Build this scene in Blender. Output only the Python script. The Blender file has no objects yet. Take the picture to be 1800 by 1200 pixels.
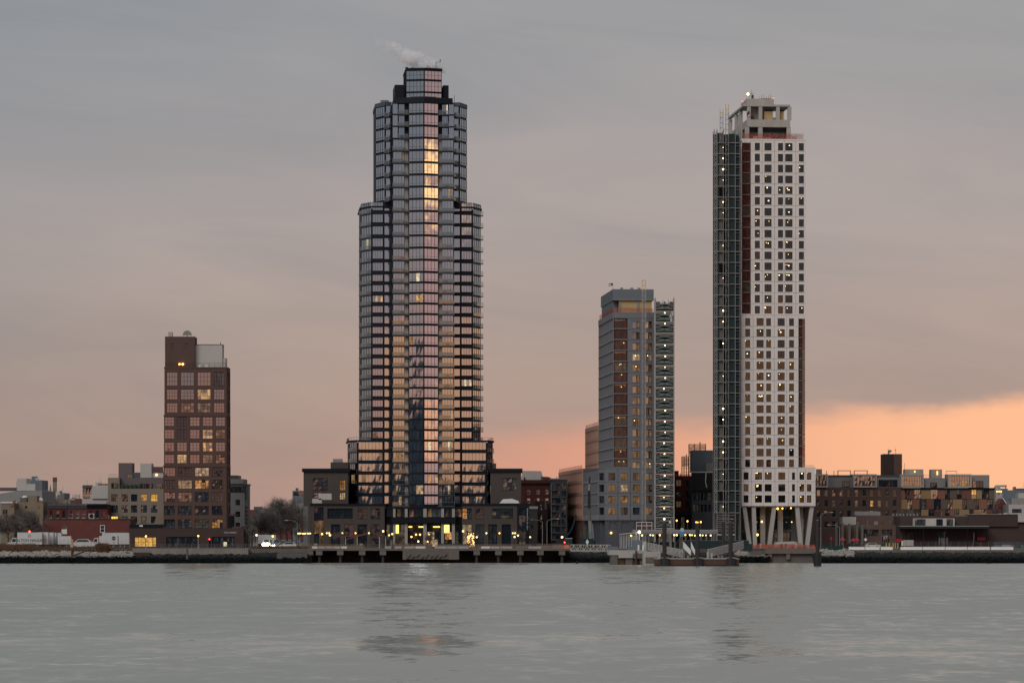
import bpy, math, random
from mathutils import Vector, Matrix
R = math.radians
sc = bpy.context.scene
col = sc.collection

# ------------------------------------------------------------------ camera
F, H, HY = 5850.0, 9.7, 925.0          # focal length in photo pixels, camera height, photo row of the horizon
cam = bpy.data.cameras.new('camera'); cam_o = bpy.data.objects.new('camera', cam); col.objects.link(cam_o)
cam.sensor_width = 36.0; cam.sensor_fit = 'HORIZONTAL'; cam.lens = 36.0 * F / 1800.0
cam.shift_y = (HY - 600.0) / 1800.0; cam.clip_start = 1.0; cam.clip_end = 30000.0
cam_o.location = (0, 0, H); cam_o.rotation_euler = (R(90), 0, 0)
sc.camera = cam_o
sc.view_settings.view_transform = 'Standard'; sc.view_settings.look = 'None'
sc.view_settings.exposure = 0.0; sc.view_settings.gamma = 1.0; sc.view_settings.use_curve_mapping = False
sc.render.engine = 'CYCLES'
sc.cycles.use_denoising = True
sc.cycles.max_bounces = 10; sc.cycles.diffuse_bounces = 3; sc.cycles.glossy_bounces = 3
sc.cycles.transparent_max_bounces = 12; sc.cycles.volume_bounces = 8
sc.cycles.sample_clamp_indirect = 3.0
sc.cycles.caustics_reflective = False; sc.cycles.caustics_refractive = False

# ------------------------------------------------------------------ node helpers
class NT:
    def __init__(s, tree): s.t = tree; s.n = tree.nodes; s.l = tree.links
    def new(s, kind, **kw):
        n = s.n.new(kind)
        for k, v in kw.items(): setattr(n, k, v)
        return n
    def put(s, sock, v):
        if hasattr(v, 'is_linked') or hasattr(v, 'links'): s.l.new(v, sock)
        else: sock.default_value = v
    def math(s, op, a, b=0.0, c=None, clamp=False):
        n = s.new('ShaderNodeMath', operation=op); n.use_clamp = clamp
        s.put(n.inputs[0], a); s.put(n.inputs[1], b)
        if c is not None: s.put(n.inputs[2], c)
        return n.outputs[0]
    def ramp(s, v, a, b, c=0.0, d=1.0, smooth=True):
        n = s.new('ShaderNodeMapRange'); n.clamp = True
        n.interpolation_type = 'SMOOTHSTEP' if smooth else 'LINEAR'
        for i, x in enumerate((v, a, b, c, d)): s.put(n.inputs[i], x)
        return n.outputs[0]
    def mix(s, f, a, b, blend='MIX'):
        n = s.new('ShaderNodeMix', data_type='RGBA', blend_type=blend)
        s.put(n.inputs[0], f); s.put(n.inputs[6], a); s.put(n.inputs[7], b)
        return n.outputs[2]
    def noise(s, vec, scale, detail=3.0, rough=0.5, dist=0.0):
        n = s.new('ShaderNodeTexNoise'); s.put(n.inputs['Vector'], vec)
        n.inputs['Scale'].default_value = scale; n.inputs['Detail'].default_value = detail
        n.inputs['Roughness'].default_value = rough; n.inputs['Distortion'].default_value = dist
        return n.outputs[0]
    def comb(s, x, y, z):
        n = s.new('ShaderNodeCombineXYZ')
        for i, v in enumerate((x, y, z)): s.put(n.inputs[i], v)
        return n.outputs[0]
    def sep(s, v):
        n = s.new('ShaderNodeSeparateXYZ'); s.put(n.inputs[0], v); return n.outputs
    def vmul(s, v, k):
        n = s.new('ShaderNodeVectorMath', operation='MULTIPLY'); s.put(n.inputs[0], v); n.inputs[1].default_value = k
        return n.outputs[0]
    def colramp(s, v, stops):
        n = s.new('ShaderNodeValToRGB'); s.put(n.inputs[0], v); e = n.color_ramp.elements
        while len(e) < len(stops): e.new(0.5)
        for el, (p, c) in zip(e, stops): el.position = p; el.color = (*c, 1.0)
        return n.outputs[0]

# ------------------------------------------------------------------ sky
SUN_EL, SUN_AZ = R(40), R(208)     # azimuth from +Y (view direction) towards +X: behind the camera, to its right
w = bpy.data.worlds.new('World'); sc.world = w; w.use_nodes = True
W = NT(w.node_tree); W.n.clear()
tc = W.new('ShaderNodeTexCoord'); gx, gy, gz = W.sep(tc.outputs['Generated'])
az = W.math('ARCTAN2', gx, gy)
el = W.math('ARCSINE', gz)
# high cloud deck: grey overhead, warmer towards the horizon
deck = W.colramp(W.ramp(el, 0.0, 0.20, smooth=False), [
    (0.0, (0.520, 0.330, 0.260)), (0.10, (0.505, 0.338, 0.274)), (0.25, (0.475, 0.362, 0.312)), (0.45, (0.450, 0.388, 0.370)),
    (0.70, (0.388, 0.376, 0.382)), (1.0, (0.318, 0.342, 0.366))])
# the same deck on the sunset side: rosy along the horizon, blue-grey above
westdeck = W.colramp(W.ramp(el, 0.0, 0.30, smooth=False), [
    (0.0, (1.25, 0.49, 0.32)), (0.08, (1.15, 0.49, 0.34)), (0.16, (0.88, 0.49, 0.39)), (0.27, (0.50, 0.41, 0.40)),
    (0.50, (0.285, 0.325, 0.370)), (1.0, (0.31, 0.345, 0.385))])
deck = W.mix(W.ramp(gy, 0.35, -0.45, 0.0, 1.0), deck, westdeck)
tilt = W.math('ADD', el, W.math('MULTIPLY', az, 0.10))
streak = W.math('ADD', W.math('MULTIPLY', W.noise(W.comb(W.math('MULTIPLY', az, 7.0), W.math('MULTIPLY', tilt, 42.0), 0.3), 1.0, 5.0, 0.58, 0.9), 0.55), W.math('MULTIPLY', W.noise(W.comb(W.math('MULTIPLY', az, 3.4), W.math('MULTIPLY', tilt, 17.0), 3.9), 1.0, 3.0, 0.5, 0.5), 0.45))
deck = W.mix(1.0, deck, W.colramp(streak, [(0.32, (0.845, 0.885, 0.925)), (0.5, (0.975, 0.975, 0.975)), (0.68, (1.085, 1.055, 1.03))]), 'MULTIPLY')
# a little less light towards the north (left)
north = W.mix(W.ramp(az, -0.19, 0.02), (0.86, 0.915, 0.95, 1), (1, 1, 1, 1))
deck = W.mix(1.0, deck, north, 'MULTIPLY')
# clear strip below the deck, glowing orange towards the south-east
edge_n = W.noise(W.comb(W.math('MULTIPLY', az, 22.0), W.math('MULTIPLY', el, 60.0), 2.1), 1.0, 4.0, 0.6)
edge = W.ramp(az, -0.30, 0.50, 0.0075, 0.060, smooth=False)
edge = W.math('ADD', edge, W.math('MULTIPLY', W.math('SUBTRACT', edge_n, 0.5), 0.013))
soft = W.ramp(az, -0.05, 0.12, 0.009, 0.0035)
below = W.ramp(el, W.math('SUBTRACT', edge, soft), W.math('ADD', edge, soft), 1.0, 0.0)
side = W.ramp(az, -0.085, 0.035, 0.0, 1.0)
gapf = W.math('MULTIPLY', below, side)
gapc = W.mix(W.ramp(az, 0.0, 0.14), (0.76, 0.365, 0.25, 1), (1.09, 0.555, 0.315, 1))
sky = W.mix(gapf, deck, gapc)
# sunset side behind the camera: brighter cloud with warm breaks low over the far city
daz = W.math('ABSOLUTE', W.math('SUBTRACT', az, 2.20))
lobe = W.math('MULTIPLY', W.ramp(daz, 0.08, 0.72, 1.0, 0.0), W.ramp(el, 0.10, 0.32, 1.0, 0.0))
wob_el = W.math('ADD', el, W.math('MULTIPLY', W.math('SUBTRACT', W.noise(W.comb(W.math('MULTIPLY', az, 3.0), W.math('MULTIPLY', el, 30.0), 5.7), 1.0, 3.0, 0.5), 0.5), 0.010))
sky = W.mix(W.math('MULTIPLY', lobe, 0.85), sky, (0.98, 0.54, 0.46, 1))
brk = W.math('MAXIMUM', W.ramp(W.math('ABSOLUTE', W.math('SUBTRACT', wob_el, 0.1005)), 0.002, 0.012, 1.0, 0.0), W.ramp(W.math('ABSOLUTE', W.math('SUBTRACT', wob_el, 0.028)), 0.002, 0.010, 0.5, 0.0))
sky = W.mix(W.math('MULTIPLY', lobe, brk), sky, W.mix(W.ramp(el, 0.04, 0.09), (3.1, 1.30, 0.52, 1), (3.6, 1.95, 0.82, 1)))
nish = W.new('ShaderNodeTexSky', sky_type='NISHITA'); nish.sun_disc = False
nish.sun_elevation = R(3); nish.sun_rotation = SUN_AZ; nish.air_density = 1.0; nish.dust_density = 2.0
bg1 = W.new('ShaderNodeBackground'); W.l.new(sky, bg1.inputs[0]); bg1.inputs[1].default_value = 0.96
bg2 = W.new('ShaderNodeBackground'); W.l.new(nish.outputs[0], bg2.inputs[0]); bg2.inputs[1].default_value = 0.05
addb = W.new('ShaderNodeMixShader'); addb.inputs[0].default_value = 0.04      # cloud cover: the clear sky behind hardly shows
W.l.new(bg1.outputs[0], addb.inputs[1]); W.l.new(bg2.outputs[0], addb.inputs[2])
wo = W.new('ShaderNodeOutputWorld'); W.l.new(addb.outputs[0], wo.inputs[0])

sun = bpy.data.lights.new('sun', 'SUN'); sun.energy = 1.6; sun.angle = R(40); sun.color = (1.0, 0.935, 0.88)
sun_o = bpy.data.objects.new('sun', sun); col.objects.link(sun_o)
sd = Vector((math.sin(SUN_AZ) * math.cos(SUN_EL), math.cos(SUN_AZ) * math.cos(SUN_EL), math.sin(SUN_EL)))
sun_o.rotation_euler = sd.to_track_quat('Z', 'Y').to_euler()
sun_o.location = (0, 0, 400)

# ------------------------------------------------------------------ materials
M = {}
def mat(name, c, rough=0.8, var=0.18, scale=0.35, metal=0.0, spec=0.3, streak=0.0, emit=None):
    m = bpy.data.materials.new(name); m.use_nodes = True; N = NT(m.node_tree); b = N.n['Principled BSDF']
    geo = N.new('ShaderNodeNewGeometry'); p = geo.outputs['Position']
    oi = N.new('ShaderNodeObjectInfo')
    n1 = N.noise(p, scale, 4.0, 0.6); n2 = N.noise(N.vmul(p, (1.6, 1.6, 0.18)), 0.9, 3.0, 0.6)
    f = N.math('ADD', N.math('MULTIPLY', N.math('SUBTRACT', n1, 0.5), var * 2.2), 1.0)
    f = N.math('ADD', f, N.math('MULTIPLY', N.math('SUBTRACT', n2, 0.5), (streak or var) * 1.4))
    f = N.math('ADD', f, N.math('MULTIPLY', N.math('SUBTRACT', oi.outputs['Random'], 0.5), var * 0.5))
    v = N.new('ShaderNodeVectorMath', operation='SCALE'); v.inputs[0].default_value = c; N.l.new(f, v.inputs['Scale'])
    N.l.new(v.outputs[0], b.inputs['Base Color'])
    b.inputs['Roughness'].default_value = rough; b.inputs['Metallic'].default_value = metal
    b.inputs['Specular IOR Level'].default_value = spec
    M[name] = m; return m
def emat(name, c, s):
    m = bpy.data.materials.new(name); m.use_nodes = True; N = NT(m.node_tree); N.n.clear()
    e = N.new('ShaderNodeEmission'); e.inputs[0].default_value = (*c, 1); e.inputs[1].default_value = s
    o = N.new('ShaderNodeOutputMaterial'); N.l.new(e.outputs[0], o.inputs[0]); M[name] = m; return m
def glass(name, refl, tint=(1, 1, 1), inside=(0.02, 0.024, 0.03), lit=None, litmin=0.0, wob=0.010, rough=0.03, see=0.0, curtain=0.25, tilt=1.6):
    """window glass: mirror share `refl`, the rest shows the room behind (dark, or lit for a lit window)"""
    m = bpy.data.materials.new(name); m.use_nodes = True; N = NT(m.node_tree); N.n.clear()
    tcn = N.new('ShaderNodeTexCoord'); oi = N.new('ShaderNodeObjectInfo'); geo = N.new('ShaderNodeNewGeometry')
    rnd = oi.outputs['Random']
    off = N.comb(N.math('MULTIPLY', rnd, 91.0), N.math('MULTIPLY', rnd, 37.0), N.math('MULTIPLY', rnd, 53.0))
    ov = N.new('ShaderNodeVectorMath', operation='ADD'); N.l.new(tcn.outputs['Object'], ov.inputs[0]); N.l.new(off, ov.inputs[1]); oc = ov.outputs[0]
    wn = N.new('ShaderNodeTexNoise'); N.l.new(oc, wn.inputs['Vector']); wn.inputs['Scale'].default_value = 0.55; wn.inputs['Detail'].default_value = 2.0
    d = N.new('ShaderNodeVectorMath', operation='SUBTRACT'); N.l.new(wn.outputs['Color'], d.inputs[0]); d.inputs[1].default_value = (0.5, 0.5, 0.5)
    d2 = N.new('ShaderNodeVectorMath', operation='SCALE'); N.l.new(d.outputs[0], d2.inputs[0]); d2.inputs['Scale'].default_value = wob * 0.9
    rv = N.comb(N.math('MULTIPLY', N.math('SUBTRACT', N.math('FRACT', N.math('MULTIPLY', rnd, 17.3)), 0.5), wob * tilt),
                N.math('MULTIPLY', N.math('SUBTRACT', N.math('FRACT', N.math('MULTIPLY', rnd, 7.7)), 0.5), wob * tilt),
                N.math('MULTIPLY', N.math('SUBTRACT', N.math('FRACT', N.math('MULTIPLY', rnd, 29.1)), 0.5), wob * tilt))
    a1 = N.new('ShaderNodeVectorMath', operation='ADD'); N.l.new(geo.outputs['Normal'], a1.inputs[0]); N.l.new(d2.outputs[0], a1.inputs[1])
    a2 = N.new('ShaderNodeVectorMath', operation='ADD'); N.l.new(a1.outputs[0], a2.inputs[0]); N.l.new(rv, a2.inputs[1])
    nn = N.new('ShaderNodeVectorMath', operation='NORMALIZE'); N.l.new(a2.outputs[0], nn.inputs[0])
    gl = N.new('ShaderNodeBsdfGlossy'); gl.inputs['Color'].default_value = (*tint, 1); gl.inputs['Roughness'].default_value = rough
    N.l.new(nn.outputs[0], gl.inputs['Normal'])
    if see > 0:
        back = N.new('ShaderNodeBsdfTransparent'); back.inputs[0].default_value = (see * 0.95, see, see * 0.98, 1); bs = back.outputs[0]
    elif lit is None:
        # unlit room: dark, with paler blinds and curtains in some windows
        back = N.new('ShaderNodeBsdfDiffuse')
        cn = N.noise(N.vmul(oc, (1.3, 1.3, 0.35)), 1.1, 2.0, 0.5)
        k = N.math('MULTIPLY', N.ramp(cn, 0.45, 0.68), N.ramp(N.math('FRACT', N.math('MULTIPLY', rnd, 11.9)), 0.35, 0.9, 0.0, curtain))
        N.l.new(N.mix(k, (*inside, 1), (0.30, 0.29, 0.27, 1)), back.inputs[0]); bs = back.outputs[0]
    else:
        back = N.new('ShaderNodeEmission')
        cn = N.noise(N.vmul(oc, (1.0, 1.0, 0.7)), 1.0, 3.0, 0.6)
        cn2 = N.noise(oc, 3.1, 2.0, 0.5)
        k = N.ramp(N.math('ADD', N.math('MULTIPLY', cn, 0.7), N.math('MULTIPLY', cn2, 0.3)), 0.36, 0.66, litmin, 1.0)
        k = N.math('MULTIPLY', k, N.ramp(N.math('FRACT', N.math('MULTIPLY', rnd, 5.31)), 0.0, 1.0, 0.45, 1.25, smooth=False))
        hue = N.ramp(N.math('FRACT', N.math('MULTIPLY', rnd, 23.7)), 0.25, 0.95, 0.0, 0.75 if litmin < 0.4 else 0.1)
        g_ = (lit[0] + lit[1]) * 0.5
        N.l.new(N.mix(hue, (*lit, 1), (g_ * 1.05, g_ * 0.86, g_ * 0.55, 1)), back.inputs[0]); N.l.new(k, back.inputs[1]); bs = back.outputs[0]
    lw = N.new('ShaderNodeLayerWeight'); lw.inputs[0].default_value = 0.25
    fac = N.math('ADD', refl, N.math('MULTIPLY', lw.outputs['Fresnel'], 1.0 - refl), clamp=True)
    fac = N.math('MAXIMUM', refl, N.math('MULTIPLY', fac, 0.95))
    mx = N.new('ShaderNodeMixShader'); N.l.new(fac, mx.inputs[0]); N.l.new(bs, mx.inputs[1]); N.l.new(gl.outputs[0], mx.inputs[2])
    o = N.new('ShaderNodeOutputMaterial'); N.l.new(mx.outputs[0], o.inputs[0]); M[name] = m; return m
def netmat(name, c, alpha):
    m = bpy.data.materials.new(name); m.use_nodes = True; N = NT(m.node_tree); N.n.clear()
    geo = N.new('ShaderNodeNewGeometry'); n1 = N.noise(geo.outputs['Position'], 1.1, 3.0, 0.6)
    d = N.new('ShaderNodeBsdfDiffuse'); N.l.new(N.mix(n1, (c[0] * .5, c[1] * .5, c[2] * .5, 1), (c[0] * 1.4, c[1] * 1.4, c[2] * 1.4, 1)), d.inputs[0])
    t = N.new('ShaderNodeBsdfTransparent'); mx = N.new('ShaderNodeMixShader')
    N.l.new(N.ramp(n1, 0.2, 0.8, max(0, alpha - 0.2), min(1, alpha + 0.2)), mx.inputs[0])
    N.l.new(t.outputs[0], mx.inputs[1]); N.l.new(d.outputs[0], mx.inputs[2])
    o = N.new('ShaderNodeOutputMaterial'); N.l.new(mx.outputs[0], o.inputs[0]); M[name] = m; return m

mat('brown_brick', (0.090, 0.053, 0.045), var=0.10)
mat('dark_brick', (0.052, 0.034, 0.031), var=0.12)
mat('red_brick', (0.135, 0.042, 0.036), var=0.22, scale=0.6)
mat('deep_red_brick', (0.105, 0.024, 0.024), var=0.15)
mat('warehouse_brick', (0.112, 0.070, 0.057), var=0.20, scale=0.5)
mat('tan_stucco', (0.21, 0.165, 0.12), var=0.22, streak=0.35)
mat('beige_stone', (0.205, 0.178, 0.145), var=0.08)
mat('mauve_clad', (0.125, 0.100, 0.108), var=0.05)
mat('pale_clad', (0.42, 0.40, 0.38), var=0.06)
mat('mid_grey_clad', (0.24, 0.235, 0.23), var=0.08)
mat('black_metal', (0.008, 0.010, 0.014), rough=0.6, var=0.10, spec=0.12)
mat('tower_metal', (0.009, 0.012, 0.019), rough=0.55, var=0.08, spec=0.15)
mat('tower_slab', (0.075, 0.080, 0.090), rough=0.6, var=0.08)
mat('tower_concrete', (0.30, 0.275, 0.25), var=0.10)
mat('podium_stone', (0.062, 0.052, 0.047), var=0.08)
mat('white_panel', (0.66, 0.615, 0.585), rough=0.6, var=0.10, scale=0.2, streak=0.10)
mat('grey_panel', (0.155, 0.158, 0.172), rough=0.65, var=0.07)
mat('pale_band', (0.27, 0.265, 0.27), var=0.06)
mat('slate_panel', (0.072, 0.080, 0.094), rough=0.6, var=0.08)
mat('terracotta', (0.45, 0.265, 0.20), var=0.10)
mat('terracotta_dark', (0.18, 0.10, 0.08), var=0.10)
mat('concrete', (0.37, 0.35, 0.325), var=0.14, streak=0.22)
mat('concrete_dark', (0.115, 0.105, 0.095), var=0.22, streak=0.3)
mat('pier_concrete', (0.135, 0.115, 0.10), var=0.20, streak=0.25)
mat('sea_concrete', (0.21, 0.19, 0.168), var=0.25, streak=0.4)
mat('raw_slab', (0.080, 0.083, 0.078), var=0.2)
mat('steel', (0.20, 0.20, 0.20), rough=0.5, metal=0.0, var=0.12)
mat('pale_steel', (0.36, 0.345, 0.32), rough=0.5, var=0.10)
mat('white_paint', (0.66, 0.66, 0.64), rough=0.5, var=0.06)
mat('truck_white', (0.50, 0.50, 0.49), rough=0.45, var=0.10, streak=0.18)
mat('dark_paint', (0.012, 0.014, 0.018), rough=0.5, var=0.10)
mat('rust', (0.080, 0.045, 0.032), var=0.3, streak=0.5)
mat('pile_dark', (0.034, 0.030, 0.029), var=0.25, streak=0.4)
mat('rubber', (0.015, 0.015, 0.016), rough=0.9, var=0.1)
mat('timber', (0.16, 0.115, 0.080), var=0.28, scale=1.2)
mat('plywood', (0.46, 0.33, 0.17), var=0.12)
mat('green_board', (0.014, 0.032, 0.033), var=0.15)
mat('green_paint', (0.02, 0.11, 0.06), var=0.15)
mat('red_cloth', (0.30, 0.03, 0.035), var=0.15)
mat('orange_plastic', (0.55, 0.14, 0.07), var=0.25)
mat('yellow_paint', (0.55, 0.36, 0.05), var=0.12)
mat('blue_paint', (0.03, 0.26, 0.45), var=0.1)
mat('asphalt', (0.06, 0.058, 0.056), var=0.2)
mat('bark', (0.060, 0.048, 0.042), var=0.2)
mat('far_city', (0.17, 0.20, 0.24), var=0.2)
mat('twig', (0.16, 0.135, 0.122), var=0.2)
mat('dry_grass', (0.15, 0.085, 0.050), var=0.35, scale=0.8)
mat('evergreen', (0.025, 0.045, 0.025), var=0.3)
mat('ground_mat', (0.11, 0.095, 0.082), var=0.25, scale=0.15)
mat('blue_slate', (0.13, 0.155, 0.175), var=0.06)
mat('teal_shed', (0.085, 0.12, 0.13), var=0.12)
mat('panel_ochre', (0.30, 0.195, 0.100), var=0.07)
mat('panel_red', (0.165, 0.068, 0.052), var=0.07)
mat('panel_rust', (0.225, 0.105, 0.070), var=0.07)
mat('panel_taupe', (0.125, 0.095, 0.078), var=0.07)
mat('lettering_dark', (0.025, 0.03, 0.04), var=0.02)
mat('lettering_pale', (0.55, 0.56, 0.56), var=0.02)
mat('snowy', (0.62, 0.63, 0.65), var=0.06)
netmat('red_net', (0.098, 0.040, 0.038), 0.68)
netmat('orange_net', (0.36, 0.105, 0.075), 0.55)
netmat('green_net', (0.012, 0.055, 0.056), 0.88)
netmat('brown_net', (0.11, 0.078, 0.062), 0.60)
netmat('scaffold_net', (0.13, 0.07, 0.06), 0.55)
glass('glass_tower', 0.51, (0.76, 0.85, 0.95), (0.012, 0.020, 0.030), wob=0.013, tilt=0.55)
glass('glass_tower_dark', 0.10, (0.7, 0.85, 1.0), (0.008, 0.013, 0.020), wob=0.012)
glass('glass_dark', 0.07, (0.8, 0.9, 1.0), (0.012, 0.018, 0.024))
glass('glass_mid', 0.30, (0.9, 0.95, 1.0), (0.014, 0.018, 0.022), curtain=0.35)
glass('glass_clear', 0.065, (0.95, 1.0, 1.0), see=0.78)
glass('glass_rail', 0.16, (0.9, 1.0, 1.0), see=0.62)
glass('lit_warm', 0.08, lit=(0.78, 0.37, 0.11), litmin=0.18)
glass('lit_gold', 0.06, lit=(1.9, 1.02, 0.20), litmin=0.40)
glass('lit_dim', 0.10, lit=(0.21, 0.118, 0.050), litmin=0.15)
glass('lit_faint', 0.12, lit=(0.085, 0.062, 0.038), litmin=0.25)
glass('lit_pale', 0.08, lit=(0.95, 0.80, 0.52), litmin=0.30)
emat('bulb_warm', (1.0, 0.60, 0.20), 4.2)
emat('bulb_amber', (1.0, 0.48, 0.12), 5.5)
emat('bulb_white', (1.0, 0.80, 0.44), 7.0)
emat('bulb_head', (1.0, 0.90, 0.55), 30.0)
emat('bulb_red', (1.0, 0.06, 0.04), 7.0)
emat('strip_gold', (1.0, 0.55, 0.12), 3.0)

# ------------------------------------------------------------------ mesh helpers
class MB:
    def __init__(s): s.v = []; s.f = []; s.m = []; s.mats = []
    def mi(s, m):
        if m not in s.mats: s.mats.append(m)
        return s.mats.index(m)
    def add(s, vs, fs, m):
        o = len(s.v); k = s.mi(m); s.v += [tuple(v) for v in vs]
        for f in fs: s.f.append(tuple(i + o for i in f)); s.m.append(k)
        return s
    def quad(s, a, b, c, d, m): return s.add((a, b, c, d), ((0, 1, 2, 3),), m)
    def box(s, x0, x1, y0, y1, z0, z1, m):
        if x0 > x1: x0, x1 = x1, x0
        if z0 > z1: z0, z1 = z1, z0
        return s.add([(x0, y0, z0), (x1, y0, z0), (x1, y1, z0), (x0, y1, z0), (x0, y0, z1), (x1, y0, z1), (x1, y1, z1), (x0, y1, z1)],
                     [(0, 1, 5, 4), (1, 2, 6, 5), (2, 3, 7, 6), (3, 0, 4, 7), (4, 5, 6, 7), (3, 2, 1, 0)], m)
    def prism(s, pts, z0, z1, m):
        n = len(pts)
        return s.add([(x, y, z0) for x, y in pts] + [(x, y, z1) for x, y in pts],
                     [(i, (i + 1) % n, n + (i + 1) % n, n + i) for i in range(n)] + [tuple(range(n, 2 * n)), tuple(range(n - 1, -1, -1))], m)
    def tube(s, p, q, r0, m, r1=None, n=6, cap=True):
        p, q = Vector(p), Vector(q); r1 = r0 if r1 is None else r1
        d = (q - p)
        if d.length < 1e-6: return s
        d.normalize(); a = d.cross(Vector((0, 0, 1)) if abs(d.z) < 0.9 else Vector((1, 0, 0))).normalized(); b = d.cross(a)
        vs = []
        for c, r in ((p, r0), (q, r1)):
            for i in range(n):
                t = 2 * math.pi * (i + 0.5) / n; vs.append(c + a * math.cos(t) * r + b * math.sin(t) * r)
        fs = [(i, (i + 1) % n, n + (i + 1) % n, n + i) for i in range(n)]
        if cap: fs += [tuple(range(n - 1, -1, -1)), tuple(range(n, 2 * n))]
        return s.add(vs, fs, m)
    def bar(s, p, q, r, m): return s.tube(p, q, r * 1.2, m, n=4)
    def ball(s, c, r, m, seg=8, rings=5, sz=1.0):
        vs = [(c[0], c[1], c[2] - r * sz)]
        for j in range(1, rings):
            t = math.pi * j / rings - math.pi / 2
            for i in range(seg):
                u = 2 * math.pi * i / seg; vs.append((c[0] + r * math.cos(t) * math.cos(u), c[1] + r * math.cos(t) * math.sin(u), c[2] + r * math.sin(t) * sz))
        vs.append((c[0], c[1], c[2] + r * sz)); fs = []
        for i in range(seg): fs.append((0, 1 + (i + 1) % seg, 1 + i))
        for j in range(rings - 2):
            for i in range(seg):
                a = 1 + j * seg; fs.append((a + i, a + (i + 1) % seg, a + seg + (i + 1) % seg, a + seg + i))
        t = len(vs) - 1; a = 1 + (rings - 2) * seg
        for i in range(seg): fs.append((a + i, a + (i + 1) % seg, t))
        return s.add(vs, fs, m)
    def lathe(s, prof, m, n=10, c=(0, 0)):
        vs = []; fs = []
        for r, z in prof:
            for i in range(n): t = 2 * math.pi * i / n; vs.append((c[0] + r * math.cos(t), c[1] + r * math.sin(t), z))
        for j in range(len(prof) - 1):
            for i in range(n): fs.append((j * n + i, j * n + (i + 1) % n, (j + 1) * n + (i + 1) % n, (j + 1) * n + i))
        fs.append(tuple(range(n - 1, -1, -1))); fs.append(tuple(range((len(prof) - 1) * n, len(prof) * n)))
        return s.add(vs, fs, m)
    def mesh(s, name):
        me = bpy.data.meshes.new(name); me.from_pydata(s.v, [], s.f)
        for m in s.mats: me.materials.append(M[m])
        me.polygons.foreach_set('material_index', s.m); me.update(); return me
    def build(s, name, parent=None, loc=(0, 0, 0), rz=0.0):
        return place(s.mesh(name), name, parent, loc, rz)
def place(me, name, parent=None, loc=(0, 0, 0), rz=0.0):
    o = bpy.data.objects.new(name, me); col.objects.link(o); o.parent = parent; o.location = loc; o.rotation_euler = (0, 0, rz); return o
def tag(o, label, cat, group=None):
    o['label'] = label; o['category'] = cat; o['kind'] = 'thing'
    if group: o['group'] = group
    return o
def kind(o, k, label=None, cat=None):
    o['kind'] = k
    if label: o['label'] = label
    if cat: o['category'] = cat
    return o
def thing(name, label, cat, loc, rz=0.0, group=None):
    o = bpy.data.objects.new(name, None); col.objects.link(o); o.location = loc; o.rotation_euler = (0, 0, rz)
    o.empty_display_size = 0.5
    return tag(o, label, cat, group)
def copy_tree(o, loc, label=None, rz=None, parent=None, top=True):
    c = o.copy(); col.objects.link(c); c.parent = parent
    if top:
        c.location = loc
        if rz is not None: c.rotation_euler = (0, 0, rz)
        if label: c['label'] = label
    for ch in list(o.children): copy_tree(ch, None, parent=c, top=False)
    return c
def text_mesh(body, size, m, extrude=0.03):
    cu = bpy.data.curves.new('lettering', 'FONT'); cu.body = body; cu.size = size; cu.extrude = extrude; cu.align_x = 'CENTER'; cu.align_y = 'CENTER'
    cu.resolution_u = 2
    o = bpy.data.objects.new('lettering', cu); col.objects.link(o)
    dg = bpy.context.evaluated_depsgraph_get(); me = bpy.data.meshes.new_from_object(o.evaluated_get(dg))
    bpy.data.objects.remove(o); bpy.data.curves.remove(cu)
    me.materials.clear(); me.materials.append(M[m]); return me
def lettering(body, size, m, parent, loc, rz=0.0):
    o = place(text_mesh(body, size, m), 'lettering', parent, loc); o.rotation_euler = (R(90), 0, rz); return o

GZ = 3.8
def wx(px, D): return (px - 900.0) * D / F
def wz(py, D): return H + (HY - py) * D / F
class B:
    """local frame of a building whose front stands at distance D; photo pixels give directions, D gives the scale"""
    def __init__(s, D, px, base=GZ): s.D = D; s.loc = (wx(px, D), D, base); s.base = base
    def x(s, px, dy=0.0): return wx(px, s.D + dy) - s.loc[0]
    def z(s, py, dy=0.0): return wz(py, s.D + dy) - s.base

# ---- windows: mesh cache, panes (glass) and frames
_wc = {}
def pane_mesh(w, h, cols, rows, lit=(), seed=0):
    k = ('p', round(w, 2), round(h, 2), cols, rows, tuple(lit), seed)
    if k not in _wc:
        rg = random.Random(str(k)); mb = MB(); mb.mi('glass_mid'); mb.mi('lit_warm')
        for i in range(cols):
            for j in range(rows):
                x0, x1, z0, z1 = w * i / cols, w * (i + 1) / cols, h * j / rows, h * (j + 1) / rows
                t = [rg.uniform(-.003, .003) for _ in range(4)]
                mb.quad((x0, t[0], z0), (x1, t[1], z0), (x1, t[2], z1), (x0, t[3], z1), 'lit_warm' if (i + j * cols) in lit else 'glass_mid')
        _wc[k] = mb.mesh('pane')
    return _wc[k]
def frame_mesh(w, h, cols, rows, m, t=0.09, low=None):
    k = ('f', round(w, 2), round(h, 2), cols, rows, m, t, low)
    if k not in _wc:
        mb = MB(); d = 0.07
        mb.box(-t / 2, t / 2, -d, -.004, 0, h, m); mb.box(w - t / 2, w + t / 2, -d, -.004, 0, h, m)
        mb.box(t / 2, w - t / 2, -d, -.004, 0, t, m); mb.box(t / 2, w - t / 2, -d, -.004, h - t, h, m)
        for i in range(1, cols): mb.box(w * i / cols - t * .35, w * i / cols + t * .35, -d + .01, -.004, t, h - t, m)
        zs = [h * low] if low else [h * j / rows for j in range(1, rows)]
        for z in zs: mb.box(t / 2, w - t / 2, -d + .02, -.006, z - t * .3, z + t * .3, m)
        _wc[k] = mb.mesh('window_frame')
    return _wc[k]
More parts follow.
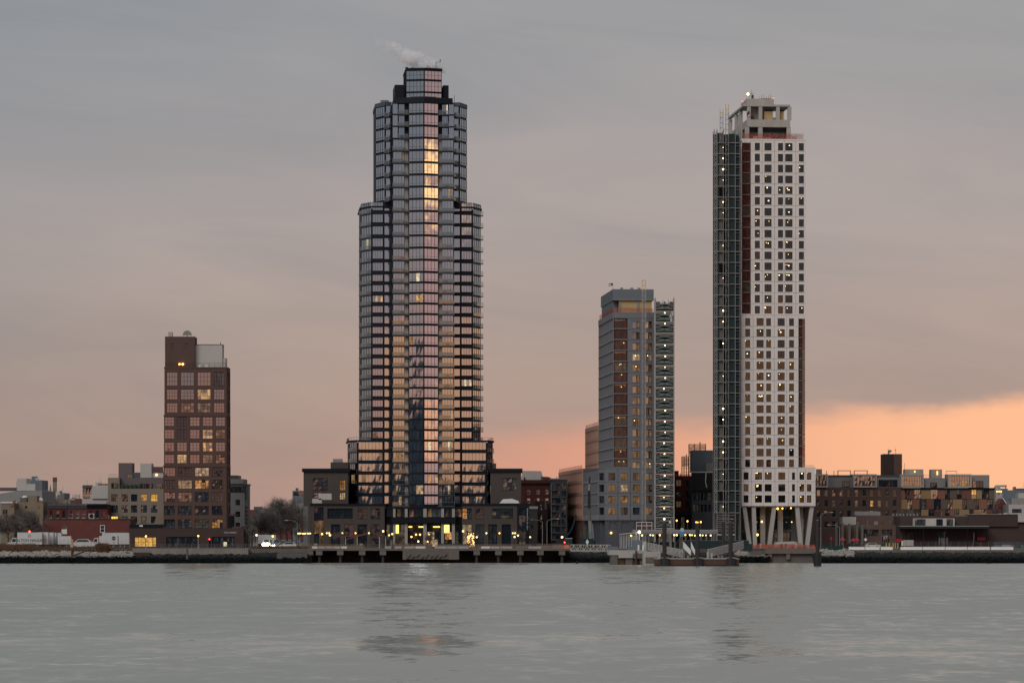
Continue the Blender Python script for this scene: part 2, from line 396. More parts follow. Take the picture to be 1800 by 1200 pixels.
def window(T, x, y, z, ang, w, h, cols, rows, g='glass_mid', lit=(), litm='lit_warm', frame='black_metal', t=0.09, low=None, seed=0, fr=True):
    o = place(pane_mesh(w, h, cols, rows, lit, seed), 'window', T, (x, y, z), ang)
    o.material_slots[0].link = 'OBJECT'; o.material_slots[0].material = M[g]
    if len(o.material_slots) > 1: o.material_slots[1].link = 'OBJECT'; o.material_slots[1].material = M[litm]
    if fr: place(frame_mesh(w, h, cols, rows, frame, t, low), 'window_frame', o)
    return o
def wall_sheet(width, z0, z1, rects, rec, m, thick=None):
    """a wall with real openings: front sheet, reveals and edge returns; local u along +x, outside is -y"""
    mb = MB(); us = sorted({0, width, *[r[0] for r in rects], *[r[1] for r in rects]}); vs = sorted({z0, z1, *[r[2] for r in rects], *[r[3] for r in rects]})
    def inside(u, v): return any(r[0] < u < r[1] and r[2] < v < r[3] for r in rects)
    for v0, v1 in zip(vs, vs[1:]):
        start = None
        for u0, u1 in zip(us, us[1:]):
            hole = inside((u0 + u1) / 2, (v0 + v1) / 2)
            if not hole and start is None: start = u0
            if hole and start is not None: mb.quad((start, 0, v0), (u0, 0, v0), (u0, 0, v1), (start, 0, v1), m); start = None
        if start is not None: mb.quad((start, 0, v0), (width, 0, v0), (width, 0, v1), (start, 0, v1), m)
    for a, b, c, d in rects:
        mb.quad((a, 0, c), (a, rec, c), (a, rec, d), (a, 0, d), m); mb.quad((b, 0, c), (b, 0, d), (b, rec, d), (b, rec, c), m)
        mb.quad((a, 0, c), (b, 0, c), (b, rec, c), (a, rec, c), m); mb.quad((a, 0, d), (a, rec, d), (b, rec, d), (b, 0, d), m)
    e = thick or rec + 0.1
    mb.quad((0, 0, z0), (0, 0, z1), (0, e, z1), (0, e, z0), m); mb.quad((width, 0, z0), (width, e, z0), (width, e, z1), (width, 0, z1), m)
    mb.quad((0, 0, z1), (width, 0, z1), (width, e, z1), (0, e, z1), m); mb.quad((0, 0, z0), (0, e, z0), (width, e, z0), (width, 0, z0), m)
    return mb
def facade(T, ox, oy, ang, width, z0, z1, rects, wall, pick, cols=2, rows=2, rec=0.30, frame='black_metal', t=0.09, sill=None, low=None, wid=1.1):
    """pick(i) -> (glass, lit panes, lit material) for the i-th opening; cols may be a function of the width"""
    place(wall_sheet(width, z0, z1, rects, rec, wall).mesh('wall'), 'wall', T, (ox, oy, 0), ang)
    ca, sa = math.cos(ang), math.sin(ang)
    for i, (a, b, c, d) in enumerate(rects):
        g, lit, lm = pick(i); n = cols if cols else max(1, round((b - a) / wid))
        o = window(T, ox + ca * a - sa * rec, oy + sa * a + ca * rec, c, ang, b - a, d - c, n, rows, g, tuple(x for x in lit if x < n * rows), lm, frame, t, low)
        if sill:
            k = ('s', round(b - a, 2), sill, round(rec, 2))
            if k not in _wc: _wc[k] = MB().box(-.12, b - a + .12, -rec - .12, -rec + .10, -.16, 0.002, sill).mesh('sill')
            place(_wc[k], 'sill', o)
def block(T, x0, x1, y0, y1, z0, z1, m, name='building_body'):
    return MB().box(x0, x1, y0, y1, z0, z1, m).build(name, T)
def picker(seed, lit=0.15, g=('glass_dark', 'glass_mid'), lm=('lit_warm', 'lit_dim'), n=4, part=0.6, always=None):
    rg = random.Random(seed)
    def f(i):
        if always and i in always: return ('glass_dark', tuple(range(n * 4)), always[i])
        gl = rg.choice(g)
        if rg.random() < lit:
            return (gl, tuple(k for k in range(n) if rg.random() < part) or (0,), rg.choice(lm))
        return (gl, (), 'lit_warm')
    return f
def grid(b, cols, rows, x0, dy=0.0):
    return [(b.x(c0, dy) - x0, b.x(c1, dy) - x0, b.z(r1, dy), b.z(r0, dy)) for r0, r1 in rows for c0, c1 in cols]

# ================================================================== THE SETTING
def water_mat():
    m = bpy.data.materials.new('river_water'); m.use_nodes = True; N = NT(m.node_tree); b = N.n['Principled BSDF']
    geo = N.new('ShaderNodeNewGeometry'); p = geo.outputs['Position']
    slick = N.noise(N.vmul(p, (0.0016, 0.0075, 0.0)), 1.0, 3.0, 0.55, 0.4)       # calm slicks between rougher water
    px_, py_, pz_ = N.sep(p)
    band = N.ramp(N.math('ABSOLUTE', N.math('SUBTRACT', py_, 277.0)), 4.0, 78.0, 1.0, 0.0)   # the long slick across the river
    calm = N.math('MAXIMUM', N.ramp(slick, 0.56, 0.70, 0.0, 0.55), N.math('MULTIPLY', band, N.ramp(slick, 0.34, 0.58, 0.35, 1.0)))
    def slope(sx, sy, seed, det, ro):
        n = N.new('ShaderNodeTexNoise'); N.l.new(N.vmul(p, (sx, sy, 0.0)), n.inputs['Vector']); n.inputs['Scale'].default_value = 1.0
        n.inputs['Detail'].default_value = det; n.inputs['Roughness'].default_value = ro; n.inputs['Distortion'].default_value = 0.35; return N.sep(n.outputs['Color'])
    a_, b_, c_ = slope(0.045, 0.030, 0, 3.0, 0.6), slope(0.20, 0.12, 1, 3.0, 0.6), slope(0.75, 0.42, 2, 2.0, 0.6)
    rr = N.math('ADD', N.math('ADD', N.math('MULTIPLY', N.ramp(a_[0], 0.41, 0.60, smooth=False), 0.26), N.math('MULTIPLY', N.ramp(b_[0], 0.41, 0.60, smooth=False), 0.42)), N.math('MULTIPLY', N.ramp(c_[0], 0.40, 0.60, smooth=False), 0.32))
    ny = N.math('ADD', N.math('MULTIPLY', rr, 0.26), 0.026)
    nx = N.math('ADD', N.math('MULTIPLY', N.math('SUBTRACT', b_[1], 0.5), 0.12), N.math('MULTIPLY', N.math('SUBTRACT', c_[1], 0.5), 0.14))
    amp = N.ramp(calm, 0.0, 1.0, 1.0, 0.42, smooth=False)          # visible wavelet faces lean towards the near shore
    nv = N.new('ShaderNodeVectorMath', operation='NORMALIZE')
    N.l.new(N.comb(N.math('MULTIPLY', nx, amp), N.math('MULTIPLY', N.math('MULTIPLY', ny, amp), -1.0), 1.0), nv.inputs[0])
    gl = N.new('ShaderNodeBsdfGlossy'); gl.distribution = 'MULTI_GGX'; gl.inputs['Color'].default_value = (1.0, 0.965, 0.90, 1)
    N.l.new(N.ramp(calm, 0.0, 1.0, 0.13, 0.12, smooth=False), gl.inputs['Roughness']); N.l.new(nv.outputs[0], gl.inputs['Normal'])
    df = N.new('ShaderNodeBsdfDiffuse'); df.inputs[0].default_value = (0.29, 0.283, 0.25, 1)
    fr = N.new('ShaderNodeFresnel'); fr.inputs[0].default_value = 1.33; N.l.new(nv.outputs[0], fr.inputs['Normal'])
    mx = N.new('ShaderNodeMixShader'); N.l.new(N.math('MAXIMUM', fr.outputs[0], 0.34), mx.inputs[0]); N.l.new(df.outputs[0], mx.inputs[1]); N.l.new(gl.outputs[0], mx.inputs[2])
    N.l.new(mx.outputs[0], N.n['Material Output'].inputs[0]); N.n.remove(b)
    M['river_water'] = m
water_mat()
kind(MB().quad((-4000, -1200, 0), (4000, -1200, 0), (4000, 912, 0), (-4000, 912, 0), 'river_water').build('river_water'), 'structure', 'grey rippled river water in front of the shore', 'water')
g = MB()
xl, xr = wx(540, 890), wx(1320, 890)
g.add([(-4000, 893, GZ), (xl, 893, GZ), (xl, 905, GZ), (xr, 905, GZ), (xr, 893, GZ), (4000, 893, GZ), (4000, 14000, GZ), (-4000, 14000, GZ),
       (-4000, 893, -3), (xl, 893, -3), (xl, 905, -3), (xr, 905, -3), (xr, 893, -3), (4000, 893, -3)],
      [(0, 1, 2, 7), (2, 3, 6, 7), (3, 4, 5, 6)], 'ground_mat')
g.add([g.v[i] for i in (0, 1, 2, 3, 4, 5, 8, 9, 10, 11, 12, 13)], [(i, i + 6, i + 7, i + 1) for i in range(5)], 'concrete_dark')
kind(g.build('ground'), 'structure', 'flat brown waterfront ground behind the sea wall', 'ground')
# side street running inland between the brick tower and the glass tower, and one beside the terracotta block
def road(x0, x1, D0, D1, w0, w1):
    return MB().quad((wx(x0, D0), D0, GZ + .004), (wx(x0, D0) + w0, D0, GZ + .004), (wx(x1, D1) + w1, D1, GZ + .004), (wx(x1, D1), D1, GZ + .004), 'asphalt')
kind(road(448, 500, 910, 1400, 11, 11).build('road'), 'structure', 'asphalt side street leading inland beside the brick tower', 'road')
kind(road(938, 952, 912, 1300, 8, 8).build('road'), 'structure', 'asphalt side street beside the terracotta buildings', 'road')

# riprap: loose rocks heaped along the river, nobody could count them
def rocks(name, x0, x1, D0, D1, z0, z1, n, size, m, label, seed, skip=()):
    rg = random.Random(seed); mb = MB()
    base = [Vector(v).normalized() for v in ((0, -1, 1.6), (0, 1, 1.6), (0, -1, -1.6), (0, 1, -1.6), (1, -1.6, 0) , (1, 1.6, 0), (-1, -1.6, 0), (-1, 1.6, 0), (1.6, 0, 1), (1.6, 0, -1), (-1.6, 0, 1), (-1.6, 0, -1))]
    fs = [(0, 8, 1), (0, 1, 10), (0, 10, 6), (0, 6, 4), (0, 4, 8), (8, 4, 9), (8, 9, 5), (8, 5, 1), (1, 5, 7), (1, 7, 10), (10, 7, 11), (10, 11, 6), (6, 11, 2), (6, 2, 4), (4, 2, 9), (9, 2, 3), (9, 3, 5), (5, 3, 7), (7, 3, 11), (11, 3, 2)]
    for _ in range(n):
        t = rg.random() ** 0.8; px = rg.uniform(x0, x1)
        if any(a < px < b for a, b in skip): continue
        D = D0 + (D1 - D0) * t; s = size * rg.uniform(0.45, 1.5)
        c = Vector((wx(px, D), D, z0 + (z1 - z0) * t + rg.uniform(-.2, .25)))
        sx, sy, szz = s * rg.uniform(.7, 1.3), s * rg.uniform(.7, 1.2), s * rg.uniform(.5, .8); a = rg.uniform(0, 6.28); ca, sa = math.cos(a), math.sin(a)
        vs = []
        for v in base:
            k = rg.uniform(.75, 1.2); X, Y, Z = v.x * sx * k, v.y * sy * k, v.z * szz * k; vs.append((c.x + X * ca - Y * sa, c.y + X * sa + Y * ca, c.z + Z))
        mb.add(vs, fs, m)
    return kind(mb.build(name), 'stuff', label, 'rocks')
def rockmat(name, wet, dry, zt, soft):
    m = bpy.data.materials.new(name); m.use_nodes = True; N = NT(m.node_tree); b = N.n['Principled BSDF']
    geo = N.new('ShaderNodeNewGeometry'); p = geo.outputs['Position']; z = N.sep(p)[2]
    n = N.noise(p, 0.9, 3.0, 0.6); n2 = N.noise(p, 3.0, 2.0, 0.6)
    t = N.ramp(N.math('ADD', z, N.math('MULTIPLY', N.math('SUBTRACT', n, 0.5), 1.6)), zt - soft, zt + soft)      # the tide line: weed below, bare stone above
    c = N.mix(t, (*wet, 1), (*dry, 1)); v = N.new('ShaderNodeVectorMath', operation='SCALE'); N.l.new(c, v.inputs[0]); N.l.new(N.ramp(n2, 0.2, 0.8, 0.5, 1.45), v.inputs['Scale'])
    N.l.new(v.outputs[0], b.inputs['Base Color']); b.inputs['Roughness'].default_value = 0.8; b.inputs['Specular IOR Level'].default_value = 0.06; M[name] = m
rockmat('rock_pale', (0.0028, 0.0048, 0.0050), (0.27, 0.25, 0.22), 1.85, 0.35)
rockmat('rock_dark', (0.003, 0.005, 0.0055), (0.034, 0.036, 0.035), 1.7, 0.8)
kind(MB().add([(wx(-60, 872), 872, -1.2), (wx(542, 872), 872, -1.2), (wx(542, 893), 893.2, 2.7), (wx(-60, 893), 893.2, 2.7)], [(0, 1, 2, 3)], 'rock_dark').build('river_bank'), 'structure')
kind(MB().add([(wx(1432, 876), 876, -1.2), (wx(1860, 876), 876, -1.2), (wx(1860, 893), 892.9, 2.5), (wx(1432, 893), 892.9, 2.5)], [(0, 1, 2, 3)], 'rock_dark').build('river_bank'), 'structure')
kind(MB().add([(wx(985, 890), 889, -1.0), (wx(1350, 890), 889, -1.0), (wx(1350, 905), 904.8, 2.6), (wx(985, 905), 904.8, 2.6)], [(0, 1, 2, 3)], 'rock_dark').build('river_bank'), 'structure')
rocks('riprap_rocks', -30, 232, 874, 891, -.1, 2.75, 2300, .62, 'rock_pale', 'weedy rocks with a pale dry top along the bank below the trucks', 1)
rocks('riprap_rocks', 225, 542, 877, 892, -.1, 2.2, 1900, .60, 'rock_dark', 'dark weedy rocks along the bank below the brick tower', 2)
rocks('riprap_rocks', 1432, 1830, 878, 891, -.1, 2.45, 2600, .60, 'rock_dark', 'dark rocks along the bank below the long row of white barriers', 3)
rocks('riprap_rocks', 985, 1090, 890, 903, -.1, 2.4, 520, .6, 'rock_dark', 'dark rocks between the promenade pier and the ferry platform', 4)
rocks('riprap_rocks', 1296, 1350, 886, 898, .2, 2.6, 420, .62, 'rock_pale', 'pale rocks at the foot of the white tower deck', 5)
rocks('riprap_rocks', 1434, 1500, 884, 894, 1.6, 3.4, 260, .55, 'rock_pale', 'heap of pale rubble beside the green tarpaulin fence', 6)

# dry grass on the bank below the trucks
def tufts(name, spots, n, h, m, label, seed, cat='grass'):
    rg = random.Random(seed); mb = MB()
    for _ in range(n):
        x0, x1, D0, D1, z0, z1, hk = rg.choice(spots); D = rg.uniform(D0, D1); px = rg.uniform(x0, x1); z = z0 + (z1 - z0) * (D - D0) / max(D1 - D0, .01)
        x = wx(px, D); hh = h * hk * rg.uniform(.5, 1.2)
        for _ in range(5):
            a = rg.uniform(0, 6.28); l = rg.uniform(.15, .5); dx, dy = math.cos(a), math.sin(a); bw = .06
            mb.add([(x - dy * bw, D + dx * bw, z), (x + dy * bw, D - dx * bw, z), (x + dx * l * hh, D + dy * l * hh, z + hh)], [(0, 1, 2)], m)
    return kind(mb.build(name), 'stuff', label, cat)
tufts('dry_grass', [(-10, 62, 889.5, 897, 2.6, 3.9, 1.5), (60, 150, 890, 896, 2.6, 3.8, .9), (170, 190, 889, 893, 2.7, 3.4, 1.9), (140, 232, 892, 898, 3.0, 3.8, .6)], 5200, 1.0, 'dry_grass', 'brown dry grass and weeds on the bank below the parked trucks', 7)
tufts('dry_grass', [(440, 545, 893.5, 903, 3.8, 3.8, .7), (1440, 1530, 893.5, 897, 3.8, 3.8, .35)], 1500, 1.0, 'dry_grass', 'thin brown grass at the end of the side street', 8)

# the city on the near shore behind the viewpoint: it shows only as dark shapes low in the window reflections
mb = MB(); rg = random.Random(77)
for k in range(90):
    x = -1500 + k * 33 + rg.uniform(-8, 8); d = rg.uniform(-620, -330); hh = rg.choice((36, 42, 46, 52, 58)) * rg.uniform(.8, 1.12)
    if -1130 < x < -640: hh = rg.uniform(95, 155); d = -430          # the high-rise district
    mb.box(x, x + rg.uniform(22, 40), d - 25, d, -1, hh, 'far_city')
kind(mb.build('far_shore_city'), 'stuff', 'mass of city buildings on the opposite shore', 'city')

# low roofs of the district far behind, one mass on the horizon
mb = MB(); rg = random.Random(55)
for k in range(420):
    D = rg.uniform(1250, 2600); x = rg.uniform(-.36, .36) * D; s = rg.uniform(5, 13); h = rg.uniform(6, 13) * (1 + (D - 1250) / 3000)
    m = rg.choice(('warehouse_brick', 'mid_grey_clad', 'blue_slate', 'concrete_dark', 'red_brick'))
    mb.box(x - s, x + s, D, D + 12, GZ - .5, GZ + h, m)
    if k % 2: mb.box(x - s * .4, x, D + 2, D + 6, GZ + h, GZ + h + rg.uniform(1, 2.4), 'slate_panel')
kind(mb.build('far_rooftops'), 'stuff', 'distant mass of low roofs along the horizon', 'rooftops')

# ================================================================== THE GLASS TOWER
TW = thing('glass_tower', 'tall dark glass apartment tower with a prow front, balconies and steam at its top', 'skyscraper', (wx(739, 941), 941, GZ), R(4.8))
DT = 927.0
def tz(py): return wz(py, DT) - GZ
ys = [890 - 19.2 * i for i in range(6)] + [775 - 18.45 * i for i in range(16)] + [480 - 21.35 * i for i in range(13)] + [203, 183]
floors = list(zip(ys, ys[1:]))                       # (bottom row, top row) of every storey in the photo
LOW, MID, TOP = 775, 362, 183
def outline(t):
    wing = {'low': [(10.8, -9.6), (18.2, -9.6), (20.1, -4.2), (20.1, 14)], 'mid': [(10.8, -9.0), (14.1, -8.6), (16.8, -2.9), (16.8, 14)], 'top': [(10.4, -9.4), (12.8, -4.1), (12.8, 12)]}[t]
    inner = {'low': [(8.62, -9.45)], 'mid': [(8.62, -8.9)], 'top': [(8.62, -9.36)]}[t]
    half = [(4.15, -15.4), (4.15, -14.2), (8.6, -14.2)] + inner + wing
    return [(0, -17.0)] + half + [(-x, y) for x, y in reversed(half)]
def body(t, z0, z1, m='tower_metal'):
    pts = outline(t); return MB().prism(pts, z0, z1, m).build('tower_body', TW)
body('low', 0.4, tz(LOW) - .25); body('mid', tz(LOW) - .24, tz(MID) - .3); body('top', tz(MID) - .29, tz(TOP))
# roof parapets of the two shoulders, with rails
for t, y in (('low', LOW), ('mid', MID)):
    pts = outline(t); q = [(x * 1.012, yy * 1.012) for x, yy in pts if not (abs(x) < 8.7)]
    for sgn in (1, -1):
        e = [p for p in q if p[0] * sgn > 0]
        if sgn < 0: e = e[::-1]
        mb = MB()
        for a, c in zip(e, e[1:]):
            mb.bar((*a, tz(y) + .15), (*c, tz(y) + .15), .28, 'tower_metal'); mb.bar((*a, tz(y) + 1.15), (*c, tz(y) + 1.15), .04, 'tower_slab')
            n = max(1, int(math.dist(a, c) / 1.6))
            for i in range(n + 1):
                u = i / n; p = (a[0] + (c[0] - a[0]) * u, a[1] + (c[1] - a[1]) * u); mb.bar((*p, tz(y) + .2), (*p, tz(y) + 1.15), .03, 'tower_slab')
        mb.build('roof_railing', TW)
rt = random.Random(4)
def tower_glass(y, facet):
    return 'glass_tower'
GOLD = {}
def tower_lit(y, facet, n):
    p = {'L': .11, 'R': .03, 'bl': .07, 'br': .10, 'fl': .10, 'fr': .10, 'ol': .05, 'or': .05}[facet]
    if y > 780: p += .10
    if rt.random() < p: return (rt.randrange(n),) if rt.random() < .6 else tuple(rt.sample(range(n), 2))
    return ()
def on(ax, ay, bx, by, u0, u1, zb, zt, cols, y, facet, out=.06, low=.24, rows=1):
    """window on the facet from a to b (left to right seen from outside), from u0 to u1 metres along it"""
    L = math.dist((ax, ay), (bx, by)); ang = math.atan2(by - ay, bx - ax); ca, sa = math.cos(ang), math.sin(ang)
    u1 = L - u1
    nx, ny = sa, -ca
    lit = tower_lit(y, facet, cols) if facet != 'x' else ()
    return window(TW, ax + ca * u0 + nx * out, ay + sa * u0 + ny * out, zb, ang, u1 - u0, zt - zb, cols, rows, tower_glass(y, facet), lit, rt.choice(('lit_warm', 'lit_dim', 'lit_pale')), 'tower_metal', .10, low, seed=rt.randrange(4))
slabm = {}
def slab(key, pts, z, name='balcony', th=.24, m='tower_slab'):
    k = (key, m)
    if k not in slabm: slabm[k] = MB().prism(pts, -th, 0, m).mesh(name)
    return place(slabm[k], name, TW, (0, 0, z))
def rail(parent, key, path, hgt=1.05):
    k = ('r', key)
    if k not in slabm:
        mb = MB()
        for a, c in zip(path, path[1:]):
            mb.quad((*a, .05), (*c, .05), (*c, hgt), (*a, hgt), 'glass_rail'); mb.bar((*a, hgt), (*c, hgt), .035, 'steel')
        for p in path: mb.bar((*p, 0), (*p, hgt), .03, 'steel')
        slabm[k] = mb.mesh('railing')
    return place(slabm[k], 'railing', parent)
inner = MB(); rp = random.Random(9)
for yb, yt in floors:
    z0, z1 = tz(yb), tz(yt); h = z1 - z0; zb, zt = z0 + .34, z1 - .10
    tier = 'low' if yb > LOW + 2 else ('mid' if yb > MID + 2 else 'top')
    # floor band running round the prow
    slab('prow', [(0, -17.22), (4.30, -15.52), (4.30, -15.2), (0, -16.8), (-4.30, -15.2), (-4.30, -15.52)], z0 + .28, 'floor_band', .34, 'tower_metal')
    on(-4.15, -15.4, 0, -17.0, .12, .10, zb, zt, 4, yb, 'L'); on(0, -17.0, 4.15, -15.4, .10, .12, zb, zt, 4, yb, 'R')
    # bays with balconies beside the prow
    narrow = yb < 246
    xo = 7.0 if narrow else 8.55
    on(-xo + .1, -14.2, -5.25, -14.2, .05, .0, zb, zt, 4, yb, 'bl', .05); on(5.25, -14.2, xo - .1, -14.2, 0, .05, zb, zt, 4, yb, 'br', .05)
    if narrow:
        inner.quad((-8.5, -14.26, zb), (-7.15, -14.26, zb), (-7.15, -14.26, zt), (-8.5, -14.26, zt), 'glass_tower'); inner.quad((7.15, -14.26, zb), (8.5, -14.26, zb), (8.5, -14.26, zt), (7.15, -14.26, zt), 'glass_tower')
    for sg in (-1, 1):
        x0, x1 = sorted((sg * 3.9, sg * (xo + .1)))
        bo = slab(('bay', sg, narrow), [(x0, -15.75), (x1, -15.75), (x1, -14.1), (x0, -14.1)], z0 + .18)
        a, c = sorted((sg * 4.25, sg * (xo + .05))); rail(bo, ('bay', sg, narrow), [(a, -15.68), (c, -15.68)])
        if rp.random() < .55:       # planters and chairs on the balconies
            mb = MB(); xx = sg * rp.uniform(5.6, 6.6)
            mb.box(xx, xx + rp.uniform(.5, 1.5), -15.3, -14.9, z0 + .19, z0 + rp.uniform(.6, 1.0), rp.choice(('tower_metal', 'timber', 'evergreen'))).build('planter', TW)
        k = 'pier%d' % (h > 3.2)
        if not narrow: MB().box(*sorted((sg * 4.22, sg * 5.18)), -14.75, -14.12, z0 + .19, z1 - .07, 'tower_concrete').build('bay_pier', TW)
    # wings
    ring = {'low': 'ring_l', 'mid': 'ring_m', 'top': 'ring_t'}[tier]
    P = outline(tier)
    for sg in (-1, 1):
        if tier == 'low':
            flat = [(10.8, -9.6), (18.2, -9.6)]; outer = [(18.2, -9.6), (20.1, -4.2)]; inn = [(8.62, -9.45), (10.8, -9.6)]
        elif tier == 'mid':
            flat = [(10.8, -9.0), (14.1, -8.6)]; outer = [(14.1, -8.6), (16.8, -2.9)]; inn = [(8.62, -8.9), (10.8, -9.0)]
        else:
            flat = None; outer = [(10.4, -9.4), (12.8, -4.1)]; inn = [(8.62, -9.36), (10.4, -9.4)]
        fl = lambda e: ([e[0], e[1]] if sg > 0 else [(-e[1][0], e[1][1]), (-e[0][0], e[0][1])])
        s = 'l' if sg < 0 else 'r'
        hb = zb + (.55 if tier != 'top' else 0)
        if flat:
            a, c = fl(flat)
            if tier == 'low':
                on(*a, *c, .35, .35, hb - .2, zt, 7, yb, 'f' + s, .06, None)
            else: on(*a, *c, .22, .22, hb, zt, 4, yb, 'f' + s, .06, None)
        a, c = fl(outer); on(*a, *c, .15, .15, zb, zt, 4, yb, 'o' + s)
        a, c = fl(inn); L = math.dist(a, c); ang = math.atan2(c[1] - a[1], c[0] - a[0]); nx, ny = math.sin(ang) * .05, -math.cos(ang) * .05
        u0, u1 = .25 / L, 1 - .25 / L; A = (a[0] + (c[0] - a[0]) * u0 + nx, a[1] + (c[1] - a[1]) * u0 + ny); C = (a[0] + (c[0] - a[0]) * u1 + nx, a[1] + (c[1] - a[1]) * u1 + ny)
        inner.quad((*A, hb), (*C, hb), (*C, zt), (*A, zt), 'glass_tower')
        # corner balconies
        if tier == 'mid':
            pts = [(14.3, -9.3), (17.6, -3.6), (16.7, -2.9), (14.0, -8.7)]
            pth = [(14.35, -9.2), (17.5, -3.65)]
        elif tier == 'top':
            pts = [(8.7, -9.0), (9.4, -11.4), (10.7, -10.0), (10.4, -9.3)]; pth = [(8.8, -9.6), (9.4, -11.3), (10.65, -9.9)]
        else:
            pts = [(18.3, -10.0), (20.6, -4.2), (20.0, -4.1), (18.1, -9.5)]; pth = [(18.35, -9.9), (20.5, -4.3)]
        if sg < 0: pts = [(-x, y) for x, y in reversed(pts)]; pth = [(-x, y) for x, y in reversed(pth)]
        bo = slab(('corner', tier, sg), pts, z0 + .16, 'balcony', .30 if tier == 'top' else .22)
        rail(bo, ('corner', tier, sg), pth)
kind(inner.build('window_strip', TW), 'stuff')
# crown: stepped glass lantern between two dark fins
def crown():
    z = tz(183); pts = [(0, -17.25), (4.4, -15.6), (8.2, -14.6), (8.2, -2), (-8.2, -2), (-8.2, -14.6), (-4.4, -15.6)]
    MB().prism(pts, z, z + 1.6, 'tower_metal').build('roof_slab', TW)
    MB().prism([(0, -16.2), (3.6, -15.0), (-3.6, -15.0)], z + 1.62, z + 1.9, 'tower_slab').build('canopy', TW)
    zt = tz(121); q = [(0, -12.6), (5.0, -11.2), (5.0, 3), (-5.0, 3), (-5.0, -11.2)]
    q = [(x + .35, y) for x, y in q]
    MB().prism(q, z + 1.6, zt, 'tower_metal').build('crown_body', TW)
    rows_ = [(177.5, 162), (160, 141), (138.5, 123)]
    for a, c in rows_:
        for (A, C, f) in ((q[4], q[0], 'L'), (q[0], q[1], 'R')):
            on(*A, *C, .1, .1, tz(a), tz(c), 5, 100, 'x', .06, .5)
        L_ = (q[3], q[4]); on(-4.65, 1.0, *q[4], .4, .4, tz(a), tz(c), 6, 100, 'x', .06, .5)
    for x0, x1 in ((-7.7, -5.0), (5.8, 7.4)): MB().box(x0, x1, -9.5, 2, z + 1.6, tz(146), 'tower_metal').build('crown_fin', TW)
    MB().prism([(x * 1.03 + .0, y * 1.02) for x, y in q], zt, zt + .45, 'tower_metal').build('crown_cap', TW)
    # wing roofs
    for sg in (-1, 1):
        e = [(8.6, -9.2), (10.5, -9.9), (13.0, -4.2), (13.0, 11), (8.4, 11)]; e = e if sg > 0 else [(-x, y) for x, y in reversed(e)]
        MB().prism(e, tz(TOP) + .001, tz(TOP) + 1.1, 'slate_panel').build('wing_roof', TW)
    MB().box(-11.5, -9.2, -6, 2, tz(TOP) + 1.1, tz(TOP) + 2.0, 'glass_mid').build('roof_hatch', TW)
    mb = MB()
    for x, y in ((-7.9, -6.5), (9.0, -8.9)): mb.tube((x, y, tz(TOP) + 1), (x, y, tz(TOP) + 3.2), .06, 'black_metal')
    kind(mb.build('antenna', TW), 'stuff')
crown()
# window-washing crane on the tower roof
zc = GZ + tz(121) + .45
wc = thing('roof_crane', 'black window cleaning crane on the roof of the glass tower', 'crane', (wx(762, 934), 934, zc))
MB().box(-2.0, 1.2, -.7, .7, 0, .7, 'black_metal').build('base', wc)
mb = MB(); mb.tube((.6, 0, .7), (.9, 0, 2.3), .28, 'black_metal'); mb.build('mast', wc)
mb = MB(); mb.bar((-2.4, 0, 1.0), (.8, 0, 1.2), .18, 'black_metal'); mb.bar((.7, 0, 2.2), (2.0, 0, 2.5), .22, 'black_metal'); mb.bar((1.95, 0, 3.0), (1.75, 0, 1.7), .18, 'black_metal'); mb.build('jib', wc)
kind(MB().lathe([(.35, 0), (.35, .8), (.5, .82), (.5, 1.0)], 'steel').build('steam_vent', TW, (-4.2, -6, tz(121) + .45)), 'thing')
for sx, sy in ((-3.2, -8), (-2.4, -7.6)): MB().box(sx, sx + .9, sy, sy + 1, tz(121) + .45, tz(121) + 1.1, 'black_metal').build('roof_fan', TW)
# steam drifting off the roof
def steam():
    m = bpy.data.materials.new('steam'); m.use_nodes = True; N = NT(m.node_tree); N.n.clear()
    tcn = N.new('ShaderNodeTexCoord'); o = tcn.outputs['Object']; x, y, z = N.sep(o)
    # plume axis: from the vent (x=0,z=0) rising towards -x; units are metres
    n = N.noise(o, 0.36, 5.0, 0.62, 0.6)
    zc = N.math('ADD', N.math('MULTIPLY', x, -0.46), N.math('MULTIPLY', N.math('SUBTRACT', N.noise(o, 0.16, 2.0), 0.5), 3.6))
    rad = N.ramp(x, -13.0, 2.0, 2.3, 3.3, smooth=False)
    dz = N.math('DIVIDE', N.math('SUBTRACT', z, zc), rad); dy = N.math('DIVIDE', y, 2.6)
    r2 = N.math('ADD', N.math('MULTIPLY', dz, dz), N.math('MULTIPLY', dy, dy))
    core = N.ramp(r2, 0.0, 1.15, 1.0, 0.0)
    tail = N.math('MULTIPLY', N.ramp(x, -14.0, -5.0, 0.10, 1.0), N.ramp(x, 1.5, 4.6, 1.0, 0.0))
    den = N.math('MULTIPLY', N.math('MULTIPLY', core, tail), N.ramp(n, 0.42, 0.60, 0.0, 1.0))
    v = N.new('ShaderNodeVolumePrincipled'); v.inputs['Color'].default_value = (0.95, 0.95, 0.96, 1); N.l.new(N.math('MULTIPLY', den, 2.0), v.inputs['Density'])
    out = N.new('ShaderNodeOutputMaterial'); N.l.new(v.outputs[0], out.inputs['Volume']); M['steam'] = m
    mb = MB(); mb.box(-15.5, 5, -3.2, 3.2, -1.6, 11.0, 'steam')
    so = mb.build('steam', None, (wx(757, 934), 933.5, zc_ + .9)); kind(so, 'stuff', 'white steam drifting from the roof of the glass tower', 'steam')
zc_ = zc
steam()

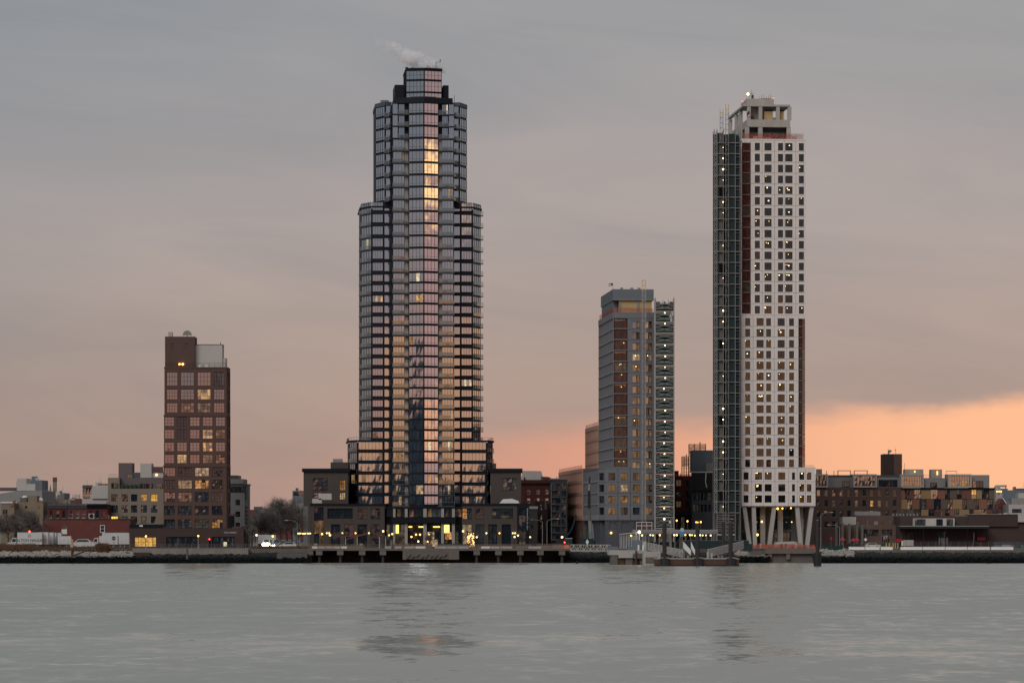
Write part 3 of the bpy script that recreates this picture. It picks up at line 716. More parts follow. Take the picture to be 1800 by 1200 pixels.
# ---- podium of the glass tower
b = B(913, 737)
PD = thing('glass_tower_podium', 'stone and dark glass podium with lit lobby at the foot of the glass tower', 'building', b.loc)
pk = picker(21, .25, ('glass_dark', 'glass_tower_dark'), ('lit_warm', 'lit_dim'), 6, .45)
def podium():
    z0 = 0.0
    # lower wings
    for side, (x0, x1), cols_lo, cols_hi, ter, gl in (
        ('l', (546, 676), [(582, 598), (605.5, 621.5), (628.5, 645), (651.5, 667.5)], [(629, 645), (652, 668)], (575.5, 620), (552, 569)),
        ('r', (812, 909), [(813, 829), (836, 851), (858.5, 874), (882, 898)], [(813, 829), (836, 851)], (865, 902), None)):
        X0, X1 = b.x(x0), b.x(x1); zt = b.z(888)
        rects = [(b.x(a) - X0, b.x(c) - X0, .5, b.z(921)) for a, c in cols_lo] + [(b.x(a) - X0, b.x(c) - X0, b.z(912), b.z(893)) for a, c in cols_hi]
        rects.append((b.x(ter[0]) - X0, b.x(ter[1]) - X0, b.z(911), b.z(893)))
        if gl: rects.append((b.x(gl[0]) - X0, b.x(gl[1]) - X0, .4, b.z(891)))
        facade(PD, X0, 0, 0, X1 - X0, z0, zt, rects, 'podium_stone', pk, cols=0, rows=3, rec=.55, t=.12)
        block(PD, X0, X1, .7, 24, z0, zt - .01, 'black_metal')
        MB().box(X0 - .2, X1 + .2, -.25, 24, zt, zt + .5, 'black_metal').build('roof_edge', PD)
    # dark glass corner at the far end of the right wing, with the vertical name sign
    X0, X1 = b.x(909), b.x(930); zt = b.z(884)
    facade(PD, X0, -.1, 0, X1 - X0, 0, zt, [(.5, (X1 - X0) - 1.0, b.z(940), b.z(894)), (.5, X1 - X0 - 1.0, .3, b.z(943))], 'black_metal', pk, cols=2, rows=4, rec=.2)
    block(PD, X0 + .01, X1, .25, 20, 0, zt - .02, 'black_metal')
    MB().box(X1 - .75, X1 - .15, -.30, -.12, b.z(940), b.z(892), 'black_metal').build('sign_board', PD)
    for i, ch in enumerate('GREENPOINT'):
        lettering(ch, .62, 'lettering_pale', PD, (X1 - .45, -.33, b.z(894.5 + i * 3.9)))
    MB().box(b.x(541), b.x(546) - .01, -.1, 20, 0, zt, 'podium_stone').build('corner_pier', PD)
    # upper blocks set back
    for x0, x1, yt, wins, gl in ((533.5, 612, 829, [(550, 576)], (597, 607)), (862, 916, 829, [(883, 908)], None)):
        dy = 9.0; X0, X1 = b.x(x0, dy), b.x(x1, dy); zt = b.z(yt, dy)
        rects = [(b.x(a, dy) - X0, b.x(c, dy) - X0, b.z(862, dy), b.z(840, dy)) for a, c in wins]
        if gl: rects += [(b.x(gl[0], dy) - X0, b.x(gl[1], dy) - X0, b.z(862, dy), b.z(843, dy)), (b.x(gl[0], dy) - X0, b.x(gl[1], dy) - X0, b.z(878, dy), b.z(865, dy))]; rects.append((b.x(550, dy) - X0, b.x(576, dy) - X0, b.z(879, dy), b.z(864.5, dy)))
        facade(PD, X0, dy, 0, X1 - X0, b.z(889, dy), zt, rects, 'podium_stone', picker(3, 0, ('glass_mid', 'glass_dark'), always={1: 'lit_warm', 2: 'lit_warm'} if gl else None), cols=3, rows=3, rec=.4, t=.14)
        block(PD, X0, X1, dy + .5, dy + 22, b.z(889, dy), zt - .02, 'black_metal')
        MB().box(X0 - .4, X1 + .4, dy - .5, dy + 22, zt, zt + .95, 'black_metal').build('roof_edge', PD)
    MB().box(b.x(581, 14), b.x(612, 14), 14, 20, b.z(826, 14), b.z(812, 14), 'podium_stone').build('bulkhead', PD)
    MB().box(b.x(585, 14), b.x(601, 14), 15, 18, b.z(812, 14), b.z(806, 14), 'steel').build('cooling_unit', PD)
    MB().box(b.x(866, 14), b.x(872, 14), 14, 18, b.z(826, 14), b.z(814, 14), 'podium_stone').build('bulkhead', PD)
    # roof terrace tents and covered furniture
    for x0, x1, y0, y1 in ((560, 583, 867, 878), (549, 566, 876, 884)):
        MB().box(b.x(x0, 3), b.x(x1, 3), 2.4, 5, b.z(y1, 3), b.z(y0, 3), 'pale_clad').build('covered_furniture', PD)
    c = [(b.x(878, 3), b.z(884, 3)), (b.x(913, 3), b.z(884, 3)), (b.x(911, 3), b.z(880, 3)), (b.x(900, 3), b.z(876, 3)), (b.x(884, 3), b.z(877, 3))]
    MB().add([(x, 2, z) for x, z in c] + [(x, 6, z) for x, z in c], [(0, 1, 2, 3, 4), (9, 8, 7, 6, 5)] + [(i, 5 + i, 5 + (i + 1) % 5, (i + 1) % 5) for i in range(5)], 'snowy').build('terrace_tent', PD)
    # recessed lobby
    X0, X1 = b.x(676), b.x(812); zt = b.z(890)
    block(PD, X0 + .01, X1 - .01, 3.0, 20, 0, zt - .02, 'black_metal', 'lobby_back')
    MB().box(b.x(688), b.x(801), -.9, 3, b.z(919), b.z(909), 'black_metal').build('lobby_canopy', PD)
    MB().box(X0 + .02, X1 - .02, .2, 2.99, zt - .5, zt - .03, 'black_metal').build('lobby_soffit', PD)
    for px, wd in ((693, 4.2), (714, 5), (747, 6), (778, 5), (797, 5)):
        MB().box(b.x(px - wd / 2), b.x(px + wd / 2), -.3, .5, 0, b.z(919.5), 'tower_concrete').build('lobby_column', PD)
        MB().box(b.x(px - wd / 2), b.x(px + wd / 2), .3, .9, b.z(908.5), zt - .52, 'tower_concrete').build('lobby_column', PD)
    pl = picker(31, .9, ('glass_dark',), ('lit_dim', 'lit_warm', 'lit_dim'), 6, .6)
    for i, (a, c) in enumerate(((679, 690), (697, 711), (718, 744), (751, 775), (782, 794), (800, 811))):
        g_, l_, m_ = pl(i); window(PD, b.x(a), 2.9, .3, 0, b.x(c) - b.x(a), b.z(921) - .3, max(2, round((c - a) / 6)), 3, 'glass_dark', l_, m_)
        g_, l_, m_ = pl(i); window(PD, b.x(a), 2.9, b.z(908.5), 0, b.x(c) - b.x(a), zt - .55 - b.z(908.5), max(2, round((c - a) / 8)), 1, 'glass_mid', l_[:1] if i % 2 else (), 'lit_dim')
    for px, y0, y1, wd in ((698, 937, 922, 5), (785, 936, 922, 9)):
        MB().box(b.x(px - wd / 2), b.x(px + wd / 2), 1.6, 1.9, b.z(y0), b.z(y1), 'strip_gold').build('lobby_lantern', PD)
    for px, wd in ((721, 6), (740, 9), (767, 12)): MB().box(b.x(px - wd / 2), b.x(px + wd / 2), 1.8, 2.1, b.z(926.5), b.z(924.5), 'strip_gold').build('ceiling_lamp', PD)
    for px, py in ((723, 943), (731, 939), (738, 939), (754, 939), (735, 951), (752, 951)): MB().ball((b.x(px), 1.4, b.z(py)), .24, 'bulb_amber').build('lobby_bulb', PD)
podium()

# ================================================================== BRICK TOWER AND ITS NEIGHBOURS
def z1(v): return 260 + v / 2.727
def y1(v): return 560 + v / 2.727
b = B(925, 340)
BT = thing('brick_tower', 'brown brick apartment tower with gridded windows and two roof blocks', 'apartment building', b.loc)
def brick_tower():
    X0, X1 = b.x(289), b.x(398.5); wd = X1 - X0; dep = 8.5
    rows = [[(255, 322), (337, 388), (402, 450)], [(470, 515), (530, 575), (591, 636), (650, 693)], [(713, 755), (772, 815), (831, 877), (897, 940), (961, 1003)]]
    cols = [[(90, 141), (157, 220), (237, 300), (316, 366)], [(82, 127), (141, 188), (203, 249), (264, 311), (326, 371)], [(82, 133), (148, 214), (229, 295), (310, 361)]]
    tops = [232, 461, 703, 1006]
    lits = [{6: 'lit_warm', 9: 'lit_dim', 10: 'lit_dim'}, {8: 'lit_warm', 9: 'lit_dim', 13: 'lit_warm', 16: 'lit_warm', 18: 'lit_dim', 19: 'lit_dim'}, {2: 'lit_warm', 5: 'lit_warm', 6: 'lit_warm', 7: 'lit_faint', 19: 'lit_warm', 18: 'lit_faint', 9: 'lit_faint'}]
    for t in range(3):
        zt, zb = b.z(y1(tops[t])), b.z(y1(tops[t + 1])) + .002
        rects = [(b.x(z1(c0)) - X0, b.x(z1(c1)) - X0, b.z(y1(r1)), b.z(y1(r0))) for r0, r1 in rows[t] for c0, c1 in cols[t]]
        rg = random.Random(5 + t)
        def pick(i, t=t, rg=rg):
            if i in lits[t]:
                return ('glass_mid', tuple(k for k in range(12) if rg.random() < .72), lits[t][i])
            return (rg.choice(('glass_mid', 'glass_mid', 'glass_mid', 'glass_dark') if t < 2 else ('glass_dark', 'glass_mid')), (), 'lit_warm')
        facade(BT, X0 - .1 * t, -.12 * t, 0, wd + .1 * t, zb, zt, rects, 'brown_brick', pick, cols=4 if t != 1 else 3, rows=3, rec=.35, t=.11)
        block(BT, X0, X1, .5, dep, zb, zt, 'brown_brick')
        # side wall with one column of windows per storey
        srects = [(1.2 + k * 3.3, 3.4 + k * 3.3, b.z(y1(r1)), b.z(y1(r0))) for r0, r1 in rows[t] for k in range(2)]
        facade(BT, X1 + .04 * t + .3, .46, R(90), dep - .6, zb, zt, srects, 'brown_brick', picker(t, .1), cols=3, rows=3, rec=.25)
        MB().box(X0 - .15 - .1 * t, X1 + .34, -.12 * t - .12, .3, zt - .35, zt + .02, 'brown_brick').build('string_course', BT)
    # terraces stepping down at the side
    MB().box(b.x(398.6) + .4, b.x(408), 1, 12, b.z(944), b.z(927), 'dark_brick').build('terrace_block', BT)
    MB().box(b.x(398.6) + .4, b.x(412), .9, 12.1, b.z(906), b.z(902.5), 'brown_brick').build('terrace_parapet', BT)
    MB().box(b.x(398.6) + .4, b.x(406), 1, 12, b.z(927), b.z(906), 'glass_dark').build('terrace_room', BT)
    MB().box(b.x(408.05), b.x(424), .9, 12.1, b.z(928.5), b.z(925), 'brown_brick').build('terrace_parapet', BT)
    # roof blocks
    zr = b.z(y1(232))
    X2, X3, X4 = b.x(289), b.x(z1(222)), b.x(z1(352))
    r = [(b.x(z1(a)) - X2, b.x(z1(c)) - X2, b.z(y1(138)), b.z(y1(115))) for a, c in ((110, 125), (174, 190))]
    facade(BT, X2, 1.5, 0, X3 - X2, zr, b.z(y1(84)), r, 'brown_brick', lambda i: ('glass_dark', (), 'lit_warm'), 1, 1, .3)
    block(BT, X2, X3, 2, 8.4, zr, b.z(y1(84)) - .02, 'brown_brick')
    MB().box(X3 + .01, X4, 3, 8.4, zr, b.z(y1(122)), 'pale_clad').build('roof_block', BT)
    MB().box(X3, X4 + .1, 2.9, 8.5, b.z(y1(122)), b.z(y1(120)), 'slate_panel').build('coping', BT)
    MB().box(X4 + .01, X4 + .9, 3.4, 8, zr, b.z(y1(185)), 'pale_clad').build('roof_block', BT)
    mb = MB()
    for i in range(12):
        x = X0 + .3 + i * (wd - .6) / 11; mb.bar((x, .15, zr), (x, .15, zr + 1.1), .03, 'black_metal')
    mb.bar((X0 + .3, .15, zr + 1.1), (X1 - .3, .15, zr + 1.1), .035, 'black_metal'); mb.bar((X0 + .3, .15, zr + .6), (X1 - .3, .15, zr + .6), .025, 'black_metal'); mb.build('roof_railing', BT)
    for px, s in ((315, .28), (320.5, .36)): MB().ball((b.x(px), 1.0, b.z(639.5)), s, 'bulb_amber' if s < .3 else 'bulb_warm').build('terrace_lamp', BT)
    for px in (350, 362): MB().box(b.x(px - 2.5), b.x(px + 2.5), 1, 2, zr, zr + .75, 'white_paint').build('terrace_table', BT)
    zt = b.z(y1(84))
    mb = MB(); c = b.x(z1(182)); n = 12
    mb.add([(c, 4, zt + .5)] + [(c + 1.3 * math.cos(math.pi * i / n), 4 - .5 * math.sin(math.pi * i / n), zt + .4 + 1.4 * math.sin(math.pi * i / n)) for i in range(n + 1)], [(0, i + 1, i + 2) for i in range(n)], 'pale_steel')
    mb.tube((c, 4.1, zt), (c, 4.1, zt + .7), .12, 'steel'); mb.build('satellite_dish', BT)
    MB().box(b.x(z1(92)), b.x(z1(112)), 3, 5, zt, zt + 1.35, 'pale_steel').build('cooling_unit', BT)
    MB().tube((b.x(z1(342)), 4, b.z(y1(122))), (b.x(z1(342)), 4, b.z(y1(108))), .09, 'black_metal').build('vent_pipe', BT)
    # ground floor
    zp = b.z(928); A0, A1 = b.x(228), b.x(429)
    rects = [(b.x(237.5) - A0, b.x(275) - A0, .25, b.z(943.5)), (b.x(293) - A0, b.x(347) - A0, .3, b.z(943)), (b.x(373) - A0, b.x(413) - A0, .3, b.z(943)), (b.x(367.5) - A0, b.x(371.5) - A0, .2, b.z(944))]
    pk = lambda i: [('glass_dark', tuple(range(24)), 'lit_gold'), ('glass_dark', (), 'lit_warm'), ('glass_dark', (3,), 'lit_pale'), ('glass_dark', (), 'lit_warm')][i]
    facade(BT, A0, -1.2, 0, A1 - A0, 0, zp, rects, 'dark_brick', pk, cols=6, rows=2, rec=.4, t=.12)
    block(BT, A0, A1, -.7, 14, 0, zp - .01, 'dark_brick')
    MB().box(A0 - .1, b.x(287), .2, 10, zp, b.z(921), 'black_metal').build('roof_plant', BT)
    MB().box(b.x(245), b.x(251), .1, 1, b.z(925), b.z(922.5), 'white_paint').build('roof_light', BT)
    lettering('THE HURON', .62, 'lettering_pale', BT, (b.x(405), -1.24, b.z(935.6)))
    MB().ball((b.x(369), -1.6, b.z(947)), .2, 'bulb_red').build('exit_lamp', BT)
    # sloped stair roof beside the tower
    mb = MB(); q = [(b.x(267), b.z(921)), (b.x(285), b.z(921)), (b.x(285.5), b.z(895)), (b.x(272), b.z(903))]
    mb.add([(x, 5, z) for x, z in q] + [(x, 9, z) for x, z in q], [(0, 1, 2, 3), (7, 6, 5, 4)] + [(i, 4 + i, 4 + (i + 1) % 4, (i + 1) % 4) for i in range(4)], 'tan_stucco'); mb.build('stair_roof', BT)
brick_tower()

def simple(name, label, D, x0, x1, ytop, ybot, dep, wall, cols=(), rows=(), pk=None, pc=2, pr=2, rec=.25, cap=None, side=0, cat='building', frame='black_metal', sill=None, group=None, base=GZ, low=None):
    """box building with a front of real openings; side=1/-1 adds windows to the visible side"""
    bb = B(D, (x0 + x1) / 2, base); T = thing(name, label, cat, bb.loc, group=group)
    X0, X1 = bb.x(x0), bb.x(x1); zt = bb.z(ytop); zb = 0 if ybot is None else bb.z(ybot)
    pk = pk or picker(int(x0 * 7 + D), .08)
    facade(T, X0, 0, 0, X1 - X0, zb, zt, grid(bb, cols, rows, X0), wall, pk, pc, pr, rec, frame, sill=sill, low=low)
    block(T, X0, X1, rec + .06, dep, zb, zt - .01, wall)
    if side:
        n = int((dep - 2) / 3.5)
        sr = [(1.5 + k * 3.5, 3.2 + k * 3.5, bb.z(r1), bb.z(r0)) for r0, r1 in rows for k in range(n)]
        if side > 0: facade(T, X1 + .3, rec + .05, R(90), dep - rec - .05, zb, zt, sr, wall, pk, pc, pr, .22, frame)
        else: facade(T, X0 - .3, dep, R(-90), dep - rec - .05, zb, zt, sr, wall, pk, pc, pr, .22, frame)
    rg = random.Random(int(x0 * 13 + D)); w_ = X1 - X0          # rooftop clutter: vents, hatches, pipes, aerials
    for _ in range(max(2, min(9, int(w_ / 2.2)))):
        x, y, k = X0 + w_ * rg.uniform(.06, .94), rg.uniform(1.2, min(dep - 1, 7)), rg.random()
        if k < .35: MB().tube((x, y, zt - .02), (x, y, zt + rg.uniform(.5, 1.3)), .10, 'steel', n=5).build('vent_pipe', T)
        elif k < .6: MB().box(x - .5, x + .5, y - .4, y + .4, zt - .02, zt + rg.uniform(.5, 1.1), rg.choice(('steel', 'pale_clad', 'concrete_dark'))).build('roof_unit', T)
        elif k < .78: MB().box(x - .9, x + .9, y - .6, y + .9, zt - .02, zt + rg.uniform(.8, 1.7), wall).build('stair_head', T)
        elif k < .9: MB().bar((x, y, zt), (x, y, zt + rg.uniform(1.5, 3.0)), .035, 'steel').bar((x - .4, y, zt + 1.3), (x + .4, y, zt + 1.3), .03, 'steel').build('aerial', T)
        else: MB().lathe([(.45, zt), (.45, zt + .9), (.2, zt + 1.2)], 'tan_stucco', 8, (x, y)).build('chimney_pot', T)
    if cap: MB().box(X0 - .25, X1 + .25, -.3, dep + .2, zt, zt + .45, cap).build('cornice', T)
    return T, bb
# beige apartment house beside the brick tower
def q3(v): return 180 + v / 6.0
def r3(v): return 780 + v / 6.0
T, bb = simple('apartment_house', 'beige apartment house with mauve penthouse beside the brick tower', 972, 189.5, 289, r3(470), None, 16, 'beige_stone',
               [(q3(a), q3(c)) for a, c in ((92, 162), (203, 268), (302, 367), (406, 470), (512, 580))] , [(r3(a), r3(c)) for a, c in ((530, 605), (645, 722), (762, 835))],
               picker(8, .0, ('glass_dark', 'glass_dark', 'glass_mid'), always={0: 'lit_faint', 3: 'lit_warm', 4: 'lit_gold', 10: 'lit_gold', 11: 'lit_dim', 1: 'lit_faint', 13: 'lit_dim'}), 3, 2, .35, None, cat='apartment building')
def pent(T, bb, x0, x1, y0, y1_, m, d0, d1, name='penthouse'):
    return MB().box(bb.x(x0, d0), bb.x(x1, d0), d0, d1, bb.z(y1_, d0), bb.z(y0, d0), m).build(name, T)
pent(T, bb, q3(58), q3(180), r3(355), r3(470), 'beige_stone', .8, 12); pent(T, bb, q3(180.5), q3(640), r3(355), r3(470), 'mauve_clad', 3, 12)
window(T, bb.x(q3(95), .5), .72, bb.z(r3(466)), 0, bb.x(q3(165)) - bb.x(q3(95)), bb.z(r3(412)) - bb.z(r3(466)), 3, 1, 'glass_dark', (1, 2), 'lit_dim')
for a, c, l in ((400, 440, ()), (445, 485, (0,)), (500, 530, (0,)), (565, 632, (0, 1))):
    window(T, bb.x(q3(a), 3), 2.9, bb.z(r3(468), 3), 0, bb.x(q3(c)) - bb.x(q3(a)), bb.z(r3(418)) - bb.z(r3(468)), 2, 1, 'glass_dark', l, 'lit_dim')
pent(T, bb, q3(170), q3(315), r3(200), r3(354), 'mauve_clad', 3.2, 9); pent(T, bb, q3(315.5), q3(398), r3(300), r3(354), 'slate_panel', 3.5, 9)
window(T, bb.x(q3(263), 3), 3.1, bb.z(r3(360), 3), 0, 1.55, 1.1, 2, 1, 'glass_mid', (0, 1), 'lit_dim')
pent(T, bb, q3(400), q3(518), r3(205), r3(354), 'pale_clad', 3.3, 9); pent(T, bb, q3(518.5), q3(640), r3(296), r3(354), 'pale_clad', 4, 9)
pent(T, bb, q3(519), q3(640), r3(240), r3(295), 'glass_dark', 3.7, 9, 'glass_room')
MB().ball((bb.x(q3(568), 3), 3.8, bb.z(r3(325), 3)), .3, 'bulb_warm').build('terrace_lamp', T)
mb = MB()
for i in range(8):
    x = bb.x(q3(62 + i * 14)); mb.bar((x, 1, bb.z(r3(355))), (x, 1, bb.z(r3(318))), .03, 'steel')
mb.bar((bb.x(q3(62)), 1, bb.z(r3(318))), (bb.x(q3(162)), 1, bb.z(r3(318))), .035, 'steel'); mb.build('roof_railing', T)
for k in range(5): MB().ball((bb.x(q3(205 + k * 45)), 1.6, bb.z(r3(455))), .7, 'evergreen', sz=1.3).build('potted_shrub', T)
# low brick wall building with two windows
T, bb = simple('brick_garage', 'long windowless red brick garage with two small white framed windows behind the trucks', 945, 75, 229, 912.5, None, 14, 'red_brick', [(108.5, 117.5)], [(921.5, 938)], lambda i: ('glass_dark', (), 'lit_warm'), 1, 2, .2, None, frame='white_paint')
window(T, bb.x(176.5), -.06, bb.z(935.5), 0, 1.2, 2.1, 1, 2, 'glass_dark', (), 'lit_warm', 'white_paint', .16)
MB().box(bb.x(108.3), bb.x(117.7), -.08, .05, bb.z(938.2), bb.z(930), 'white_paint').build('shutter', T)
MB().box(bb.x(74), bb.x(230), -.15, .5, bb.z(912.5), bb.z(911.3), 'dark_brick').build('coping', T)
# three row houses with bracketed cornices
for i, (x0, x1, cm, l) in enumerate(((84, 118.5, 'slate_panel', 'red brick row house with a blue-grey bracketed cornice, at the end of its row'), (118.9, 153, 'slate_panel', 'middle red brick row house with white framed window and bracketed cornice'), (153.4, 189, 'black_metal', 'red brick row house with a black cornice and a round fan cover'))):
    w_ = (x1 - x0); cs = [(x0 + w_ * f, x0 + w_ * f + 5.4) for f in (.10, .42, .74)]
    T, bb = simple('row_house', l, 964, x0, x1, 886, None, 13, 'deep_red_brick' if i != 1 else 'red_brick', cs, [(897, 910), (917, 930)], picker(i, .05, ('glass_dark',)), 1, 2, .25, None, cat='house', frame='white_paint' if i == 1 else 'black_metal', sill='mid_grey_clad', group='brick row houses')
    X0, X1 = bb.x(x0), bb.x(x1)
    MB().box(X0, X1, -.55, .2, bb.z(888.5), bb.z(885), cm).build('cornice', T); MB().box(X0, X1, -.25, -.01, bb.z(893), bb.z(888.6), cm).build('frieze', T)
    for k in range(9):
        x = X0 + .2 + k * (X1 - X0 - .4) / 8; MB().box(x - .09, x + .09, -.5, -.26, bb.z(891.5), bb.z(888.7), cm).build('bracket', T)
    if i == 2:
        c = bb.x(161); MB().box(c - .85, c + .85, -.35, -.02, bb.z(912), bb.z(902), 'pale_clad').build('fan_cover', T)
        mb = MB(); mb.tube((c, -.36, bb.z(906.5)), (c, -.30, bb.z(906.5)), .62, 'rubber', n=14); mb.build('fan_opening', T)
# white modern house behind the row
T, bb = simple('modern_house', 'white rendered house with a dark picture window behind the row houses', 986, 144.5, 190, 853, None, 12, 'pale_clad', [(146, 161)], [(857, 868.5)], lambda i: ('glass_mid', (0,), 'lit_dim'), 3, 1, .25, None, cat='house')
pent(T, bb, 145, 161.5, 852.2, 856.5, 'slate_panel', -.2, 3, 'roof_edge'); pent(T, bb, 162, 190, 855, 876, 'pale_clad', -.5, 3, 'upper_volume'); pent(T, bb, 172, 190, 849.5, 852.9, 'tan_stucco', 4, 8, 'roof_block')
MB().box(bb.x(146), bb.x(157), -.35, -.2, bb.z(874), bb.z(869.5), 'glass_mid').build('balcony_glass', T)
# old tan building with stained walls
T, bb = simple('stucco_building', 'old tan building with rain-stained walls and two stubby roof towers', 968, 24, 76, 882, None, 16, 'tan_stucco', [(44, 48), (66, 70)], [(889, 893)], picker(4, 0), 1, 1, .2)
for x0, x1, yt, m in ((35, 47, 874, 'concrete_dark'), (49, 65, 871, 'tan_stucco')): pent(T, bb, x0, x1, yt, 881.9, m, .5, 6, 'roof_tower')
pent(T, bb, 66, 76, 883.6 - 3.5, 881.9, 'panel_rust', -.1, 2, 'parapet')
mb = MB(); mb.ball((bb.x(41), 3, bb.z(874)), .95, 'snowy', sz=.6); mb.build('roof_vent', T); MB().ball((bb.x(69), 3, bb.z(879)), .8, 'snowy').build('roof_vent', T)
T, bb = simple('cream_house', 'small cream house with white roof at the edge of the old tan building', 962, 2, 25, 884, None, 10, 'tan_stucco', [(5, 8.5), (9.5, 13)], [(895, 903.5)], picker(44, 0), 1, 2, .2, None, cat='house')
pent(T, bb, 1, 22, 881.5, 883.9, 'snowy', -.2, 9, 'roof'); pent(T, bb, 19, 24.5, 884.5, 889, 'panel_rust', -.3, .1, 'chimney_breast')
# long grey building behind with sloping parapet
bb = B(1010, 36); T = thing('grey_warehouse', 'long plain grey building with a sloping parapet behind the old tan building', 'building', bb.loc)
q = [(bb.x(-40), 0), (bb.x(74), 0), (bb.x(74), bb.z(862)), (bb.x(30), bb.z(862.5)), (bb.x(0), bb.z(867)), (bb.x(-40), bb.z(869))]
MB().add([(x, 0, z) for x, z in q] + [(x, 30, z) for x, z in q], [tuple(range(6)), tuple(range(11, 5, -1))] + [(i, 6 + i, 6 + (i + 1) % 6, (i + 1) % 6) for i in range(6)], 'mid_grey_clad').build('building_body', T)
pent(T, bb, 30, 46.5, 840.5, 861.9, 'pale_clad', 4, 14, 'penthouse'); pent(T, bb, 46.6, 62, 850, 861.9, 'pale_clad', 4, 14, 'penthouse'); pent(T, bb, -2, 30, 856.5, 862.4, 'slate_panel', 8, 12, 'roof_plant')
mb = MB(); [mb.bar((bb.x(x), 5, bb.z(862)), (bb.x(x), 5, bb.z(846)), .06, 'steel') for x in (25, 29)]; mb.bar((bb.x(25), 5, bb.z(846)), (bb.x(29), 5, bb.z(846)), .06, 'steel'); mb.build('roof_frame', T)
# far rooftops
far = [('blue-grey block', 54, 74, 843.5, 1080, 'blue_slate', [(57, 60), (64, 69)], [(850, 856)]), ('dark blue-grey slab', 75, 86, 868.5, 1060, 'blue_slate', (), ()), ('pale narrow block', 86, 101, 869.5, 1075, 'pale_clad', [(88, 91)], [(874, 884)]),
       ('slate block', 99, 113, 866, 1120, 'blue_slate', [(103, 105)], [(872, 876)]), ('cream low block', 100, 124, 878, 1070, 'tan_stucco', (), ()), ('white roofed low block', 121, 137, 876, 1100, 'pale_clad', [(126, 129)], [(880, 883)]), ('brown low block', 108, 146, 881.5, 1130, 'warehouse_brick', (), ())]
for i, (d, x0, x1, yt, D, m, c, r) in enumerate(far):
    T, bb = simple('far_house', d + ' among the far rooftops beyond the row houses', D, x0, x1, yt, None, 14, m, c, r, picker(60 + i, .2), 1, 1, .2, group='far rooftops')
    pent(T, bb, x0 + (x1 - x0) * .3, x0 + (x1 - x0) * .55, yt - 1.5, yt, 'slate_panel', 3, 6, 'roof_plant')
bb = B(1090, 96); T = thing('chimney_stack', 'square brick chimney stack with dark top above the far rooftops', 'chimney', bb.loc)
MB().box(bb.x(93), bb.x(99), 0, 1.2, 0, bb.z(846), 'tan_stucco').build('shaft', T); MB().box(bb.x(92.6), bb.x(99.4), -.1, 1.3, bb.z(846), bb.z(838.5), 'warehouse_brick').build('chimney_top', T)
bb = B(1300, 88.5); T = thing('church_spire', 'pale pointed church spire beside the brick chimney stack', 'spire', bb.loc)
MB().box(-.5, .5, 0, 1, 0, bb.z(867), 'blue_slate').build('tower_base', T); MB().lathe([(.62, bb.z(867)), (.05, bb.z(851))], 'blue_slate', 6).build('steeple', T)
# pale house on the other side of the brick tower
T, bb = simple('pale_house', 'pale stone apartment house with a dark roof and glazed top floor behind the brick tower', 962, 395, 430, 852, None, 20, 'mid_grey_clad', [(414, 422)], [(878, 887.5), (898.5, 908), (918, 927)], picker(71, 0), 2, 1, .25, 'slate_panel', 0, 'apartment building')
pent(T, bb, 400, 418, 835, 845.5, 'slate_panel', 2, 14); pent(T, bb, 400, 428, 841.5, 851.5, 'mid_grey_clad', 1, 15)
window(T, bb.x(403), -.08, bb.z(864.5), 0, bb.x(429) - bb.x(403), 1.6, 4, 1, 'glass_mid'); MB().box(bb.x(428), bb.x(433.5), .5, 6, bb.z(877), bb.z(853), 'blue_slate').build('corner_balcony', T)
mb = MB()
for k in range(8): mb.box(bb.x(430.2), bb.x(433), 1, 12, bb.z(890 + k * 7), bb.z(888.5 + k * 7), 'steel')
kind(mb.build('side_balcony', T), 'stuff')

# buildings seen down the two side streets
T, bb = simple('teal_office', 'pale teal glass office block far down the side street', 1250, 514, 540, 862, None, 20, 'blue_slate', [(516, 537)], [(864, 871)], lambda i: ('glass_mid', (3,), 'lit_faint'), 5, 1, .2)
T, bb = simple('street_house', 'narrow pale house on the corner of the side street by the podium', 1010, 521, 541, 884, None, 25, 'mid_grey_clad', [(524, 527), (530, 533)], [(892, 902), (910, 920), (928, 938)], picker(81, .1), 1, 2, .2)
pent(T, bb, 528, 532, 902, 950, 'panel_rust', -.25, .2, 'brick_pier')
T, bb = simple('red_school', 'old red brick building with white framed windows and corner turrets', 1010, 916, 968, 843, None, 25, 'red_brick', [(926.5, 932), (943, 948.5), (958.5, 964)], [(860, 868), (875, 883.5)], picker(91, 0), 1, 2, .25, None, frame='white_paint', sill='mid_grey_clad')
MB().box(bb.x(915.5), bb.x(968.5), -.5, .1, bb.z(850), bb.z(847), 'dark_brick').build('cornice', T)
for px in (922, 966.5): pent(T, bb, px - 1.4, px + 1.4, 838.5, 843, 'red_brick', -.2, .9, 'turret')
bb = B(1060, 936); T = thing('tent_hall', 'white domed tensile roof behind the old red brick building', 'building', bb.loc)
q = [(bb.x(917), 0), (bb.x(956), 0), (bb.x(955), bb.z(840)), (bb.x(951.5), bb.z(827.5)), (bb.x(919), bb.z(827)), (bb.x(916), bb.z(840))]
MB().add([(x, 0, z) for x, z in q] + [(x, 20, z) for x, z in q], [tuple(range(6)), tuple(range(11, 5, -1))] + [(i, 6 + i, 6 + (i + 1) % 6, (i + 1) % 6) for i in range(6)], 'pale_clad').build('roof', T)
T, bb = simple('glass_office', 'slate and glass apartment block with balconies along the side street', 985, 969, 997, 843, None, 30, 'slate_panel', [(977, 985), (987, 995)], [(850 + 12.5 * k, 859 + 12.5 * k) for k in range(8)], picker(101, .05, ('glass_dark', 'glass_tower_dark')), 2, 1, .25, 'mid_grey_clad')
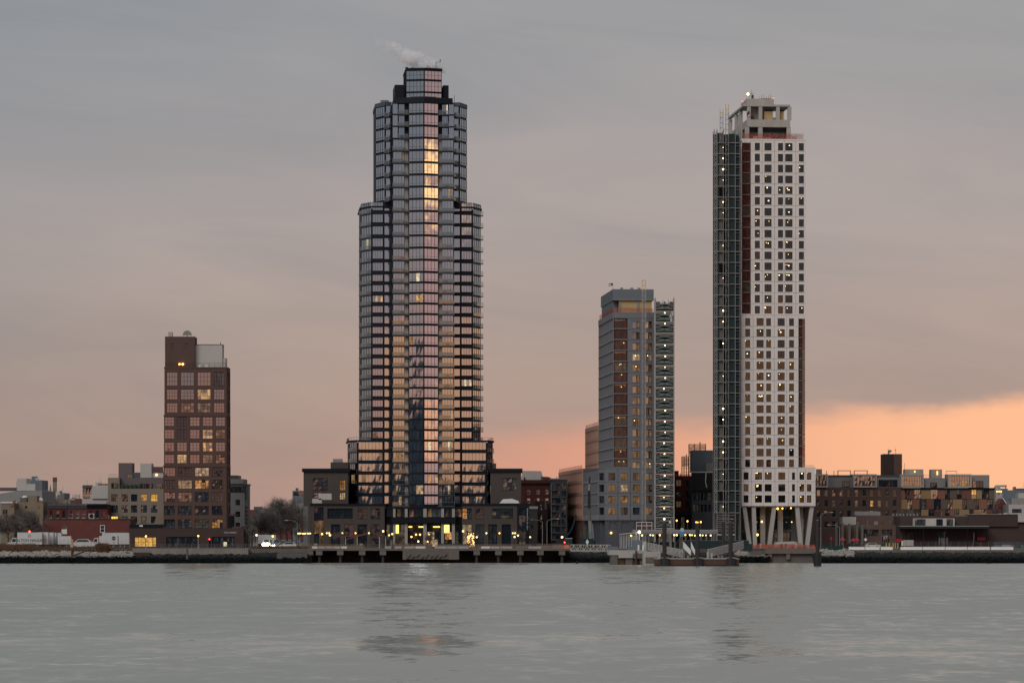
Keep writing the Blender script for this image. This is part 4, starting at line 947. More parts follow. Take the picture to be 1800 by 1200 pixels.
for k in range(8): MB().box(bb.x(968.5), bb.x(976), -1.0, 0, bb.z(861.5 + 12.5 * k), bb.z(860.5 + 12.5 * k), 'mid_grey_clad').build('balcony', T); MB().box(bb.x(968.6), bb.x(970), -.9, -.7, bb.z(861 + 12.5 * k), bb.z(850 + 12.5 * k), 'mid_grey_clad').build('balcony_post', T)
T, bb = simple('shop_house', 'low dark brick shop house with a pale end wall on the side street', 1000, 940, 963, 880.5, None, 16, 'dark_brick', [(943, 946), (950, 953)], [(886, 896), (903, 913), (921, 931)], picker(102, .15), 1, 2, .2)
MB().box(bb.x(957.5), bb.x(961), -.3, -.02, bb.z(895), bb.z(880), 'tan_stucco').build('end_wall', T)
T, bb = simple('corner_shop', 'low grey shop with snow on its roof beside the podium', 985, 931, 945, 894, None, 14, 'concrete_dark', [(934, 937)], [(905, 912), (922, 928)], picker(103, .3), 1, 1, .2)
pent(T, bb, 930.5, 945.5, 889.5, 893.9, 'snowy', -.2, 12, 'roof')

# ================================================================== GREY TOWER UNDER CONSTRUCTION
ROT = R(4.6)
_pc = {}
def facade_panel(T, x, z, w, h, hole, m, y=0.0, dep=.45, ang=0.0, gap=.035, ox=0, oy=0):
    """one cladding panel, its own mesh: front, reveals, edges; hole = (u0,u1,v0,v1) in the panel or None"""
    k = (round(w, 2), round(h, 2), tuple(round(q, 2) for q in hole) if hole else None, m, dep)
    if k not in _pc:
        mb = MB(); a, c, d, e = gap, w - gap, gap, h - gap
        out = [(a, d), (c, d), (c, e), (a, e)]
        if hole:
            u0, u1, v0, v1 = hole; inn = [(u0, v0), (u1, v0), (u1, v1), (u0, v1)]
            for i in range(4):
                j = (i + 1) % 4
                mb.quad((out[i][0], 0, out[i][1]), (out[j][0], 0, out[j][1]), (inn[j][0], 0, inn[j][1]), (inn[i][0], 0, inn[i][1]), m)
                mb.quad((inn[i][0], 0, inn[i][1]), (inn[j][0], 0, inn[j][1]), (inn[j][0], dep, inn[j][1]), (inn[i][0], dep, inn[i][1]), m)
        else: mb.quad(*[(p[0], 0, p[1]) for p in out], m)
        for i in range(4):
            j = (i + 1) % 4; mb.quad((out[j][0], 0, out[j][1]), (out[i][0], 0, out[i][1]), (out[i][0], dep, out[i][1]), (out[j][0], dep, out[j][1]), m)
        _pc[k] = mb.mesh('facade_panel')
    ca, sa = math.cos(ang), math.sin(ang)
    return place(_pc[k], 'facade_panel', T, (ox + ca * x - sa * y, oy + sa * x + ca * y, z), ang)
def netting(T, x0, x1, y, z0, z1, m, rg, name='safety_net'):
    mb = MB(); n = 5
    for i in range(n):
        a, c = x0 + (x1 - x0) * i / n, x0 + (x1 - x0) * (i + 1) / n
        ya, yc = y + .12 * math.sin(i * 2.1), y + .12 * math.sin((i + 1) * 2.1); s = rg.uniform(0, .25)
        mb.quad((a, ya, z0), (c, yc, z0), (c, yc, z1 - s), (a, ya, z1 - s), m)
    return mb.build(name, T)
b = B(930, 1078)
GT = thing('grey_tower', 'grey panelled tower under construction with red netted open bays', 'building', b.loc, ROT)
def grey_tower():
    rg = random.Random(12); s = .159
    X = lambda px: (px - 1078) * s / math.cos(ROT); Z = b.z
    xr = X(1150)
    pitch = 19.0; rows = [564.5 + pitch * i for i in range(14)]
    # body
    block(GT, .5, xr, .75, 38, Z(826), Z(549.5), 'slate_panel'); block(GT, -2.0, xr, -.3, 42, 0, Z(826) - .01, 'slate_panel')
    lits = ['lit_faint', 'lit_faint', 'lit_dim', 'lit_dim', 'lit_warm', 'lit_faint']
    for k, y in enumerate(rows):
        zt, zb = Z(y - 5.0), Z(y + pitch - 5.0)
        if k == 13: zb = Z(822)
        # open bay with net
        MB().box(.15, X(1102.6), -.25, .74, zb, zb + .32, 'grey_panel').build('floor_slab', GT)
        m = 'red_net' if k not in (4, 9, 11, 13) else 'brown_net'
        netting(GT, .3, X(1102), -.05, zb + .33, zt - (.0 if k % 3 else .5), m, rg)
        if k in (2, 4, 5, 6, 9, 12, 13):
            for _ in range(2 if k in (4, 13) else 1): MB().ball((rg.uniform(1.2, 3.4), .35, zt - rg.uniform(.5, 1.2)), .15, 'bulb_warm', 6, 4).build('work_light', GT)
        window(GT, .4, .72, zb + .4, 0, X(1102) - .5, zt - zb - .5, 3, 1, 'lit_faint' if k not in (4, 13) else 'lit_dim')
        for (p0, p1, w0, w1) in ((1102.8, 1129, 1112, 1124.7), (1129.2, 1150, 1134.4, 1146)):
            facade_panel(GT, X(p0), zb, X(p1) - X(p0), zt - zb, (X(w0) - X(p0), X(w1) - X(p0), Z(y + 12.4) - zb, Z(y) - zb), 'grey_panel', -.2, .5)
            l = rg.choice(lits)
            window(GT, X(w0), .22, Z(y + 12.4), 0, X(w1) - X(w0), Z(y) - Z(y + 12.4), 2, 1, 'glass_dark' if rg.random() < .45 else 'glass_mid', (rg.randrange(2),) if rg.random() < .75 else (0, 1), l)
            if l in ('lit_dim', 'lit_warm') and rg.random() < .5: MB().ball((X(w0) + rg.uniform(.5, 1.4), .12, Z(y) - .5), .13, 'bulb_warm', 6, 4).build('work_light', GT)
        # side face: ribbon of narrow windows and a pale spandrel band
        MB().box(-.15, .49, .2, 38, Z(y + pitch - 4.6), Z(y + 12.6), 'pale_band').build('spandrel', GT)
        for q in range(4):
            window(GT, .18, 37.6 - q * 9.4, Z(y + 12.4), R(-90), 9.0, Z(y) - Z(y + 12.4) + .7, 12, 1, 'glass_mid', (rg.randrange(12),) if rg.random() < .1 else (), 'lit_dim', 'grey_panel', .30)
    # vertical fins standing proud of the side walls
    for x_, y0_, y1_, z0_, z1_ in ((-.15, .3, 37.8, Z(822), Z(559.5)), (-4.2, 2.1, 41.8, Z(914), Z(823.6))):
        mb = MB(); n = int((y1_ - y0_) / 2.2)
        for i in range(n + 1):
            y = y0_ + (y1_ - y0_) * i / n; mb.box(x_ + .06, x_ + .3, y - .07, y + .07, z0_, z1_, 'grey_panel')
        kind(mb.build('fin_row', GT), 'stuff')
    facade_panel(GT, -.1, Z(559.4), xr + .1, Z(548.5) - Z(559.4), None, 'grey_panel', -.25, .9)
    MB().box(-.16, .5, .66, 38, Z(559.4), Z(548.5), 'grey_panel').build('parapet', GT)
    MB().box(-.1, .14, -.24, .3, Z(822), Z(559.5), 'grey_panel').build('corner_post', GT)
    # lower block
    ys_ = [831, 851.4, 871.2, 891.5]; L0, L1 = X(1062.7), X(1150)
    cols = [(1062.7, 1085.5, 1069, 1080.8), (1085.7, 1107.5, 1091, 1103), (1107.7, 1129.3, 1112, 1124), (1129.5, 1150, 1134.8, 1146)]
    ch0, ch1 = (-4.1, 1.9), (L0, -.8); cl = math.dist(ch0, ch1); ca_ = math.atan2(ch1[1] - ch0[1], ch1[0] - ch0[0])
    lm = {(1, 1): 'lit_warm', (1, 0): 'lit_faint', (1, 2): 'lit_dim', (0, 1): 'lit_dim', (2, 0): 'lit_dim', (2, 1): 'lit_warm', (2, 2): 'lit_dim', (3, 0): 'lit_dim', (0, 2): 'lit_faint', (0, 3): 'lit_dim', (3, 3): 'lit_dim'}
    for k, y in enumerate(ys_):
        zt, zb = Z(y - 4.6) if k else Z(823.5), (Z(ys_[k + 1] - 4.6) if k < 3 else Z(914))
        for c, (p0, p1, w0, w1) in enumerate(cols):
            facade_panel(GT, X(p0), zb, X(p1) - X(p0), zt - zb, (X(w0) - X(p0), X(w1) - X(p0), Z(y + 12.6) - zb, Z(y) - zb), 'grey_panel', -.8, .5)
            window(GT, X(w0), -.36, Z(y + 12.6), 0, X(w1) - X(w0), Z(y) - Z(y + 12.6), 2, 1, 'glass_dark', (0, 1) if (k, c) in lm else (), lm.get((k, c), 'lit_dim'))
        facade_panel(GT, 0, zb, cl, zt - zb, (.45, cl - .45, Z(y + 12.6) - zb, Z(y) - zb), 'grey_panel', 0, .5, ca_, ox=ch0[0], oy=ch0[1])
        window(GT, ch0[0] + math.cos(ca_) * .45 - math.sin(ca_) * .42, ch0[1] + math.sin(ca_) * .45 + math.cos(ca_) * .42, Z(y + 12.6), ca_, cl - .9, Z(y) - Z(y + 12.6), 2, 1, 'glass_mid' if k == 1 else 'glass_dark')
        MB().box(-4.2, -3.4, 2.0, 42, zb + .02, Z(y + 12.8), 'pale_band').build('spandrel', GT)
        for q in range(4): window(GT, -4.0, 41.6 - q * 9.9, Z(y + 12.8), R(-90), 9.5, zt - Z(y + 12.8) - .02, 12, 1, 'glass_mid', (), 'lit_dim', 'grey_panel', .30)
    MB().prism([(-4.2, 42), (-4.2, 1.8), (L0, -.85), (xr, -.85), (xr, 42)], Z(823.4), Z(822), 'grey_panel').build('setback_roof', GT)
    # base: slate walls and openings
    facade(GT, L0, -.5, 0, xr - L0, 0, Z(914.1), [(X(a) - L0, X(c) - L0, Z(930) if a < 1128 else .2, Z(917.5)) for a, c in ((1071, 1084.5), (1092, 1106), (1114, 1127), (1133, 1146))], 'slate_panel', lambda i: ('glass_dark', (0, 1) if i < 2 else (), 'lit_faint'), 2, 1, .4)
    MB().box(-3.4, -2.1, 2.2, 42, 0, Z(914.1), 'slate_panel').build('base_wall', GT)
    MB().ball((X(1073.5), -1.0, Z(936)), .28, 'bulb_amber').build('wall_lamp', GT)
    # roof: recessed boarded storey, dark penthouse, flag
    zr = Z(548)
    block(GT, X(1090), xr - .3, 3, 30, zr, Z(526), 'plywood', 'boarded_storey')
    for px in (1090, 1122.5, 1132): MB().box(X(px), X(px) + .5, 2.8, 2.99, zr, Z(526), 'mid_grey_clad').build('pier', GT)
    MB().box(X(1079), xr + .2, 2.4, 34, Z(526), Z(507), 'blue_slate').build('penthouse', GT)
    MB().box(X(1080), X(1089), 5, 33, zr, Z(526) - .01, 'blue_slate').build('penthouse_base', GT)
    MB().box(X(1079) - .05, xr + .3, 2.3, 34.1, Z(526.3), Z(525), 'mid_grey_clad').build('roof_trim', GT)
    for px in (1096, 1114, 1127): MB().box(X(px) - .35, X(px) + .35, 4, 5, Z(507), Z(503.6), 'steel').build('roof_vent', GT)
    netting(GT, X(1079), X(1149), .2, zr, zr + 1.3, 'orange_net', rg, 'edge_netting')
    mb = MB()
    for i in range(6): mb.quad((-.05, .3 + i * 6, zr), (-.05, .3 + (i + 1) * 6 - .1, zr), (-.05, .3 + (i + 1) * 6 - .1, zr + 1.2), (-.05, .3 + i * 6, zr + 1.3), 'orange_net')
    mb.build('edge_netting', GT)
    mb = MB(); mb.tube((X(1079.5), 3, Z(507)), (X(1079.5), 3, Z(495.5)), .06, 'pale_steel'); mb.build('flagpole', GT)
    fl = MB(); fx = X(1079.3)
    fl.add([(fx, 3, Z(496)), (fx - .55, 3.05, Z(496.6)), (fx - .55, 3.05, Z(499.6)), (fx, 3, Z(499.2))], [(0, 1, 2, 3)], 'lettering_dark')
    for i in range(4):
        m = 'red_cloth' if i % 2 == 0 else 'white_paint'; a, c = 496.4 + i * 1.5, 496.4 + (i + 1) * 1.5
        fl.add([(fx - .56, 3.05, Z(a)), (fx - 1.2, 3.2, Z(a + .8)), (fx - 1.2, 3.2, Z(c + .8)), (fx - .56, 3.05, Z(c))], [(0, 1, 2, 3)], m)
        if i >= 2: fl.add([(fx, 3, Z(a + .2)), (fx - .55, 3.05, Z(a + .3)), (fx - .55, 3.05, Z(c + .1)), (fx, 3, Z(c))], [(0, 1, 2, 3)], m)
    fl.build('flag', GT)
grey_tower()
def lattice(name, label, X0, y0, wd, z0, z1, step=1.5, top='plywood', toph=3.0, m='pale_steel', group=None, T=None, r=.055):
    """square lattice mast; on its own or as a part of T"""
    mb = MB(); h = wd / 2
    cs = [(X0 - h, y0 - h), (X0 + h, y0 - h), (X0 + h, y0 + h), (X0 - h, y0 + h)]
    for x, y in cs: mb.bar((x, y, z0), (x, y, z1 - toph), r, m); mb.bar((x, y, z1 - toph), (x, y, z1), r * 1.1, 'yellow_paint')
    n = int((z1 - z0) / step)
    for i in range(n + 1):
        z = z0 + i * step; mm = m if z < z1 - toph else 'yellow_paint'
        for a, c in zip(cs, cs[1:] + cs[:1]): mb.bar((*a, z), (*c, z), r * .7, mm)
        if i < n:
            for a, c in ((cs[0], cs[1]), (cs[3], cs[0])): mb.bar((*(a if i % 2 else c), z), (*(c if i % 2 else a), z + step), r * .7, mm)
    return mb.build(name, T)
m_o = lattice('mast', '', 0, 0, .95, 0, b.z(494.5), 1.4)
m_o.location = (wx(1131.8, 925), 925, GZ); tag(m_o, 'slim lattice mast with yellow top fixed in front of the grey tower', 'mast')
m_o.name = 'lattice_mast'

def hoist(name, label, D, x0, x1, ytop, ybot, pitch, lights, braces, seed):
    bb = B(D, (x0 + x1) / 2); T = thing(name, label, 'hoist tower', bb.loc); rg = random.Random(seed)
    X0, X1 = bb.x(x0), bb.x(x1); dep = 4.0
    zt, zb = bb.z(ytop), bb.z(ybot)
    for x in (X0 + .12, X1 - .12):
        for y in (0, dep): MB().tube((x, y, 0), (x, y, zt + .8), .15, 'pale_steel', n=5).build('post', T)
    n = int((ybot - ytop) / pitch)
    fm = MB().box(X0, X1, -.15, dep, -.12, .12, 'pale_steel').mesh('landing')
    br = MB()
    hgt = pitch * D / F
    for f in (.20, .34, .66, .80) if braces else (.5,): br.bar((X0 + .15, -.18, hgt * f), (X1 - .15, -.18, hgt * f), .035, 'pale_steel')
    if braces:
        xm = (X0 + X1) / 2
        for a, c in ((.18, .52), (.52, .18), (.52, .86), (.86, .52)): br.bar((X0 + .15, -.2, hgt * a), (X1 - .15, -.2, hgt * c), .04, 'pale_steel')
    brm = br.mesh('brace')
    nm = MB().box(X0 + .2, X1 - .2, .5, .55, hgt * .12, hgt * .62, 'green_net').mesh('netting')
    nm2 = MB().box(X0 + .2, X1 - .2, dep - .3, dep - .25, .2, hgt - .2, 'dark_paint').mesh('back_panel')
    for k in range(n):
        z = bb.z(ytop + (k + 1) * pitch)
        l = place(fm, 'landing', T, (0, 0, z)); place(brm, 'brace', l); place(nm, 'netting', l); place(nm2, 'back_panel', l)
        s = lights.get(k)
        if s: MB().ball(((X0 + X1) / 2 + rg.uniform(-.2, .2), .1, z + hgt * .85), .28 * s, 'bulb_white').build('work_light', T)
    return T, bb
T, bb = hoist('construction_hoist', 'green netted hoist scaffold with a column of lamps beside the grey tower', 924, 1151, 1185.5, 528, 930, 19.05,
              {k: (.62 if k % 3 else .42) for k in range(1, 21) if k not in (3,)} | {20: .9}, True, 5)
MB().box(bb.x(1151.5), bb.x(1185), .2, 3.9, bb.z(543), bb.z(530), 'green_board').build('top_enclosure', T)
for x in (1160, 1170): MB().box(bb.x(x), bb.x(x + 7), .05, .18, bb.z(534), bb.z(528), 'white_paint').build('banner', T)
mb = MB(); [mb.bar((bb.x(x), 0, bb.z(543)), (bb.x(x), 0, bb.z(526)), .05, 'steel') for x in (1153, 1165, 1175, 1184)]; kind(mb.build('guard_post', T), 'stuff')
for x, y in ((1177, 552), (1180, 548), (1178, 558)): MB().box(bb.x(x), bb.x(x + 4), -.3, -.25, bb.z(y + 7), bb.z(y), 'pale_clad').build('loose_sheet', T)

# terracotta blocks of the same street, behind the grey tower
TL = thing('terracotta_building', 'long low terracotta panelled building with an orange edged roof behind the grey tower', 'building', b.loc, ROT)
TU = thing('terracotta_building', 'taller terracotta block standing directly behind the grey tower', 'building', b.loc, ROT)
def terracotta():
    for T, x, ya, yb_, ytop, ybot, pitch, first in ((TL, -4.3, 43, 116, 823, 914, 21.0, 829), (TU, .0, 39.5, 76, 747, 823, 20.6, 754)):
        Dm = 930 + ya; Z = lambda py: wz(py, Dm) - GZ
        block(T, x + .3, x + 18, ya, yb_, 0, Z(ytop) - .02, 'terracotta_dark')
        n = int((yb_ - ya) / 9)
        y = first; k = 0
        while y + 15 < ybot + 3:
            MB().box(x - .1, x + .29, ya, yb_, Z(y + pitch - 1), Z(y + 14), 'terracotta').build('spandrel', T)
            for q in range(n):
                w0 = (yb_ - ya) / n
                window(T, x + .16, yb_ - .2 - q * w0, Z(y + 14), R(-90), w0 - .4, Z(y) - Z(y + 14), 7, 1, 'glass_dark', (), 'lit_dim', 'terracotta', .5)
            y += pitch; k += 1
        MB().box(x - .12, x + .29, ya - .02, yb_ + .02, Z(first), Z(ytop), 'terracotta').build('parapet', T)
        mb = MB(); nf = int((yb_ - ya) / 2.2)
        for i in range(nf + 1):
            y = ya + (yb_ - ya) * i / nf; mb.box(x - .09, x + .25, y - .18, y + .18, Z(ybot), Z(first), 'terracotta')
        kind(mb.build('fin_row', T), 'stuff')
        if T is TU: MB().box(x - .1, x + 18, ya - .15, ya - .01, Z(823), Z(ytop), 'terracotta').build('end_wall', T)
        mb = MB()
        for i in range(n * 2):
            w0 = (yb_ - ya) / n / 2; mb.quad((x, ya + i * w0, Z(ytop)), (x, ya + (i + .85) * w0, Z(ytop)), (x, ya + (i + .8) * w0, Z(ytop) + 1.1), (x, ya + i * w0, Z(ytop) + .9), 'orange_net')
        mb.build('edge_netting', T)
    Z = lambda py: wz(py, 975) - GZ
    MB().box(2, 8, 60, 75, Z(823), Z(816), 'mid_grey_clad').build('roof_plant', TL)
    MB().box(-3.9, -2.9, 43.2, 115, 0, Z(914) - .05, 'terracotta_dark').build('base_wall', TL)
terracotta()
bq = B(1085, 992); T = thing('red_panel_building', 'small dark red panelled building at the far end of the terracotta row', 'building', bq.loc, R(4.6))
block(T, bq.x(986.5), bq.x(1004), 0, 18, 0, bq.z(858), 'deep_red_brick')
for k in range(3): window(T, bq.x(988), -.06, bq.z(877 + k * 20), 0, bq.x(997) - bq.x(988), 2.6, 4, 1, 'glass_dark', (), 'lit_dim', 'panel_red', .25)
MB().box(bq.x(986), bq.x(1004), -.3, 3, bq.z(858), bq.z(852), 'panel_red').build('parapet', T)

# ================================================================== WHITE TOWER UNDER CONSTRUCTION
b = B(930, 1303)
WT = thing('white_tower', 'tall white panelled tower on slanted columns with lamps in its windows', 'skyscraper', b.loc, ROT)
def white_tower():
    rg = random.Random(33); s = .159; Z = b.z
    X = lambda px: (px - 1303) * s / math.cos(ROT)
    pitch = 19.1
    up = [251 + pitch * i for i in range(16)]; mid = [559 + pitch * i for i in range(14)]; low = [829.7, 850.4, 869.9]
    ucol = [(1327, 1336), (1344, 1356.7), (1368, 1377), (1380.7, 1393.8), (1405, 1413.9)]; uedge = [1319.6, 1340, 1362, 1379, 1399.5, 1416.9]
    mcol = [(1310, 1318.7), (1330, 1342.7), (1347, 1355.7), (1367.3, 1380), (1387.6, 1396.3)]; medge = [1302.8, 1324, 1344.8, 1361.5, 1383.5, 1404.4]
    lcol = [(1307, 1315.7), (1327.3, 1339.7), (1344.3, 1356.7), (1368.4, 1380.8), (1392.7, 1398), (1406, 1414.4), (1418.8, 1427)]; ledge = [1303, 1321, 1342, 1362.5, 1387, 1402, 1416.6, 1434.5]
    core = MB()
    # interior: floor slabs, a back wall 5 m in, cross walls
    def level(y, zt, zb, cols, edges, wh, tag_, y0=0.0):
        xa, xb = X(edges[0]), X(edges[-1])
        MB().box(xa + .25, xb - .25, y0 + .46, 5.2, zb - .14, zb + .14, 'raw_slab').build('floor_slab', WT)
        for (w0, w1), e0, e1 in zip(cols, edges, edges[1:]):
            facade_panel(WT, X(e0), zb, X(e1) - X(e0), zt - zb, (X(w0) - X(e0), X(w1) - X(e0), Z(y + wh) - zb, Z(y) - zb), 'white_panel', y0, .42)
            window(WT, X(w0), y0 + .36, Z(y + wh), 0, X(w1) - X(w0), Z(y) - Z(y + wh), 2 if w1 - w0 > 10 else 1, 1, 'glass_clear', (), 'lit_dim', 'dark_paint', .12)
            big = w1 - w0 > 10
            p = .55 if big else .26
            if rg.random() < p:
                for _ in range(rg.choice((1, 1, 2, 3)) if big else 1):
                    bx = X(w0) + rg.uniform(.25, .85) * (X(w1) - X(w0)); by = y0 + rg.uniform(1.0, 3.6)
                    r = rg.uniform(.09, .17)
                    MB().ball((bx, by, zt - rg.uniform(.75, 1.5)), r, 'bulb_warm' if rg.random() < .75 else 'bulb_white', 6, 4).build('work_light', WT)
    for k, y in enumerate(up):
        zt, zb = Z(y - 4.4), Z(y + pitch - 4.4)
        if k == 15: zb = Z(552)
        level(y, zt, zb, ucol, uedge, 13.3, 'u')
        # netted open corner
        MB().box(X(1303.4), X(1319.4), -.05, 5, zb - .16, zb + .16, 'terracotta_dark').build('floor_slab', WT)
        netting(WT, X(1304), X(1319.4), .05, zb + .17, zt - .2, 'brown_net' if k in (3, 6, 13) else 'red_net', rg)
    for k, y in enumerate(mid):
        zt, zb = Z(y - 5.0), Z(y + pitch - 5.0)
        if k == 0: zt = Z(552) - .02
        if k == 13: zb = Z(822)
        level(y, zt, zb, mcol, medge, 13.2, 'm')
        MB().box(X(1404.7), X(1416.4), .3, 5, zb - .16, zb + .16, 'terracotta_dark').build('floor_slab', WT)
        netting(WT, X(1404.8), X(1416.2), .35, zb + .17, zt - .15, 'red_net' if k in (0, 1, 2, 12) else 'brown_net', rg)
        mb = MB(); mb.quad((X(1416.3), .35, zb + .17), (X(1416.3), 12, zb + .17), (X(1416.3), 12, zt - .2), (X(1416.3), .35, zt - .2), 'brown_net'); mb.build('safety_net', WT)
    for k, y in enumerate(low):
        zt, zb = (Z(822) - .03 if k == 0 else Z(y - 4.6)), (Z(low[k + 1] - 4.6) if k < 2 else Z(889))
        level(y, zt, zb, lcol, ledge, 12.9, 'l', -.12)
    # solid rear, core walls, soffits and parapets
    block(WT, X(1303), X(1416.6), 5.2, 26, Z(822), Z(245), 'raw_slab', 'core'); block(WT, X(1303.2), X(1434), 5.21, 26, Z(889), Z(822) - .01, 'raw_slab', 'core')
    for xx in (1319.6, 1361, 1399, 1416.7): MB().box(X(xx) - .12, X(xx) + .02, .5, 5.19, Z(552), Z(247), 'raw_slab').build('cross_wall', WT)
    for xx in (1303, 1344.8, 1383.5, 1404.3): MB().box(X(xx) + .02, X(xx) + .16, .5, 5.19, Z(822), Z(553), 'raw_slab').build('cross_wall', WT)
    for xx in (1303.2, 1362, 1402, 1434.2): MB().box(X(xx) - .04, X(xx) + .1, .4, 5.2, Z(889) + .1, Z(823), 'raw_slab').build('cross_wall', WT)
    MB().box(X(1302.8), X(1417.2), -.04, 5.2, Z(246.6), Z(244), 'white_panel').build('parapet', WT)
    MB().box(X(1302.8), X(1304.1), -.04, .5, Z(552), Z(246.7), 'white_panel').build('corner_post', WT)
    MB().box(X(1302.8), X(1319.5), -.04, .4, Z(251), Z(246.7), 'white_panel').build('lintel', WT)
    MB().box(X(1302.5), X(1417.2), -.06, 5.1, Z(553), Z(551.2), 'white_panel').build('setback_band', WT)
    MB().box(X(1404.4), X(1417.2), -.04, .5, Z(559.5), Z(553.05), 'white_panel').build('lintel', WT)
    MB().box(X(1404.5), X(1434.7), -.1, 5.1, Z(823.2), Z(821), 'white_panel').build('setback_band', WT)
    MB().box(X(1303), X(1434.5), .3, 25, Z(889) - .25, Z(889) - .02, 'concrete').build('soffit', WT)
    mb = MB()
    for i in range(9): x = X(1418 + i * 1.7); mb.bar((x, .4, Z(821)), (x, .4, Z(816.5)), .04, 'steel')
    kind(mb.build('guard_post', WT), 'stuff')
    # slanted concrete columns
    for xt, xb in ((1309, 1319), (1325.5, 1328), (1362, 1353), (1402.5, 1409), (1428.5, 1420)):
        a, c, hw = X(xt), X(xb), .56
        zt, zb = Z(889) - .26, Z(961)
        MB().add([(c - hw, .4, zb), (c + hw, .4, zb), (a + hw, .4, zt), (a - hw, .4, zt), (c - hw, 1.6, zb), (c + hw, 1.6, zb), (a + hw, 1.6, zt), (a - hw, 1.6, zt)],
                 [(0, 1, 2, 3), (5, 4, 7, 6), (4, 0, 3, 7), (1, 5, 6, 2), (3, 2, 6, 7), (4, 5, 1, 0)], 'concrete').build('slanted_column', WT)
    # lobby behind the columns
    cols = [(1311, 1320), (1330, 1346), (1362, 1374), (1384, 1398), (1411, 1422)]
    rects = [(X(a) - X(1306), X(c) - X(1306), z_[0], z_[1]) for a, c in cols for z_ in ((.3, Z(935)), (Z(930), Z(911)), (Z(906), Z(892)))]
    facade(WT, X(1306), 7, 0, X(1431) - X(1306), 0, Z(889) - .27, rects, 'concrete_dark', picker(9, .45, ('glass_dark',), ('lit_dim', 'lit_faint', 'lit_dim'), 4, .6), 2, 1, .3)
    block(WT, X(1306), X(1431), 7.5, 22, 0, Z(889) - .28, 'concrete_dark', 'lobby_body')
    for px in (1345.5, 1377, 1413): MB().box(X(px) - .7, X(px) + .7, 4.5, 5.9, 0, Z(889) - .26, 'concrete').build('lobby_column', WT)
    for px, py, s_ in ((1334, 937.5, .34), (1342, 914.5, .3), (1370, 891.5, .3), (1378.5, 891, .22), (1393.5, 890.5, .2), (1395, 915, .15), (1366, 892, .25)):
        MB().ball((X(px), 2.6, Z(py) - .3), s_, 'bulb_amber' if py < 900 else 'bulb_warm').build('work_light', WT)
    MB().box(X(1290), X(1305), 1.0, 3, Z(942), Z(933), 'green_board').build('hoarding', WT)
    # concrete crown still being cast
    zr = Z(244); x0, x1 = X(1315.8), X(1392.8)
    MB().box(x0, x1, 3, 33, Z(220.6), Z(207.8), 'concrete').build('crown_beam', WT)
    MB().box(x0 + .6, x1 - .6, 5, 31, zr, Z(220.7), 'dark_paint').build('crown_void_shade', WT)  # solid dark box, its colour stands in for shade in the open storey
    for px in (1314.5, 1338, 1388.5):
        MB().box(X(px) - .3, X(px) + .9, 3.1, 4.0, zr, Z(220.7), 'concrete').build('crown_column', WT)
    for y in (12, 20, 32): MB().box(x0 - .9, x0 + .1, y - .5, y + .5, zr, Z(186), 'concrete').build('crown_column', WT)
    for px in (1316.5, 1337, 1368, 1388.8): MB().box(X(px), X(px) + 1.0, 3.1, 4.1, Z(207.7), Z(184.5), 'concrete').build('crown_column', WT)
    MB().box(X(1320), X(1362), 6, 7, Z(207.7), Z(184.5), 'concrete').build('crown_wall', WT)
    for a, c, t_ in ((1348, 1363.5, 192), (1371, 1383, 192)):
        MB().box(X(a), X(c), 4.6, 4.9, Z(207.6), Z(t_), 'plywood').build('plywood_screen', WT); MB().box(X(a) + .3, X(c), 4.7, 5.0, Z(t_), Z(188.5), 'green_board').build('screen_top', WT)
    MB().box(x0, X(1363.6), 3, 14, Z(184.4), Z(171), 'concrete').build('crown_block', WT)
    MB().box(X(1363.6), x1, 3, 14, Z(184.4), Z(181), 'concrete').build('crown_beam', WT)
    MB().box(x0 - 1, x0 - .02, 3.1, 33, Z(184.4), Z(181), 'concrete').build('crown_beam', WT)
    netting(WT, X(1304), X(1412), .3, zr, zr + 1.5, 'orange_net', rg, 'edge_netting')
    mb = MB(); [mb.bar((X(1305 + i * 12), .25, zr), (X(1305 + i * 12), .25, zr + 1.7), .04, 'steel') for i in range(10)]; mb.bar((X(1304), .25, zr + 1.65), (X(1412), .25, zr + 1.65), .035, 'steel'); kind(mb.build('guard_rail', WT), 'stuff')
    for px0, px1, py0, py1, yy, m_ in ((1322, 1330, 207.7, 200, 4.4, 'rust'), (1341, 1347, 207.7, 197, 4.3, 'timber'), (1364, 1368, 207.7, 203, 4.2, 'steel'), (1327, 1334, 244, 238, 2.0, 'plywood'), (1346, 1358, 244, 240, 1.8, 'steel'), (1396, 1404, 244, 237, 2.5, 'pale_clad'), (1372, 1377, 244, 239.5, 1.6, 'rust'), (1343, 1361, 171, 168.6, 5, 'timber'), (1352, 1356, 171, 166.8, 7, 'steel')):
        MB().box(X(px0), X(px1), yy, yy + 1.2, Z(py0), Z(py1), m_).build('site_material', WT)
    for k in range(7): MB().bar((X(1338 + k * 4), 3.2, Z(171)), (X(1338 + k * 4), 3.2, Z(171) + .7 + .3 * (k % 3)), .04, 'rust').build('starter_bar', WT)
    zt = Z(171); mb = MB()
    for i in range(5): mb.bar((X(1316 + i * 3), 4, zt), (X(1316 + (i * 7) % 14), 4.3, zt + 1.7), .06, 'steel')
    mb.bar((X(1316), 4, zt + 1.5), (X(1329), 4, zt + 1.6), .06, 'rust'); mb.bar((X(1325), 4, zt), (X(1325), 4, zt + 2.6), .05, 'steel'); mb.box(X(1326), X(1329), 4, 5, zt, zt + 1.2, 'rust'); kind(mb.build('formwork', WT), 'stuff')
    MB().ball((X(1318.3), 3.6, Z(162.5)), .34, 'bulb_white').build('work_light', WT)
    for px, y in ((1308.5, 176), (1363, 169.3)): MB().ball((X(px), 3.4, Z(y)), .13, 'bulb_red').build('warning_light', WT)
